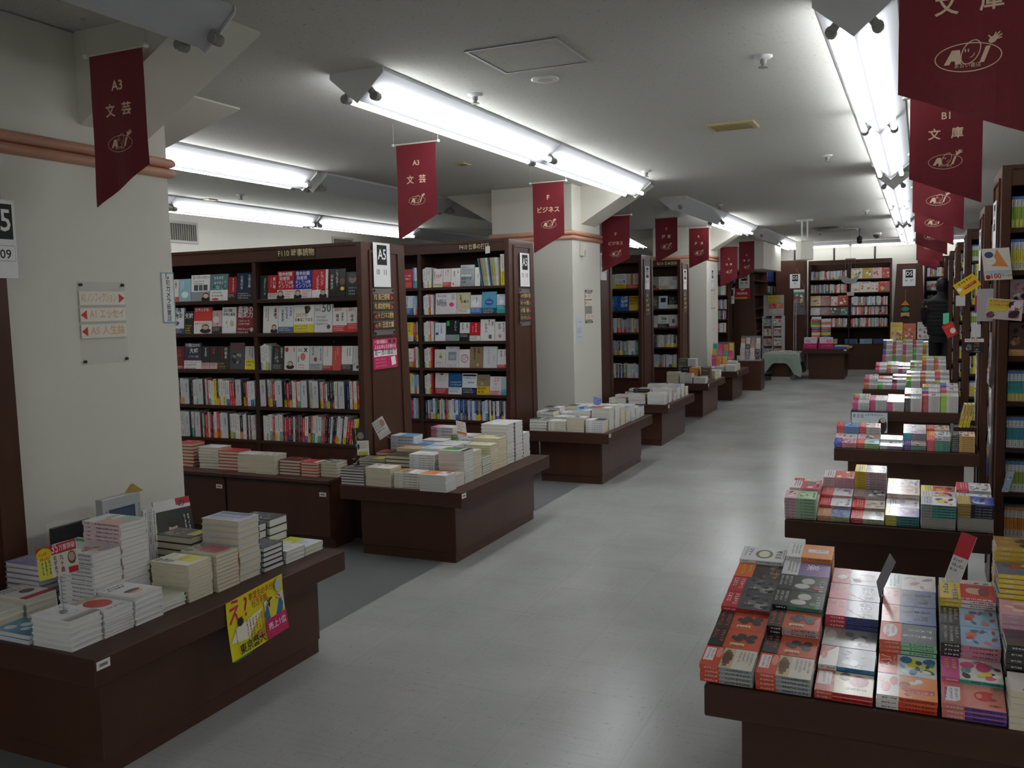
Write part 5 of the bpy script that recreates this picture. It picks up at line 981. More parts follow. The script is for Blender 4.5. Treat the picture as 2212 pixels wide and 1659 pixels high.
faces(caseF, 1, 1, [(1.1, 'd8dade', [T_('世界', .2, .78, .3), T_('大激変', .06, .58, .28), ('m', .1, .1, .9, .5, ['9a9aa0', 'b8bcc0', '5a5c64'], 8)], (.2, '3a4a6a'), 'white book'), (.7, '222224', [T_('大嘘', .06, .66, .42, 'd8d4cc'), g_(.1, .92, 5, 1, .16, 'w')], (.42, '2a2a20'), 'black book', [g_(.08, .4, 6, 4, .14, 'y')]), (1.3, 'c83a34', [T_('世界大変動', .06, .84, .15, 'w'), ('r', 0, .4, 1, .48, 'e0dcd6')], (.46, 'd8d4ce'), 'red and white portrait book', PH(.65, .2, 'c0a088', .2)+[g_(.06, .42, 9, 1, .09, 'r')]), (.7, 'c8a8a4', [g_(.4, .9, 5, 1, .26, 'r', 1), ('e', .4, .6, .3, .16, 'd8d4d0')], (.3, '3a3234'), 'white and red narrow book'), (1.0, 'd8dada', [T_('2017年', .1, .8, .2), T_('世界の真実', .06, .66, .17), ('m', .1, .2, .9, .5, ['c8b080', 'd8d8d4'], 5)], None, 'white book'), (1.25, '8a2430', [T_('最強の', .08, .78, .27, 'w'), T_('組織力', .08, .58, .27, 'w'), g_(.1, .5, 8, 2, .09, 'w')], (.24, '742028'), 'crimson book', [g_(.06, .2, 8, 2, .1, 'w')]+PH(.85, .1, 'c8b0a0', .1))], 'second left shelf, '+TX, aF[0]+.03)
faces(caseF, 1, 2, [(.9, '6a2028', [V('大和', .6, .9, .3, 'b83a38'), ('m', .1, .1, .6, .4, ['8a6a60', '3a2a2c'], 6)], (.14, 'b83030'), 'dark red book'), (1.35, '2a2c48', [T_('中国GDPの', .08, .84, .16, 'w'), T_('大嘘', .3, .6, .24, 'w', .5), g_(.25, .52, 6, 1, .1, 'lg')], (.32, 'dcd8d8'), 'navy book with white lettered band', [g_(.06, .3, 10, 1, .09, 'r'), g_(.06, .2, 8, 2, .11)]), (.6, '26262a', [V('する日', .5, .94, .3, 'w')], (.28, 'c8a0a0'), 'black narrow book with pink band'), (.6, '2c2426', [V('崩壊', .5, .94, .34, 'c83a3a')], (.28, 'c0a0a0'), 'black narrow book with red title'), (.9, '2a2626', [V('の結末', .68, .96, .26, 'e0dcd4'), g_(.3, .9, 5, 1, .14, 'r', 1)], (.3, '3a3228'), 'black book', [g_(.06, .28, 6, 3, .12, 'go')]), (1.1, '4a4a4c', [T_('北京', .2, .72, .3, '8a2a2c', .6), ('m', .1, .2, .9, .65, ['8a8a88', '2a2a2c'], 9)], None, 'grey book'), (.8, 'b0b0ac', [g_(.6, .94, 6, 2, .15, 'k', 1)], (.42, 'd8cc30'), 'silver book with yellow band', [g_(.1, .38, 5, 2, .16)])], 'third left shelf, '+TX, aF[0]+.05)
spines(caseF, 0, 3, bF[0]+.008, bF[1]-.004, 'fourth right shelf, '+TX, 111, seq=mix(111, white=9, red=4, black=4, cream=1.5, grey=1, yellow=.6, navy=.4, pale_blue=.5), plates=[bF[0]+.002, bF[0]+.13, bF[0]+.36, bF[0]+.45, bF[0]+.66])
spines(caseF, 1, 3, aF[0]+.012, aF[1]-.004, 'fourth left shelf, '+TX, 112, seq=mix(112, white=9, red=4, black=4, cream=1.5, grey=1, yellow=.6, navy=.4, pale_blue=.5), plates=[aF[0]+.16, aF[0]+.3, aF[0]+.66])
spines(caseF, 0, 4, bF[0]+.008, bF[1]-.03, 'lowest right shelf, '+TX, 113, seq=mix(113, white=9, red=4, black=4, cream=1.5, grey=1, yellow=.6, navy=.4, pale_blue=.5), lean=lambda u: .02+.2*max(0, u-.25))
spines(caseF, 1, 4, aF[0]+.012, aF[1]-.004, 'lowest left shelf, '+TX, 114, seq=mix(114, white=9, red=4, black=4, cream=1.5, grey=1, yellow=.6, navy=.4, pale_blue=.5), plates=[aF[0]+.17, aF[0]+.26, aF[0]+.52])
# F410 bookcase
TX = 'F410 case'; aG, bG = caseG.bays[1], caseG.bays[0]
faces(caseG, 0, 0, [(1.1, 'dcd2d4', [T_('5分', .3, .5, .34, 'c8305a', .5), V('スマホの', .82, .95, .15), V('人生は変わる', .15, .9, .13)], (.2, 'd8c8a0'), 'white and pink book'), (.85, 'd8d4d0', [V('困った', .6, .94, .26, 'b83a34'), g_(.25, .9, 6, 1, .1, 'k', 1)], (.26, 'd0402c'), 'white book with red band'), (1.0, 'dcdad6', [V('くる', .75, .95, .2), V('思考法', .35, .85, .18), ('e', .25, .15, .12, .07, 'd88a38')], None, 'white book'), (1.5, '8a9094', [g_(.1, .92, 9, 2, .09), T_('MINIMUS', .06, .46, .13, 'd8dce0'), T_('段取りが', .06, .3, .18), T_('10割', .06, .14, .17)], None, 'grey book with black lettering'), (.6, 'dcdad8', [g_(.5, .7, 4, 1, .24, 'k', 1)], None, 'white narrow book')], 'top right shelf, '+TX, bG[0]+.1, bG[1]-.25)
spines(caseG, 0, 0, bG[0]+.006, bG[0]+.095, 'top right shelf, '+TX, 120, seq=[SPN[i] for i in range(64) if SPN[i]['desc'] == 'white'])
mags = [B(.245, .15, .009, c, c, 'w', None, [], True, False, 'k', desc=d) for d, c in (('teal', '4a9a98'), ('navy', '2a3a78'), ('pink', 'c88aa4'), ('lime', 'a8c048'), ('grey', 'b8bcc0'), ('yellow-green', 'b8c050'), ('pale', 'd0d4d0'), ('white', 'dcdcd8'))]
spines(caseG, 0, 0, bG[1]-.235, bG[1]-.07, 'leaning magazines, top right shelf, '+TX, 121, lean=lambda u: -.16+.1*u, seq=mags+mags)
spines(caseG, 0, 0, bG[1]-.05, bG[1]-.002, 'right end, top right shelf, '+TX, 122, seq=[B(.27, .15, .036, 'd8d8d8', 'd8d4c8', 'w', (.45, 'd8c428'), [], True, False, 'k', desc='tall yellow-banded')])
FG = [(1, [(1.7, 'd4d0d2', [T_('HELL', .06, .52, .16, '55565a', .5), T_('WEEK', .06, .38, .16, '55565a', .5), ('e', .78, .45, .12, .1, 'd83a7c'), g_(.85, .95, 6, 2, .06, 'k', 1), g_(.1, .9, 6, 1, .07)], None, 'wide white book'), (1.1, 'c4bc9c', [V('生涯', .3, .9, .18), T_('仕事力', .3, .5, .2), ('e', .3, .15, .12, .08, '6a5a50')], (.22, 'd8d4c8'), 'cream book'), (.9, 'd0d0cc', [('e', .45, .55, .34, .2, 'e6e6e4'), g_(.5, .92, 4, 1, .12, 'k', 1)], (.32, '4a7ab0'), 'grey book with blue band'), (1.15, '4a98b8', [('e', .5, .52, .3, .16, '2a5a9a'), g_(.28, .56, 4, 1, .1, 'w'), ('q', [(.45, .66), (.55, .7), (.5, .76)], '2a5a9a')], (.25, '2a4a6a'), 'sky blue book with an apple'), (.75, 'c4c8d8', [('e', .5, .6, .26, .13, 'e4e4ea'), g_(.3, .95, 5, 1, .12, 'k')], (.42, '3aa0a4'), 'pale book with teal band')], .12), (2, [(.95, 'd8dce0', [V('巧みな質問', .6, .97, .17, '20243a'), g_(.25, .9, 7, 1, .1, 'b', 1), ('e', .2, .4, .14, .08, '3a5a9a')], None, 'white book'), (1.2, '24282a', [('r', .05, .72, .25, .95, '2fae58'), V('すごい人', .7, .94, .16, 'w')], (.3, '8a9498'), 'black book with green block', [('e', .8, .2, .1, .08, '4ab868')]), (.85, 'cfd0d0', [V('仕事が', .75, .95, .16), V('高い人は', .3, .95, .15)], (.42, '26282e'), 'white book with glossy black band'), (.9, 'b8242c', [V('チャンス', .6, .94, .2, 'w'), g_(.25, .8, 6, 1, .1, 'w', 1)], (.28, 'd4d0cc'), 'red book'), (1.2, 'dcdad8', [V('すぐ', .62, .98, .2), V('やる人', .4, .82, .2), V('結局、', .85, .9, .14), ('r', .6, .1, .8, .28, '55585c')], None, 'white book'), (1.0, 'd8d6d4', [V('技術', .4, .9, .22), V('すぐやる', .75, .94, .18), ('m', .1, .1, .6, .4, ['d8a8a8', 'dcdcdc'], 4)], None, 'white book')], .11), (3, [(1.0, 'd0cdc4', [('m', .4, .5, .9, .85, ['c8c890', '8a8a70'], 6), g_(.1, .3, 6, 1, .08)], None, 'cream book with leaf title'), (1.2, 'c4c6ca', [('r', .2, .35, .8, .75, '8a8c90'), ('r', .3, .42, .7, .6, 'a8aaae'), g_(.3, .95, 5, 1, .06)], (.2, 'd8d4d4'), 'grey book with a room photo'), (.95, 'd8d6d4', [('e', .5, .5, .36, .22, 'c83a44'), ('e', .5, .5, .31, .18, 'd8d6d4'), g_(.26, .6, 5, 2, .12)], None, 'white book with red ring'), (1.15, '8a7658', [V('入社', .7, .95, .2, '2a2420'), V('思考スキル', .35, .95, .16, '2a2420'), ('e', .6, .15, .1, .07, 'b8a88a')], None, 'brown book'), (1.2, 'c8ccce', [g_(.3, .9, 6, 1, .17, '9aa0a4', 1), g_(.8, .6, 8, 2, .06, 'dg', 1)], None, 'pale grey book'), (.85, 'd4d4d4', [V('伝わる', .4, .94, .2), V('イラスト', .8, .94, .15, 'dr')], (.18, 'c84a50'), 'white book')], .1),
      (4, [(1.2, 'd0ccca', [('q', [(.3, .98), (.7, .98), (.5, .88)], 'b83a3a'), g_(.2, .84, 8, 3, .08, 'gy')], (.28, 'a83a40'), 'white book with dark red band'), (1.2, '2a5a8c', [g_(.12, .62, 7, 2, .12, 'd4dce4')], (.33, 'd0d8dc'), 'blue book with pale band'), (1.3, 'd4d8da', [('r', .05, .86, .95, .94, '26282e'), g_(.1, .82, 8, 1, .1), g_(.4, .6, 4, 1, .1)], (.32, '2c3448'), 'white book with navy band'), (1.1, '8a7a60', [g_(.2, .8, 6, 1, .09, 'k'), ('e', .4, .55, .12, .08, 'a89878')], (.42, 'd0b02c'), 'brown book with yellow band', [g_(.08, .38, 5, 2, .17, 'k')]), (1.0, 'd8d4d4', [T_('30', .35, .72, .36, 'dc8a94', .45), T_('秒', .4, .5, .24, 'dc8a94', .4), g_(.2, .4, 5, 1, .08)], (.25, 'd8a098'), 'pink book'), (.5, 'a8c4cc', [g_(.5, .9, 6, 1, .25, 'w', 1)], (.3, '4aa0b8'), 'pale blue narrow book')], .1)]
for si, items, off in FG:
    faces(caseG, 0, si, items, '%s right shelf, %s' % (NTH[si], TX), bG[0]+off)
    spines(caseG, 0, si, bG[0]+.006, bG[0]+off-.004, 'spines at %s right shelf, %s' % (NTH[si], TX), 130+si, seq=[SPN[i] for i in range(64) if SPN[i]['desc'] in ('white', 'red')])
spines(caseG, 0, 5, bG[0]+.006, bG[1]-.004, 'lowest right shelf, '+TX, 140, seq=mix(140, white=8, grey=2, pale_blue=2, blue=1.2, navy=1, black=1.6, yellow=.7, red=.5, cream=1, green=.4))
for si, it in ((0, (1, 'b83a3c', [T_('手帳・メモ', .06, .6, .15, 'w'), T_('のキホン', .1, .44, .15, 'w'), ('r', .08, .06, .92, .3, 'c8504c')], None, 'red book')), (1, (1, 'c4ccd4', [g_(.4, .94, 6, 2, .13, 'k', 1)], (.35, '3a6a9a'), 'pale book with blue band')), (2, (1.3, 'c8bc30', [V('働く人', .6, .94, .22), g_(.25, .9, 6, 1, .12, 'k', 1)], (.3, 'd4d0c0'), 'yellow book')), (3, (1.3, 'd8d4d0', [T_('15分で', .08, .6, .22, 'd06a30'), T_('終わらせる', .06, .44, .15)], (.3, 'b08a38'), 'white book with golden band'))):
    faces(caseG, 1, si, [it], 'left bay, %s shelf, %s' % (NTH[si], TX), aG[1]-.19, aG[1]-.06)
    spines(caseG, 1, si, aG[1]-.056, aG[1]-.004, 'left bay, %s shelf, %s' % (NTH[si], TX), 150+si, seq=mix(150+si, white=8, grey=2, pale_blue=2, blue=1.5, green=.6, yellow=.8, red=.5))
for si in (4, 5): spines(caseG, 1, si, aG[1]-.2, aG[1]-.004, 'left bay, %s shelf, %s' % (NTH[si], TX), 150+si, seq=mix(150+si, white=8, grey=2, pale_blue=2, blue=1.5, green=.6, yellow=.8, red=.5))
# the two bookcases beyond the middle pillar
TX = 'bookcase beyond middle pillar'; b1 = caseI.bays[0]
faces(caseI, 0, 0, [(.9, 'b8c48a', [g_(.6, .9, 5, 1, .18, 'dgn', 1), ('e', .4, .5, .2, .12, '7a8a54')], None, 'pale green book'), (1.1, 'd4d6d8', [g_(.1, .92, 8, 2, .12, 'b'), ('m', .1, .35, .9, .6, ['7a90b0', 'c8ccd4'], 5)], (.3, 'd8c030'), 'white book with yellow band'), (1.1, 'b8a898', [('r', .35, 0, .5, 1, '8a6a3a'), ('m', .5, .1, .95, .9, ['d8c8c4', '8aa85a'], 6)], (.25, 'c84a4c'), 'brown and white book')], 'top shelf, '+TX, b1[1]-.46)
faces(caseI, 0, 1, [(.4, 'd8d6d2', [g_(.5, .9, 5, 1, .3, 'k', 1)], None, 'white narrow book'), (1.1, '3a70b0', [g_(.25, .75, 5, 3, .15, 'd4dce4')], (.25, '2a4a80'), 'blue lettered book'), (1.2, '2858a0', [T_('人材', .3, .76, .3, 'dce4ec', .6), T_('覚醒', .3, .5, .3, 'dce4ec', .6), T_('経済', .3, .24, .3, 'dce4ec', .6)], None, 'blue book'), (1.0, 'b89430', [T_('WORK', .1, .8, .2), T_('RULES', .1, .62, .2), g_(.1, .5, 7, 1, .1)], (.4, 'd0b030'), 'golden book')], 'second shelf, '+TX, b1[1]-.5)
for si in (2, 3, 4): spines(caseI, 0, si, b1[1]-.5, b1[1]-.004, '%s shelf, %s' % (NTH[si], TX), 160+si, individual=False, seq=mix(160+si, white=7, grey=3, pale_blue=2, navy=1, black=1, cream=2, tan=1, green=.6))
TX = 'bookcase before third pillar'; b1 = caseJ.bays[0]
for si, its in ((0, [(1, '8a8a88', [('m', .1, .1, .9, .5, ['2a2a2c', '5a5a58'], 7), g_(.1, .9, 6, 1, .14)], (.1, 'b03a38'), 'grey street photo book'), (1.1, 'd8d4d0', [g_(.1, .9, 5, 2, .14), ('m', .1, .35, .9, .55, ['b8b8b4', 'd0d0cc'], 4)], (.3, 'c8b8a8'), 'white book'), (1, 'c8cacc', [T_('50', .4, .7, .4, '6a6a6c', .5), g_(.1, .6, 6, 3, .11)], None, 'grey-white book with large numeral 50')]), (1, [(1, '55584a', [g_(.2, .8, 5, 4, .13, 'w')], None, 'olive book'), (.95, 'c8d0d8', [('r', .2, .5, .8, .85, '2a2c34')], None, 'pale blue book with dark window'), (1.1, '2c2e30', [g_(.15, .85, 6, 4, .12, 'lg')], (.3, 'd0d0cc'), 'black book with white band')]), (2, [(.9, 'b8b8b6', [g_(.2, .8, 5, 3, .12)], None, 'grey book'), (1.2, 'd4d6d4', [T_('理論', .3, .6, .24, 'k', .5), g_(.2, .5, 5, 1, .1)], (.3, '3a3a38'), 'white book'), (.95, 'c8cac8', [('r', .35, .35, .65, .65, '5a5c60')], (.14, 'b84a48'), 'white book with grey square')])):
    faces(caseJ, 0, si, its, '%s shelf, %s' % (NTH[si], TX), b1[1]-.44)
for si in (3, 4): spines(caseJ, 0, si, b1[1]-.46, b1[1]-.004, '%s shelf, %s' % (NTH[si], TX), 170+si, individual=False, seq=mix(170+si, white=8, grey=3, pale_blue=1, navy=1, black=1.5, cream=2))
# right bookcases: pocket books with blue heads
rp = random.Random(9)
def pk(c1_, c2_, d): return B(.15, .105, .0155, 'dcdcd8', 'd8dad8', 'w', None, [], False, False, '3a3a44', desc=d)
def head_spines(case, si, x0, x1, mid, low, d, where, n_ind=4, top='3a70b0'):
    z = case.shelves[si]; yf = case.front(z)+.012; x = x0; k = 0
    while x+.0165 < x1:
        s = HS.setdefault((mid, low), None)
        if s is None:
            s = B(.15, .105, .0158, 'dcdcd8', 'd4d6d4', 'w', (.26, low), [], False, False, '3a3a44', desc=d); HS[(mid, low)] = s
            mb = MB(); book_parts(s, False, False, True); base = s['c'][(False, False, True)][1]
            f = Face(base, (-.075, -.0525, .0158), (0, 0, -1), (1, 0, 0), .0158, .15); f.k = 5; f.rect(0, .136, .0158, .15, top); f.rect(0, .039, .0158, .1, mid); f.up(); f.glyphs(.004, .098, 7, 1, .0075, '2a3a34', True, rp)
            s['c'][(False, False, True)] = [(None, mesh_of('book', base, [COVER, PAPER])), base]
        put_book(s, stand(s, x, yf+rp.uniform(0, .004), z+.0005), 'shelf_book', '%s pocket spine, %s from left on %s' % (d, NTH[k] if k < 39 else k, where), 'pocket books on %s' % where, face=False, rest=k >= n_ind)
        x += .0168; k += 1
HS = {}
TX = 'nearest right bookcase'
for si, mid, low, d in ((0, '8aa840', 'b8b848', 'green and yellow'), (1, 'd8c838', 'd0d0b0', 'yellow'), (4, '3a9a98', 'c8b860', 'teal and yellow'), (5, '3a8a98', 'd0d0cc', 'teal and white'), (6, '8aa848', 'd0d4d0', 'lime striped')):
    head_spines(caseR[1], si, caseR[1].bays[0][0]+.004, caseR[1].bays[0][1]-.02, mid, low, d, '%s shelf, %s' % (NTH[si], TX), 7)
head_spines(caseR[1], 7, caseR[1].bays[0][0]+.004, caseR[1].bays[0][1]-.02, 'd08030', 'c4c4c0', 'orange topped', 'lowest shelf, '+TX, 7, 'd08030')
x0 = caseR[1].bays[0][0]
faces(caseR[1], 0, 2, [(1, 'a8989c', [('m', .05, .3, .95, .95, ['c84a54', '3a3034', 'd8c8c0', 'b07a80'], 14)], (.22, 'd8a868'), 'comic cover in red and grey'), (1, 'c8a0a4', [('m', .05, .1, .95, .95, ['8a3040', 'e0d0cc'], 10)], None, 'pink comic cover')], 'third shelf, '+TX, x0, x0+.24)
faces(caseR[1], 0, 3, [(1, '5a4038', [('m', .05, .3, .95, .95, ['8a5a48', '2a2024', 'a88468'], 14)], (.2, 'c89038'), 'dark brown comic cover'), (1, 'b0b0b4', [('m', .05, .1, .95, .95, ['d8d8dc', '6a6a70'], 10)], (.3, 'c08030'), 'pale grey flower cover')], 'fourth shelf, '+TX, x0, x0+.24)
for k in range(2, 7):
    c = caseR[k]
    for si in range(8):
        (spines(c, 0, si, c.bays[0][0]+.004, c.bays[0][0]+.4, 'x', 200+k*9+si, individual=False, seq=pool('white', 'grey', 'black', 'yellow', 'cream', lmax=.179)) if (si+k) % 3 else head_spines(c, si, c.bays[0][0]+.004, c.bays[0][0]+.4, rp.choice(('d8c838', 'c8ccd0', '8aa848')), rp.choice(('d0d0cc', 'd8c060')), 'x', 'x', 0))
# back wall
for c, bays in ((caseW, (0, 1)), (caseV, (0,)), (caseX, (0, 1)), (caseK, (0,))):
    for bi in bays:
        a, b = c.bays[bi]
        for si in range(len(c.shelves)-1):
            if c is caseX and bi == 0 and si == 1: continue
            if (si*3+bi) % 5 in (1, 4) and c in (caseW,):
                r = random.Random(si*7+bi); its = []
                for j in range(4):
                    bg = r.choice(('c8a850', 'd8d4cc', '8a3a34', 'b84a40', '3a8a7a', 'd8b8b0', '5a4038')); its.append((r.choice((.8, 1, 1.2)), bg, [('m', .08, .1, .92, .7, [r.choice(('e0c880', '3a6a8a', 'c85a4a', 'e4e0d8', '2a2a2c')), r.choice(('d87a50', '4a8a5a', 'e8d8c8'))], 7), g_(.15, .95, 5, 1, .13, 'w' if sum(lin(bg)) < .8 else 'k')], None, '%s picture book' % {'c8a850': 'golden', 'd8d4cc': 'white', '8a3a34': 'dark red', 'b84a40': 'red', '3a8a7a': 'green', 'd8b8b0': 'pink', '5a4038': 'brown'}[bg]))
                faces(c, bi, si, its, '%s shelf of the back wall, %s bay' % (NTH[si], ('left', 'right')[bi]), Lmax=.22)
            else:
                seq = mix(si+bi*7, white=5, cream=3, red=2, blue=1, tan=2, grey=2, pale_blue=2, navy=1, green=.5) if c is not caseV else [B(.26, .2, .05, '2a4a9a', '2a4a9a', 'w', None, [], False, False, 'w', desc='x')] if si == 0 else None
                spines(c, bi, si, a+.01, b-.02, 'x', 300+si*5+bi, individual=False, seq=seq)
faces(caseX, 0, 1, [(1, 'd8d4cc', [('m', .1, .1, .9, .8, ['c85a4a', '3a6a8a'], 7)], None, 'white picture book'), (1, '4a90b8', [('m', .1, .1, .9, .8, ['e4e0d8', 'd87a50'], 7)], None, 'blue picture book'), (1, 'd87a60', [g_(.1, .9, 5, 3, .15, 'w')], None, 'coral picture book')], 'second shelf right of the D5 06 07 panel', caseX.bays[0][0], caseX.bays[0][1])

# ---------------------------------------------------------------- signs, cards and posters
XE, YE, ZE = Vector((1, 0, 0)), Vector((0, 1, 0)), Vector((0, 0, 1))
def sheet(name, label, cat, O, U, V, w, h, bg, elems, th=.0012, group=None, matl=None, curl=0., border=None, parent=None, back='d4d4d0'):
    """a printed sheet or card of its own thickness"""
    U = Vector(U).normalized(); V = Vector(V).normalized(); N = U.cross(V); O = Vector(O)
    q = MB(); n = 8 if curl else 1
    def off(v): return N*(curl*(1-math.cos(v*math.pi/2)))
    f = Face(q, O+N*th, U, V, w, h)
    if curl:
        fp = f.p; f.p = lambda x, y: fp(x, y)+off(1-min(max(y, 0), h)/h)+N*(.0004*f.k)
        fr = f.rect
        def strips(x0, y0, x1, y1, c):
            for j in range(6): fr(x0, y0+(y1-y0)*j/6, x1, y0+(y1-y0)*(j+1)/6, c)
        f.rect = strips
    for k in range(n):
        y0, y1 = h*k/n, h*(k+1)/n; a = [O+U*x+V*y+off(1-y/h) for x, y in ((0, y0), (w, y0), (w, y1), (0, y1))]
        q.poly([p+N*th for p in a], 0, bg); q.poly(a[::-1], 0, back)
        q.poly([a[0], a[0]+N*th, a[3]+N*th, a[3]], 0, bg); q.poly([a[1]+N*th, a[1], a[2], a[2]+N*th], 0, bg)
        if k == 0: q.poly([a[0], a[1], a[1]+N*th, a[0]+N*th], 0, bg)
        if k == n-1: q.poly([a[2], a[3], a[3]+N*th, a[2]+N*th], 0, bg)
    if border: f.up(); f.rect(.0, .0, w, h, border); f.up(); f.rect(.006, .006, w-.006, h-.006, bg)
    paint(f, elems, random.Random(len(label)))
    if parent is not None: return part(name, q, matl or PRINT, parent)
    o = q.build(name, matl or PRINT); c = O+U*w/2+V*h/2
    o.data.transform(Matrix.Translation(-c)); o.location = c
    return tag(o, label, cat, group)
def area_sign(code, nums, O, U, label, w=.21, h=.297):
    return sheet('area_sheet', label, 'sign', O, U, ZE, w, h, 'dcdcda', [('r', .22, .5, .8, .95, '161618'), ('t', code, .27, .62, .34, 'e4e4e2', .48)]+[('t', n, x, .28, .17, '2a2a2c', .3) for n, x in zip(nums, (.17, .6) if len(nums) > 1 else (.38,))], group='white area code sheets')
PX = lambda case: case.xe+.010
sheet('area_sheet', 'white area sheet 09 cut off by the left photo edge', 'sign', (-3.188, 2.205, 1.695), YE, ZE, .21, .297, 'dcdcda', [('r', .3, .5, .95, .95, '161618'), ('t', 'A5', .36, .6, .4, 'e4e4e2', .55), ('r', .3, .22, .97, .42, '5a5a5c'), ('r', .305, .225, .965, .415, 'dcdcda'), ('t', '08', .34, .25, .17, '2a2a2c', .27), ('t', '09', .66, .25, .17, '2a2a2c', .27)], group='white area code sheets')
area_sign('A5', ('10', '11'), (PX(caseF), 5.145, 1.69), YE, 'white A5 10 11 sheet on the F110 bookcase end')
area_sign('A5', ('12', '13'), (PX(caseG), 7.36, 1.71), YE, 'white A5 12 13 sheet on the F410 bookcase end')
area_sign('A5', ('14', '15'), (PX(caseH), 9.57, 1.8), YE, 'white A5 14 sheet just right of the middle pillar')
area_sign('A5', ('16', '17'), (PX(caseI), 11.42, 1.71), YE, 'white area sheet on the bookcase end beyond the middle pillar')
area_sign('A5', ('18', '19'), (PX(caseJ), 13.37, 1.72), YE, 'white area sheet on the bookcase end before the third pillar')
area_sign('A5', ('20', '21'), (-3.148, 14.95, 1.76), YE, 'white area sheet on the third pillar')
area_sign('D5', ('03', '04'), (-3.3, 18.27, 1.77), XE, 'white D5 03 04 sheet above the red poster')
area_sign('D5', ('05',), (-2.54, 19.985, 1.76), XE, 'white D5 05 sheet on the wide dark side panel')
area_sign('D5', ('06', '07'), (-.3, 17.63, 1.72), XE, 'white D5 06 07 sheet on the tapering bookcase end')
for k, z in ((1, 1.72), (2, 1.72), (3, 1.75), (4, 1.75), (5, 1.75)):
    c = caseR[k]; sheet('area_sheet', 'white area sheet seen edge-on, on %s right bookcase end' % ('nearest', 'second', 'third', 'fourth', 'fifth')[k-1], 'sign', (c.xe-.0105, c.yc+.105, z), -YE, ZE, .21, .297, 'dcdcda', [('r', .22, .5, .8, .95, '161618'), ('t', 'B4', .27, .62, .34, 'e4e4e2', .48)], group='white area code sheets')
# header name strips
for case, x, z, txt, w, lab in ((caseF, -4.03, 1.898, 'F110 時事読物', .32, 'F110 時事読物 name strip on the near bookcase header'), (caseG, -3.74, 2.03, 'F410 仕事の技術', .31, 'F410 仕事の技術 name strip on the second bookcase header'), (caseI, -3.75, 2.06, '予備資格', .2, 'name strip with peeling paper on the header beyond the middle pillar'), (caseJ, -3.6, 2.07, 'R310 日本経済', .32, '日本経済 name strip on the header before the third pillar')):
    y = case.yc-case.half(case.top)+.003
    sheet('name_strip', lab, 'sign', (x, y, z), XE, ZE, w, .075, '33261c', [('t', txt, .03, .18, .16 if w > .25 else .2, 'd0c090', .94)], .002, 'gold lettered name strips')
sheet('torn_paper', 'small white torn paper stuck at the end of the F410 strip', 'paper', (-3.475, caseG.yc-caseG.half(caseG.top)-.001, 2.0), XE+ZE*.1, ZE, .045, .06, 'dcdcd8', [])
def direction(O, w, h, rows, label, wallpale=False, tilt=0):
    """clear acrylic holder with lettered strips and four corner pins"""
    O = Vector(O); t = empty('direction_sign', O, label, 'sign', 'acrylic direction signs')
    q = MB(); q.cbox((O.x, O.y, O.z), (O.x+.004, O.y+w, O.z+h), .001); part('holder', q, ACRYL, t)
    n = len(rows); mg = .035*h/.35; rh = (h-2*mg)/n
    for k, (txt, arrow) in enumerate(rows):
        z = O.z+h-mg-rh*(k+1)
        if txt is None: continue
        bg = 'd8d4c6' if wallpale else '3a2a20'; fg = 'd9a880' if wallpale else 'd0b878'
        ar = [('q', [(.86, .15), (.99, .5), (.86, .85)], 'c8382e')] if arrow > 0 else [('q', [(.14, .15), (.01, .5), (.14, .85)], 'c8382e')]
        q = MB(); q.box((O.x+.004, O.y+.004, z+.006), (O.x+.006, O.y+w-.004, z+rh-.006), 0, bg)
        f = Face(q, (O.x+.006, O.y+.004, z+.006), YE, ZE, w-.008, rh-.012); paint(f, ar+[('t', txt, .04 if arrow > 0 else .2, .22, .17, fg, .76)], RNG); part('name_plate', q, PRINT, t)
    for y in (.014, w-.014):
        for z in (.014, h-.014):
            q = MB(); q.tube([(O.x+.003, O.y+y, O.z+z), (O.x+.012, O.y+y, O.z+z)], .007, 10); part('pin', q, BLACK, t)
direction((-3.3, 2.772, 1.332), .252, .36, [('A2 ノンフィクション', 1), ('A1 エッセイ', -1), ('A5 人生論', -1), (None, 1)], 'pale acrylic direction sign on the near cream pillar', True)
direction((PX(caseF)-.002, 5.125, 1.365), .26, .315, [('F2 自己啓発', 1), ('F2 成功哲学他', 1), ('F1 ビジネス読物', -1), ('F1 日経文庫', -1)], 'dark direction sign under the A5 10 11 sheet')
direction((PX(caseG)-.002, 7.335, 1.36), .25, .33, [('F4 仕事の技術', -1), ('F4 ケータイ情報', 1), ('F7 就職・資格', 1), ('F5 マーケティング', 1)], 'dark direction sign under the A5 12 13 sheet')
direction((PX(caseI)-.002, 11.41, 1.37), .24, .32, [('S1 経営', 1), ('S2 会計', 1), ('S3 税務', -1), ('S4 金融', -1)], 'dark direction sign on the bookcase end beyond the middle pillar')
direction((PX(caseJ)-.002, 13.36, 1.38), .24, .32, [('R1 経済', 1), ('R2 産業', 1), ('R3 統計', -1), ('R4 社会', -1)], 'dark direction sign on the bookcase end before the third pillar')
direction((-3.2, 8.925, 1.335), .226, .355, [('F3 営業', -1), ('F6 話し方', -1), (None, 1), ('F5 人事', 1)], 'pale acrylic direction sign on the middle pillar', True)
direction((-3.15, 14.96, 1.4), .22, .33, [('Q1 法律', 1), ('Q2 政治', 1), ('K 情報', -1)], 'pale acrylic direction sign on the third pillar', True)
sheet('camera_notice', 'narrow white vertical notice 防犯カメラ設置店 at the pillar edge', 'notice', (-3.299, 3.246, 1.5), YE, ZE, .08, .242, 'dcdcd8', [('v', '防犯カメラ設置店', .5, .98, .36, '1c2230')], border='8aa0b0')
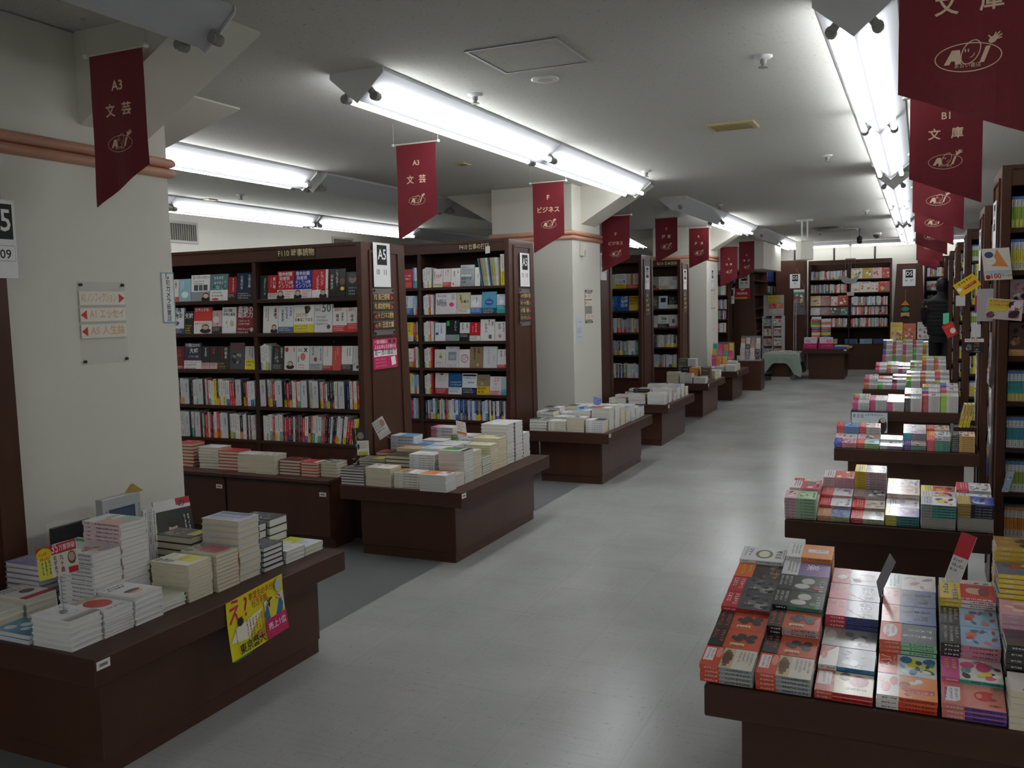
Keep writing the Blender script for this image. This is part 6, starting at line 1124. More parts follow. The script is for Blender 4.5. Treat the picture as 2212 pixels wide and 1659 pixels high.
sheet('notice_paper', 'white printed notice under the direction sign on the middle pillar', 'notice', (-3.199, 8.655, 1.125), YE, ZE, .2, .285, 'c8ccd2', [('g', .25, .85, 6, 1, .09, 'dg'), ('g', .12, .62, 14, 4, .05, 'dg'), ('g', .12, .3, 12, 1, .06, 'dg')])
sheet('pink_poster', 'pink poster about small talk on the F110 bookcase end', 'poster', (PX(caseF), 5.105, 1.135), YE, ZE, .3, .205, 'c02a5c', [('t', '一流の雑談は、', .06, .84, .09, 'f0dce0', .55), ('t', '人もお金も引き寄せる', .05, .66, .1, 'f0dce0', .9), ('r', .02, .42, .98, .62, 'e8e4e2'), ('t', '超一流の雑談力', .05, .45, .14, '2a2426', .9), ('g', .08, .36, 10, 3, .05, 'e0a0b0'), ('q', [(.76, .08), (.94, .12), (.9, .4), (.72, .36)], 'e4dcd8'), ('e', .7, .9, .05, .07, '3a3034'), ('e', .88, .9, .05, .07, '3a3034')])
# yellow poster hanging from the lip of the front table
sheet('yellow_poster', 'curled yellow poster え? hanging on the side of the front left table', 'poster', (-2.366, 2.555, .228), (0, 1, .07), ZE, .33, .225, 'd8cc20', [('t', 'え?', .03, .6, .27, 'c82858', .32), ('t', '卒業生の半分は', .38, .82, .1, 'c05a28', .5), ('t', '行方不明。', .42, .68, .1, 'c05a28', .3), ('q', [(.02, .3), (.3, .22), (.6, .62), (.12, .5)], 'e4dcc8'), ('g', .1, .5, 6, 1, .03, 'k', 1), ('g', .55, .55, 9, 6, .035, '8a3a5a', 1), ('e', .2, .58, .05, .07, '2a2a28'), ('q', [(.62, .36), (.97, .4), (.97, .72), (.62, .68)], 'c8d0d8'), ('m', .63, .38, .96, .7, ['3a6a9a', 'd8c840', 'c84a6a', '2a2a2c'], 12), ('e', .89, .86, .06, .12, 'b8b4b0'), ('r', .6, .02, .99, .36, 'c02a60'), ('t', '売上1位', .64, .16, .09, 'f0e0e4', .32), ('e', .5, .2, .07, .07, 'a87848'), ('t', '東京藝大', .12, .05, .12, '1c1c1a', .44), ('r', .0, .0, .3, .02, '2f8a5a')], curl=.02)

def card_on_wire(name, label, base, O, U, V, w, h, bg, elems, clip=False):
    """price card on a thin wire foot"""
    t = empty(name, base, label, 'card', 'cards on wire holders')
    sheet('card', '', '', O, U, V, w, h, bg, elems, parent=t)
    U = Vector(U).normalized(); V = Vector(V).normalized(); c = Vector(O)+U*w/2+V*h*.1-U.cross(V)*.0025
    q = MB(); q.tube([base, (base[0], base[1], base[2]+.004)], .012, 10); q.tube([base, c, c+V*h*.4], .0014, 6); part('wire', q, METAL, t)
card_on_wire('sale_card', 'red and yellow 35万部突破 card standing on the front left table', (-2.6, 2.05, .5595), (-2.665, 2.02, .665), (1, .0, .3), (-.22, .08, 1), .2, .105, 'd8d4c8',
             [('r', 0, .7, 1, 1, 'c02a38'), ('t', '35', .4, .74, .16, 'f0e8e4', .16), ('t', '万部突破', .58, .76, .1, 'f0e8e4', .4), ('e', .2, .78, .2, .2, 'e0c428'), ('g', .06, .86, 5, 2, .055, 'r'), ('r', 0, 0, .34, .6, 'd8d05a'), ('g', .28, .58, 6, 3, .06, 'dgn', 1), ('v', '九十歳。', .62, .66, .1, '8a2a30'), ('v', '何がめでたい', .46, .66, .08, '8a2a30'), ('e', .87, .48, .1, .2, '6a5048'), ('e', .87, .5, .08, .14, 'c0a088'), ('r', .76, .02, .99, .2, 'c02a38')])
card_on_wire('price_card', 'tilted white card with a face before the F110 end panel', (-3.12, 5.12, .615), (-3.262, 5.04, .672), (.8, 0, .5), (-.5, .05, .8), .1, .13, 'dcdad6', [('g', .1, .9, 6, 4, .13), ('e', .75, .7, .2, .18, 'b89080'), ('r', 0, 0, 1, .2, 'd0d0cc')])
card_on_wire('price_card', 'white card with yellow foot on the near left of the second table', (-3.25, 4.72, .567), (-3.31, 4.84, .6), (1, 0, .07), (-.03, .03, 1), .09, .095, 'e0deda', [('g', .2, .85, 7, 3, .1, 'r'), ('r', .1, 0, .9, .25, 'c8c040'), ('e', .12, .6, .1, .2, '3a4a7a')])
card_on_wire('price_card', 'black and yellow photo card behind the white card', (-3.4, 4.93, .555), (-3.36, 4.87, .64), (1, 0, .1), (-.1, .03, 1), .1, .13, '33352f', [('g', .2, .95, 5, 1, .17, 'y', 1), ('e', .65, .6, .26, .18, '8a8a84'), ('e', .3, .15, .14, .1, '4aa050')])
card_on_wire('price_card', 'white and green card at the back of the second table', (-2.88, 5.4, .635), (-2.86, 5.38, .665), (.35, 0, -.06), (-.12, .03, 1), .075, .11, 'e0deda', [('g', .1, .92, 5, 3, .17, 'r'), ('r', 0, .22, 1, .34, 'd86a28'), ('g', .05, .2, 6, 1, .14, 'k')])
card_on_wire('price_card', 'grey card back on a wire over the front right table', (-.11, 3.18, .62), (-.125, 3.05, .61), (.2, -.98, 0), (.4, .1, 1), .1, .13, '77757a', [])
card_on_wire('price_card', 'red-topped white card on a wire over the front right table', (.1, 3.08, .63), (.083, 3.1, .655), (.55, -.8, 0), (.3, .0, 1), .07, .16, 'd4d2ce', [('r', 0, .52, 1, 1, 'c02a38'), ('g', .1, .48, 5, 3, .16, 'k')])
card_on_wire('price_card', 'small yellow-lettered card at the right edge of the front table', (.25, 3.2, .68), (.235, 3.26, .62), (.6, .5, .25), (.1, .0, 1), .1, .09, 'c8a890', [('g', .1, .95, 6, 2, .14, 'y'), ('m', .05, .05, .95, .5, ['6a4a3a', 'd8b8a0'], 7)])
card_on_wire('price_card', 'small blue card at the back of the third left table', (-2.84, 8.27, .555), (-2.88, 8.25, .57), (.9, .0, -.3), (.0, .05, 1), .075, .075, '6a84c8', [('g', .1, .9, 5, 3, .18, 'w')])
# paper signs fixed along the right bookcase ends
sheet('cutout_card', 'orange cut-out card with 100万 on the nearest right bookcase', 'card', (.285, 5.012, 1.615), (1, -.12, .02), (-.12, 0, 1), .12, .155, 'd8d2c6', [('q', [(.3, .45), (.55, .98), (.9, .4)], 'd88a48'), ('e', .3, .62, .18, .14, 'dcd8d4'), ('e', .25, .8, .16, .1, '3a4a70'), ('r', .03, .2, .97, .3, 'a8c4cc'), ('t', '100', .26, .05, .2, 'b83a28', .36), ('e', .14, .1, .09, .07, 'b8301e'), ('g', .64, .17, 4, 1, .09, 'b83a28')])
sheet('promo_card', 'pinkish comic promotion card with yellow panel, nearest right bookcase', 'card', (.292, 5.006, 1.43), (1, -.06, -.1), (.06, 0, 1), .155, .1, 'd4c4c4', [('r', .05, .5, .62, .95, 'd8b840'), ('g', .08, .94, 8, 2, .075, 'b83a28'), ('r', .03, .42, .55, .56, 'd8cc38'), ('m', .6, .05, .98, .95, ['3a3034', 'b85a64', 'e0d8d8'], 12), ('m', .0, .05, .25, .35, ['8a4a54', 'c8a0a0'], 5)])
sheet('blank_card', 'blank light grey card beside the pinkish promotion card', 'card', (.255, 5.06, 1.415), (.6, -.2, 0), (0, 0, 1), .075, .16, 'a8a4a6', [])
sheet('sale_card', 'tilted yellow card on the second right bookcase edge', 'card', (.26, 7.08, 1.53), (.8, 0, .55), (-.55, 0, .8), .15, .1, 'd8b428', [('g', .2, .9, 6, 1, .12, 'k'), ('e', .12, .5, .1, .14, 'e8e4e0'), ('r', .3, .3, .9, .5, 'b83a28'), ('g', .32, .48, 7, 1, .07, 'w')])
sheet('promo_card', 'black and white award card on the second right bookcase edge', 'card', (.285, 7.06, 1.14), XE, (0, 0, 1), .12, .1, '26282a', [('r', 0, .76, 1, 1, 'dcd4d4'), ('g', .06, .98, 6, 1, .13, 'r'), ('g', .5, .7, 5, 2, .09, 'go'), ('m', .05, .2, .4, .65, ['c8c8c4', '6a6a68'], 6), ('g', .5, .3, 5, 2, .08, 'w')])
sheet('blank_card', 'blank white card above the black award card', 'card', (.325, 7.07, 1.25), XE, ZE, .06, .09, 'c4c4c2', [])
sheet('promo_card', 'small crimson card with white letter behind the blank grey card', 'card', (.345, 7.08, 1.42), XE, ZE, .06, .12, 'b02458', [('e', .6, .6, .3, .2, 'e0d8dc')])
sheet('promo_card', 'tilted red card with white badge on the third right bookcase edge', 'card', (.245, 9.6, 1.13), (.8, 0, .5), (-.4, 0, .8), .1, .13, 'c83a30', [('e', .7, .35, .25, .2, 'e0d4cc'), ('g', .2, .8, 5, 1, .1, 'f0c8b8')])
sheet('blank_card', 'blank white card high on the third right bookcase edge', 'card', (.305, 9.6, 1.44), XE, ZE, .08, .1, 'c4c4c2', [])
sheet('mint_card', 'mint green card beside the person in black', 'card', (.245, 11.9, 1.2), (1, 0, .1), ZE, .065, .13, '6ad0a4', [('g', .2, .7, 4, 1, .16, '3a8a6a')])
for yy, z0, h, lab in ((5.19, .62, .45, 'long glossy strip poster low on the nearest right bookcase end'), (5.3, 1.08, .27, 'blue and orange strip poster on the nearest right bookcase end'), (7.45, .75, .5, 'long glossy strip poster on the second right bookcase end'), (7.3, 1.3, .3, 'pale strip poster on the second right bookcase end')):
    k = 1 if yy < 6 else 2
    sheet('strip_poster', lab, 'poster', (caseR[k].xe-.0125, yy+.08, z0), -YE, (-.01, 0, 1), .16, h, 'b8b8bc', [('m', .05, .02, .95, .98, ['d8d0d0', '7a7a88', 'b8a8a0', 'c8c8d0'], 18), ('r', 0, 0, 1, .2, '3a5a9a'), ('r', 0, .22, 1, .3, 'd0903a')], matl=GLOSS, curl=.006)
sheet('slip_card', 'small blue-grey slip leaning on the nearest right bookcase stile', 'card', (.375, 5.0, .57), (.5, -.5, .1), (.25, 0, 1), .045, .11, '8a98a8', [('m', .1, .1, .9, .9, ['c8ccd0', '5a6a84'], 6)])
sheet('board_poster', 'pale blue board キミの with a dark picture before the fourth right table', 'poster', (-.595, 9.18, .2), XE, ZE, .33, .252, 'b8c8d0', [('r', .02, .02, .98, .97, 'd0d8da'), ('t', 'キミの', .05, .76, .12, '2a3a44', .3), ('g', .38, .93, 8, 1, .06, '2a3a44'), ('e', .85, .5, .12, .3, '3a302c'), ('e', .87, .7, .08, .1, 'c8b098')], border='3a6a84')
sheet('red_poster', 'red poster under the D5 03 04 sheet', 'poster', (-3.38, 18.28, 1.56), XE, ZE, .3, .21, 'b02430', [('t', '頭脳開発', .12, .4, .17, 'f0e0d8', .76), ('q', [(.3, .95), (.7, .95), (.5, .75)], 'e0c8b8'), ('r', .0, .0, .8, .18, 'd89a58')])
sheet('edge_sheet', 'narrow white sheet seen edge-on left of the red poster', 'notice', (-3.45, 18.06, 1.47), (.35, 1, 0), ZE, .2, .3, 'd0d0ce', [('r', .2, .5, .8, .95, '161618'), ('g', .2, .4, 4, 1, .18)])

# ---------------------------------------------------------------- things standing on the tables
def lying(s, M, name, label, group=None): return put_book(s, M, name, label, group, True)
t = empty('boxed_volume', (-3.05, 2.72, TT), 'grey slip-cased volume with a dark blue window against the pillar', 'book')
q = MB(); q.cbox((-3.1, 2.625, TT+.09), (-3.06, 2.825, .785), .002, 0, 'a4a6a8'); f = Face(q, (-3.06, 2.625, TT+.09), YE, ZE, .2, .24); paint(f, [('r', .16, .18, .84, .8, '3a4658'), ('r', .2, .22, .8, .76, '455266'), ('g', .08, .8, 6, 1, .05, 'dg', 1), ('g', .92, .8, 6, 1, .05, 'dg', 1)], RNG); part('slip_case', q, COVER, t)
q = MB(); q.box((-3.13, 2.62, TT), (-3.04, 2.83, TT+.09), 0, 'dcdad4'); part('support_block', q, PAPER, t)
for k, (y, c, d) in enumerate(((2.857, 'd4d4d0', 'first white volume beside the slip-cased book'), (2.881, 'c8c8c6', 'second white volume beside the slip-cased book'), (2.905, 'd8d6d0', 'third white volume beside the slip-cased book'))):
    s = B(.24, .16, .022, c, c, 'w', None, [], False, True, 'k', desc=d)
    put_book(s, Matrix.Translation((-3.14, y, TT+.001+.12)) @ Matrix.Rotation(math.pi/2, 4, 'Z') @ RY, 'standing_volume', d+', against the pillar', 'white volumes against the near pillar', True, False)
s = B(.26, .18, .012, '2a2a2c', 'b83038', 'w', None, [('r', 0, .82, 1, 1, 'd8d4d0'), ('r', .6, .88, 1, 1, 'b82a34'), ('v', 'の天皇', .75, .97, .2, '26262a'), ('e', .42, .5, .12, .09, 'd0b0a0'), ('e', .42, .57, .13, .05, '1c1a1a'), ('q', [(.2, .05), (.66, .05), (.56, .42), (.3, .42)], 'd8d0c8'), ('q', [(.3, .4), (.36, .42), (.6, .1), (.52, .08)], 'c88a70'), ('g', .85, .7, 7, 2, .07, 'w', 1)], True, desc='x')
put_book(s, Matrix.Translation((-3.02, 3.0, TT+.001)) @ Matrix.Rotation(math.radians(78), 4, 'Z') @ Matrix.Rotation(-.22, 4, 'X') @ MF @ Matrix.Translation((s['L']/2, 0, -s['T'])), 'magazine', 'magazine with a woman in white gown leaning by the pillar', None, True)
t = empty('book_stand', (-3.08, 2.5, TT), 'black book holder with clear rim behind the high white stacks', 'stand')
q = MB(); q.cbox((-3.11, 2.41, TT), (-3.098, 2.6, TT+.26), .003); part('back_plate', q, BLACK, t); q = MB(); q.cbox((-3.115, 2.4, TT), (-3.112, 2.61, TT+.28), .001); part('clear_rim', q, ACRYL, t)
q = MB(); q.cbox((-3.11, 2.41, TT), (-3.088, 2.6, TT+.012), .002); part('foot', q, BLACK, t)
t = empty('folded_paper', (-3.08, 2.79, .785), 'gold folded paper tent on top of the grey slip-cased volume', 'paper')
q = MB(); q.prism([(-3.1, 2.78, .786), (-3.085, 2.8, .82), (-3.06, 2.83, .786)], (.012, .004, 0), 0, 'b89a48'); part('paper', q, PRINT, t)
s = B(.21, .15, .03, '55534e', '3a3a38', 'w', None, [('m', .05, .1, .95, .95, ['8a8880', '2e2e2a', '6a6a60'], 14)], desc='x')
put_book(s, Matrix.Translation((-2.99, 3.22, TT)) , 'hardcover_book', 'dark grey photo volume lying flat behind the black and olive stack', None, True)
put_book(B(.21, .15, .03, '6a685f', '3a3a38', 'w', None, [('m', .05, .1, .95, .95, ['9a988e', '3e3e3a'], 14)], desc='x'), Matrix.Translation((-2.99, 3.22, TT+.031)) @ Matrix.Rotation(.05, 4, 'Z'), 'hardcover_book', 'upper grey photo volume lying behind the black and olive stack', None, True)
# three yellow books leaning on the third right table, and one behind
for k, (x, d) in enumerate(((.282, 'first'), (.305, 'second'), (.328, 'third'))):
    s = B(.17, .11, .019, 'dcc878', 'd0b060', 'c', (.28, 'd8cc30'), [], True, False, 'k', desc='x')
    put_book(s, Matrix.Translation((x, 7.2, .6)) @ Matrix.Rotation(.2, 4, 'Y') @ Matrix.Translation((0, 0, s['L']/2)) @ RY, 'standing_volume', '%s from left of three yellow books leaning on the third right table' % d, 'yellow books on the third right table', False)
t = empty('book_rest', (.33, 7.22, TT), 'dark block under the yellow leaning books', 'stand'); q = MB(); q.box((.23, 7.15, TT+.075), (.378, 7.27, .6), 0, '3a1e22'); part('block', q, PAINT, t)
# slip-cased sets on the fifth left table
for k, (x, y, z, c, d) in enumerate(((-2.99, 12.36, TT+.2, '6a6858', 'olive'), (-2.86, 12.36, TT+.2, 'c8ccd0', 'pale grey'), (-2.9, 12.17, TT+.1, '2a2a2c', 'black'), (-2.78, 12.12, TT+.09, 'c08030', 'ochre'), (-2.66, 12.29, TT+.09, '24262e', 'navy black'), (-2.62, 12.12, TT+.09, '5a4a34', 'brown'))):
    t = empty('slip_cased_set', (x, y, z), '%s slip-cased volume set standing on the fifth left table' % d, 'book', 'slip-cased sets on the fifth left table')
    q = MB(); q.cbox((x-.055, y-.07, TT), (x+.055, y+.07, z+.1), .002, 0, c); f = Face(q, (x-.055, y-.07, z-.02), XE, ZE, .11, .12); paint(f, [('g', .2, .8, 4, 1, .16, 'lg'), ('r', .1, .1, .9, .16, 'lg')], RNG); part('slip_case', q, COVER, t)
    q = MB(); q.box((x-.05, y-.072, TT+.005), (x+.05, y-.07, TT+.06), 0, 'd8d4c4'); part('pages', q, PAPER, t)

# ---------------------------------------------------------------- far end of the aisle
t = empty('cloth_table', (-2.4, 18.3, 0), 'small table draped with a sage green cloth at the aisle end', 'table')
q = MB(); q.cbox((-2.58, 17.75, .06), (-2.24, 18.5, .46), .003); part('base', q, WOOD, t)
q = MB(); q.box((-2.59, 17.74, 0), (-2.23, 18.51, .06), 0, 'b8bab8'); part('plinth', q, PAINT, t)
q = MB(); q.cbox((-2.72, 17.65, .46), (-2.12, 18.59, .5), .004); part('tabletop', q, WOODH, t)
q = MB(); n = 56; per = []
for k in range(n):
    u = k/n*4; sd = int(u); v = u-sd
    x0, x1, y0, y1 = -2.73, -2.11, 17.64, 18.6
    x, y, nx_, ny_ = ((x0+(x1-x0)*v, y0, 0, -1), (x1, y0+(y1-y0)*v, 1, 0), (x1-(x1-x0)*v, y1, 0, 1), (x0, y1-(y1-y0)*v, -1, 0))[sd]
    cn = min(v, 1-v); hem = .17+.27*(1-min(1, cn*3.2))**1.2; fold = .018*math.sin(k*2.1)+.05*(1-min(1, cn*4))
    per.append((x, y, nx_, ny_, hem, fold))
vs = [(-2.42, 18.17, .504)]+[(x, y, .504) for x, y, *_ in per]+[(x+a*.012, y+b*.012, .495) for x, y, a, b, h, f_ in per]+[(x+a*(.02+f_*.6), y+b*(.02+f_*.6), .5-h*.5) for x, y, a, b, h, f_ in per]+[(x+a*(.03+f_*1.3), y+b*(.03+f_*1.3), .5-h) for x, y, a, b, h, f_ in per]
fs = [(0, 1+k, 1+(k+1) % n) for k in range(n)]
for r_ in range(3): fs += [(1+r_*n+k, 1+(r_+1)*n+k, 1+(r_+1)*n+(k+1) % n, 1+r_*n+(k+1) % n) for k in range(n)]
q.add(vs, fs, 0, 'w', True); part('cloth', q, CLOTH, t)
for k, (x, y, c, d) in enumerate(((-2.55, 18.2, 'd0ccc4', 'white'), (-2.3, 18.0, 'b8b4b0', 'grey'), (-2.43, 18.42, 'c8c0b8', 'beige'))):
    put_book(B(.25, .18, .018, c, c, 'w', None, auto(RNG), desc='x'), Matrix.Translation((x, y, .506)), 'magazine', '%s magazine lying on the sage green cloth' % d, 'magazines on the cloth table', True)
t = empty('card_stand_pole', (-2.24, 18.35, .506), 'thin white upright frame standing on the green cloth', 'stand')
q = MB(); q.cbox((-2.29, 18.3, .506), (-2.19, 18.4, .515), .002, 0, 'd8d8d6'); part('foot', q, PAINT, t)
q = MB()
for x in (-2.255, -2.215): q.tube([(x, 18.35, .515), (x, 18.35, 1.5), (-2.235, 18.35, 1.53)], .006, 6, 0, 'd8d8d6')
part('frame', q, PAINT, t)
t = empty('display_table', (-1.6, 18.5, 0), 'dark table with pink boxes at the end of the aisle', 'table', 'low dark display tables')
q = MB(); q.cbox((-2.06, 17.95, .49), (-1.2, 19.1, .58), .004); part('tabletop', q, WOODH, t)
q = MB(); q.box((-1.94, 18.05, 0), (-1.3, 19.0, .49)); part('base', q, WOOD, t)
q = MB(); q.box((-1.3, 17.948, .545), (-1.25, 17.95, .57), 0, 'dcdcd6'); part('label_plate', q, PRINT, t, 'small white label plate')
for k, (x, d) in enumerate(((-1.92, 'left'), (-1.64, 'right'))):
    t = empty('counter_box', (x, 18.15, .58), '%s open pink counter box on the far dark table' % d, 'box', 'pink counter boxes')
    q = MB(); q.cbox((x-.12, 18.02, .58), (x+.13, 18.28, .68), .002, 0, 'c02a6a'); f = Face(q, (x-.12, 18.02, .58), XE, ZE, .25, .1); paint(f, [('g', .3, .7, 7, 1, .09, 'e8a0c0')], RNG); part('tray', q, PRINT, t)
    q = MB(); q.box((x-.11, 18.1, .68), (x+.12, 18.27, .79), 0, 'd8d4d8'); f = Face(q, (x-.11, 18.1, .68), XE, ZE, .23, .11); paint(f, [('g', .05, .9, 9, 1, .1, 'mg'), ('e', .3 if k == 0 else .75, .4, .2, .22, '3a90c0' if k == 0 else 'd03a80'), ('e', .3 if k == 0 else .75, .4, .12, .12, 'd8d4d8')], RNG); part('boxes', q, PRINT, t)
cols = ['d07a4a', 'd8d4cc', 'c84a3a', '3a6aa0', 'e0b840', '4a8a5a', 'c84a6a', 'd0d8dc']
n_b = 0
for i in range(2):
    for k in range(8 if i == 0 else 7):
        x = -1.84+.18*i; z = .58+.2+k*.05; n_b += 1
        t = empty('small_box', (x, 18.4, z), '%s box up, %s colourful tower on the far dark table' % (NTH[k], ('left', 'right')[i]), 'box', 'colourful small boxes')
        q = MB(); q.cbox((x-.08, 18.32, z), (x+.08, 18.5, z+.049), .002, 0, cols[(k+i*3) % 8]); f = Face(q, (x-.08, 18.32, z), XE, ZE, .16, .049); paint(f, [('g', .08, .8, 7, 1, .1, 'w' if k % 8 != 1 else 'r')], RNG); part('carton', q, PRINT, t)
t = empty('box_riser', (-1.75, 18.4, .58), 'low riser under the colourful box towers', 'riser'); q = MB(); q.box((-1.93, 18.31, .58), (-1.57, 18.51, .78), 0, '8a3a54'); part('block', q, PAINT, t)
for k, (x, y, c, d) in enumerate(((-1.38, 18.2, '3a6aa8', 'blue'), (-1.32, 18.45, 'c8b08a', 'tan'), (-1.4, 18.75, 'b8bcc0', 'silver'))):
    put_book(B(.25, .19, .03, c, c, 'w', None, auto(RNG), desc='x'), Matrix.Translation((x, y, .58)), 'picture_book', '%s picture book lying right of the pink boxes' % d, 'picture books on the far table', True)
for i, (x, c, d) in enumerate(((-1.35, '3a6aa0', 'blue'), (-1.05, '8ab0c8', 'pale blue'), (-.78, '2a3a78', 'navy'), (-1.75, 'd8c878', 'yellow'))):
    s = B(.24, .2, .02, c, c, 'w', None, auto(RNG, 'w'), True, desc=d+' magazine')
    stack(s, '%s pile from left on the lowest back shelf' % ('second', 'third', 'fourth', 'first')[i], x+.12, 20.53, 5, 0, .5515, None, 'magazine', False)
# white rotating rack
t = empty('wire_rack', (-2.72, 18.92, 0), 'white rack with pictured pockets beside the D5 03 04 panel', 'rack')
q = MB(); q.cbox((-2.91, 18.77, .02), (-2.53, 19.07, .06), .004, 0, 'b8bab8'); part('base', q, PAINT, t)
q = MB()
for x in (-2.91, -2.72, -2.53): q.cbox((x-.012, 18.76, .06), (x+.012, 19.08, 1.2), .002, 0, 'c8cac8')
q.cbox((-2.92, 18.91, 1.2), (-2.52, 18.94, 1.62), .002, 0, 'b8bab8'); part('frame', q, PAINT, t)
for j in range(5):
    z = .2+.2*j; q = MB(); q.box((-2.91, 18.77, z-.012), (-2.53, 19.07, z), 0, '5a7a64'); part('shelf', q, PAINT, t)
rr = random.Random(4)
for j in range(5):
    for i in range(2):
        z = .2+.2*j; x = -2.9+.19*i; put_book(B(.165, .15, .02, rr.choice(('c8b0a8', 'd8d0c8', 'a8b8b8')), 'd0d0cc', 'w', None, [('m', .05, .1, .95, .8, ['d05a6a', '4a8ab0', 'd8c060', '4a9a70'], 10), ('r', 0, .85, 1, 1, rr.choice(('c83a4a', '3a6aa8', 'd8d4cc')))], True, desc='x'), facing(B(.165, .15, .02), x+.085, 18.79, z, .05), 'picture_book', 'picture book in %s pocket row, %s column of the white rack' % (NTH[4-j], ('left', 'right')[i]), 'picture books in the white rack', False)
for i, c in enumerate(('c84a40', 'd07a4a')): sheet('header_card', '%s lettered card on top of the white rack' % ('red', 'orange')[i], 'card', (-2.81+.14*i, 18.905, 1.25), XE, ZE, .135, .2, 'c8c8c4', [('r', 0, .5, 1, 1, c), ('g', .1, .95, 4, 2, .2, 'w'), ('g', .1, .4, 4, 2, .2, '3a6a9a')])
sheet('header_card', 'yellow lettered sign above the white rack', 'sign', (-2.83, 18.89, 1.48), (1, 0, .04), ZE, .24, .13, 'c0b438', [('t', 'ポプラ', .12, .35, .26, 'c85a3a', .75)])
# pink stationery rack and clear rack by the third pillar
def packet_rack(x, y, z, label, cs, w):
    t = empty('packet_rack', (x, y, z), label, 'rack', 'clear packet racks')
    q = MB(); q.cbox((x-w/2, y, z), (x+w/2, y+.02, z+.42), .002); part('back_plate', q, ACRYL, t)
    q = MB(); q.cbox((x-w/2, y-.16, z), (x+w/2, y+.02, z+.015), .003, 0, 'b8bcbc'); part('foot', q, PAINT, t)
    r = random.Random(int(-x*100)); 
    for j in range(3):
        for i in range(4):
            c = cs[(i+j*2) % len(cs)]; xx = x-w/2+.005+i*w/4; yy = y-.14+.05*j
            q = MB(); q.cbox((xx, yy, z+.015+.07*j), (xx+w/4-.012, yy+.008, z+.19+.09*j+r.random()*.03), .002, 0, c); f = Face(q, (xx, yy, z+.015+.07*j), XE, ZE, w/4-.012, .17); paint(f, [('g', .1, .95, 3, 1, .26, 'w'), ('m', .1, .1, .9, .7, ['e8e0d8', c], 4)], r); part('packet', q, GLOSS, t)
packet_rack(-2.88, 14.62, TT, 'clear rack of pink and orange packets before the third pillar', ('d85a8a', 'e08a4a', 'd8c060', 'd87aa0', '4ab090'), .34)
t = empty('rack_stand', (-2.7, 15.85, 0), 'dark plinth under the clear rack of grey magazines', 'stand'); q = MB(); q.cbox((-2.9, 15.6, 0), (-2.45, 16.0, .5), .004); part('block', q, WOOD, t)
packet_rack(-2.66, 15.9, .5, 'clear rack of grey magazines right of the pink packets', ('b8b0b0', '8a8890', 'c8c0c0', '5a5c60', 'b88a70'), .34)
# stationery display on the farthest right table
for k, (x, z, w, h, cs, d) in enumerate(((-.38, .725, .2, .36, ['d8c060', 'c8a0a0', 'd8d0c0'], 'yellow animal'), (-.17, .785, .2, .28, ['d07a5a', 'e0d0c8'], 'orange chart'), (.075, .785, .24, .3, ['d8d8d4', 'b8c0c8'], 'white lettered'), (.28, .785, .15, .28, ['d8c080', 'c8a060'], 'golden framed'))):
    sheet('display_board', '%s display board behind the magazines on the farthest right table' % d, 'display', (x-w/2, 17.3, z), XE, (0, .12, 1), w, h, cs[0], [('m', .05, .05, .95, .7, cs[1:]+['8a7a60', 'c86a70'], 14), ('g', .08, .95, 6, 2, .12, '6a5a4a')], .004)
t = empty('board_riser', (-.05, 17.3, TT), 'low dark step carrying the display boards', 'riser'); q = MB(); q.box((-.5, 17.285, TT), (.33, 17.38, .72)); part('step', q, SHELF, t)
q = MB(); q.box((-.27, 17.3, .72), (.33, 17.36, .78)); part('step', q, SHELF, t)
# hanging paper mobile and string ornaments
t = empty('paper_mobile', (-1.14, 17.0, ZC), 'grey paper whale mobile hanging from strings before the back shelves', 'mobile')
q = MB(); q.cbox((-1.22, 16.98, 2.2), (-1.05, 17.02, 2.225), .004, 0, '8a8070'); part('bar', q, PAINT, t)
q = MB(); q.tube([(-1.14, 17, ZC), (-1.14, 17, 2.225)], .002, 5, 0, '8a8a86')
for x in (-1.21, -1.17, -1.12, -1.06): q.tube([(x, 17, 2.2), (x+(x+1.14)*.3, 17, 1.86)], .0015, 5, 0, '8a8a86')
part('string', q, PAINT, t)
pts = [(-1.28, 1.83), (-1.22, 1.79), (-1.12, 1.78), (-1.04, 1.81), (-1.0, 1.88), (-1.0, 1.93), (-1.05, 1.9), (-1.1, 1.87), (-1.16, 1.88), (-1.19, 1.9), (-1.25, 1.93), (-1.29, 1.9)]
q = MB(); q.prism([(x, 16.995, z) for x, z in pts], (0, .01, 0), 0, '8e9090'); part('whale', q, PRINT, t)
q = MB(); q.tube([(-1.14, 17, 1.79), (-1.14, 17, 1.64)], .0015, 5, 0, '8a8a86'); q.cbox((-1.19, 16.99, 1.57), (-1.07, 17.005, 1.635), .004, 0, 'a8a8a4'); part('tag', q, PRINT, t)
t = empty('string_ornament', (-.24, 17.6, 1.6), 'string of orange triangle, teal fish and tan bone on the D5 06 07 panel', 'ornament')
q = MB(); q.tube([(-.25, 17.6, 1.66), (-.25, 17.6, 1.2)], .0015, 5, 0, 'c8c0b0'); part('string', q, PAINT, t)
q = MB(); q.prism([(-.32, 17.59, 1.38), (-.18, 17.59, 1.38), (-.25, 17.59, 1.47)], (0, .008, 0), 0, 'd08030'); part('triangle', q, PRINT, t)
q = MB(); q.prism([(-.32, 17.59, 1.31), (-.28, 17.59, 1.27), (-.21, 17.59, 1.27), (-.18, 17.59, 1.31), (-.21, 17.59, 1.35), (-.28, 17.59, 1.35)], (0, .008, 0), 0, '3a8a80'); part('fish', q, PRINT, t)
q = MB(); q.prism([(-.32, 17.59, 1.17), (-.28, 17.59, 1.19), (-.22, 17.59, 1.19), (-.18, 17.59, 1.17), (-.18, 17.59, 1.25), (-.32, 17.59, 1.25)], (0, .008, 0), 0, 'b8a468'); part('bone', q, PRINT, t)
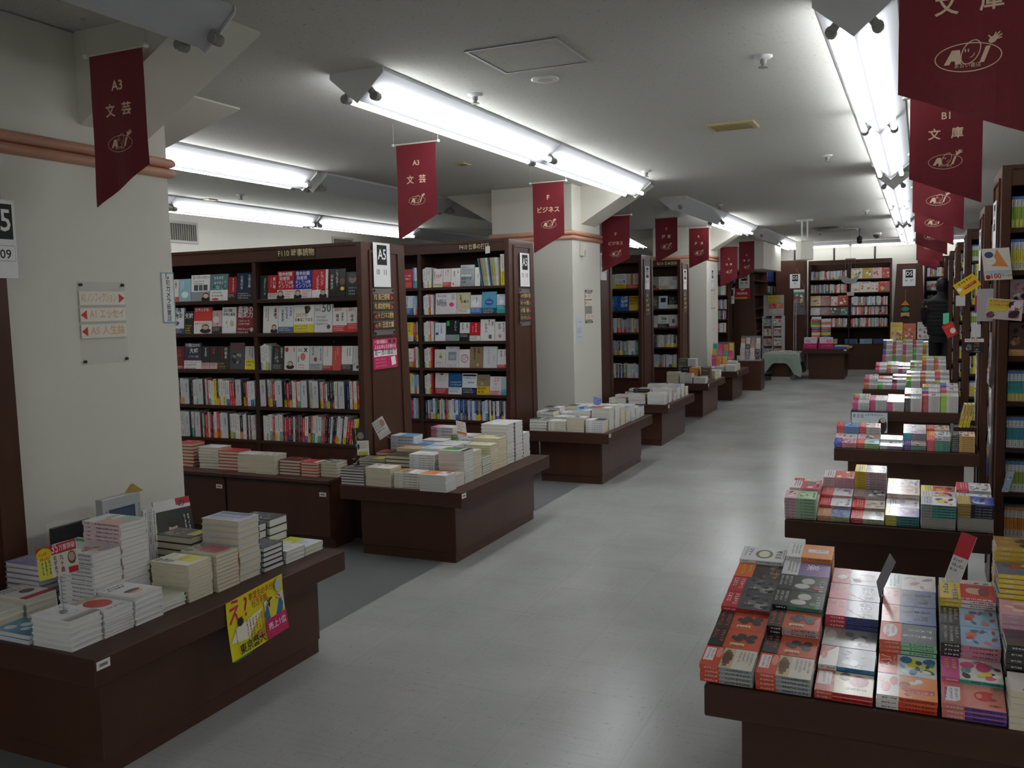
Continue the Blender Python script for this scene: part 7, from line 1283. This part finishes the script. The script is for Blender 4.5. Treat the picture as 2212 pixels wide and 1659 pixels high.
t = empty('string_holder', (-2.4, 19.97, 1.9), 'hanging card pocket with green header on the D5 05 panel', 'card holder')
q = MB(); q.tube([(-2.4, 19.99, 2.18), (-2.45, 19.99, 1.73)], .002, 5, 0, 'b8a478'); q.tube([(-2.4, 19.99, 2.18), (-2.24, 19.99, 1.73)], .002, 5, 0, 'b8a478'); part('string', q, PAINT, t)
q = MB(); q.cbox((-2.46, 19.98, 1.2), (-2.24, 19.995, 1.73), .002, 0, '6a6a68'); f = Face(q, (-2.46, 19.98, 1.2), XE, ZE, .22, .53); paint(f, [('r', 0, .9, 1, 1, 'd8d8d4'), ('r', 0, .84, 1, .9, '3a8a70'), ('m', .05, .45, .48, .82, ['c8b0b0', 'd05a5a', 'd8d4cc'], 7), ('m', .54, .45, .95, .82, ['d8c060', 'c87a4a', 'd8d4cc'], 7), ('m', .05, .05, .95, .4, ['4a4a4c', '6a6260'], 7)], RNG); part('pocket', q, PRINT, t)

# ---------------------------------------------------------------- the person
PX_, PY_ = .31, 15.4
t = empty('person', (PX_, PY_, 0), 'person in a black padded jacket and dark trousers, seen from behind', 'person')
def skin_body():
    J = [((0, 0, .95), .13), ((0, 0, 1.12), .135), ((0, .01, 1.3), .15), ((0, .01, 1.44), .11), ((0, .0, 1.53), .055), ((0, .015, 1.6), .068), ((0, .02, 1.68), .088), ((0, .015, 1.76), .062)]
    E_ = [(i, i+1) for i in range(7)]
    for s in (-1, 1):
        b = len(J); J += [((s*.1, 0, .9), .1), ((s*.11, .01, .5), .062), ((s*.115, -.01, .1), .042), ((s*.12, .0, .04), .042), ((s*.125, .14, .03), .036)]
        E_ += [(0, b), (b, b+1), (b+1, b+2), (b+2, b+3), (b+3, b+4)]
        b = len(J); J += [((s*.2, 0, 1.43), .062), ((s*.25, .02, 1.16), .046), ((s*.17, .2, 1.1), .036), ((s*.12, .27, 1.12), .03)]
        E_ += [(3, b), (b, b+1), (b+1, b+2), (b+2, b+3)]
        for k in range(4):
            c = len(J); J += [((s*(.1-.012*k), .3+.004*k, 1.13-.012*k), .01), ((s*(.075-.012*k), .33, 1.13-.012*k), .009), ((s*(.055-.01*k), .325, 1.125-.012*k), .007)]; E_ += [(b+3, c), (c, c+1), (c+1, c+2)]
        c = len(J); J += [((s*.1, .27, 1.15), .011), ((s*.08, .3, 1.165), .009)]; E_ += [(b+3, c), (c, c+1)]
    me = bpy.data.meshes.new('body'); me.from_pydata([j[0] for j in J], E_, []); me.materials.append(mat('skin', 'b88a70', .55, noise=.05))
    o = bpy.data.objects.new('body', me); COL.objects.link(o)
    o.modifiers.new('skin', 'SKIN'); sv = me.skin_vertices[0].data
    for k, (_, r) in enumerate(J): sv[k].radius = (r, r); sv[k].use_root = (k == 0)
    o.modifiers.new('sub', 'SUBSURF').render_levels = 2; o.modifiers['sub'].levels = 1
    return o
o = skin_body(); o.parent = t
def loft(mb, rings, n=24, col='w', cap=True):
    vs = []; fs = []
    for cx, cy, cz, rx, ry in rings: vs += [(cx+rx*math.cos(a), cy+ry*math.sin(a), cz) for a in [2*math.pi*k/n for k in range(n)]]
    for i in range(len(rings)-1):
        for k in range(n): fs.append((i*n+k, i*n+(k+1) % n, (i+1)*n+(k+1) % n, (i+1)*n+k))
    mb.add(vs, fs, 0, col, True)
    if cap: mb.add(vs[-n:], [tuple(range(n))], 0, col); mb.add(vs[:n], [tuple(range(n))[::-1]], 0, col)
JK = mat('black_padded_nylon', '121317', .55, spec=.3, noise=.1, scale=12); TR = mat('dark_trousers', '101114', .85, noise=.1, scale=40); HR = mat('black_hair', '0c0a0b', .5, noise=.2, scale=60); SHO = mat('black_shoes', '121214', .5, noise=.1)
q = MB(); rings = [(0, 0, .93, .205, .15)]
for k in range(9):
    z = .945+k*.058; w = .215+.014*math.sin(k*.5) + (.012 if k > 5 else 0); rings += [(0, .005, z, w, .158), (0, .005, z+.03, w+.012, .168), (0, .005, z+.054, w, .158)]
rings += [(0, .005, 1.48, .2, .145), (0, .005, 1.53, .12, .1), (0, .005, 1.56, .085, .088), (0, .01, 1.6, .082, .086)]
loft(q, rings); lpart('jacket', q, JK, t)
for s in (-1, 1):
    q = MB(); P_s = [Vector((s*.19, .0, 1.45)), Vector((s*.24, .0, 1.36)), Vector((s*.25, .02, 1.24)), Vector((s*.245, .04, 1.14)), Vector((s*.225, .12, 1.1)), Vector((s*.19, .2, 1.1)), Vector((s*.15, .24, 1.115))]; pts = []; rr_ = []
    for i in range(len(P_s)-1):
        for u in (0, .5): pts.append(P_s[i].lerp(P_s[i+1], u)); rr_.append((.088-.005*i)+(.008 if u else 0))
    pts.append(P_s[-1]); rr_.append(.052); q.tube(pts, rr_, 14); lpart('sleeve', q, JK, t)
q = MB(); loft(q, [(0, 0, .98, .17, .135), (0, 0, .88, .19, .145), (0, 0, .82, .19, .14)])
for s in (-1, 1): loft(q, [(s*.098, 0, .86, .1, .12), (s*.105, .005, .6, .085, .095), (s*.11, .005, .45, .075, .085), (s*.115, -.005, .2, .065, .075), (s*.118, 0, .06, .062, .08)], 18)
lpart('trousers', q, TR, t)
for s in (-1, 1):
    q = MB(); loft(q, [(s*.122, .05, 0, .05, .15), (s*.122, .05, .035, .052, .152), (s*.12, .04, .07, .046, .12), (s*.118, .0, .1, .04, .06)], 18); lpart('shoe', q, SHO, t)
q = MB(); loft(q, [(0, -.025, 1.6, .07, .05), (0, -.02, 1.64, .092, .075), (0, -.005, 1.7, .1, .1), (0, .005, 1.75, .098, .1), (0, .01, 1.79, .08, .085), (0, .01, 1.815, .045, .05)], 20); lpart('hair', q, HR, t)
q = MB()
for s in (-1, 1): q.tube([(s*.088, .02, 1.66), (s*.098, .015, 1.675), (s*.096, .015, 1.7)], [.012, .016, .012], 8, 0, 'b88a70')
q.tube([(0, .1, 1.7), (0, .118, 1.67), (0, .108, 1.66)], [.008, .014, .01], 8, 0, 'b88a70'); q.tube([(-.022, .097, 1.63), (.022, .097, 1.63)], .006, 6, 0, '8a5048')
for s in (-1, 1): q.lathe((s*.032, .098, 1.695), [(.011, -.006), (.008, .004), (.003, .008)], 10, 0, '2a2422', 'y')
lpart('face_features', q, PAINT, t)
t.matrix_world = Matrix.Translation((PX_, PY_, 0)) @ Matrix.Rotation(-.35, 4, 'Z')

for nm, mb in REST.items():
    o = mb.build('more_'+nm+'s', [COVER, PAPER, GLOSS]); tag(o, 'further %ss, mostly inside and behind the stacks and on far shelves' % nm.replace('_', ' '), 'books', None, 'stuff')
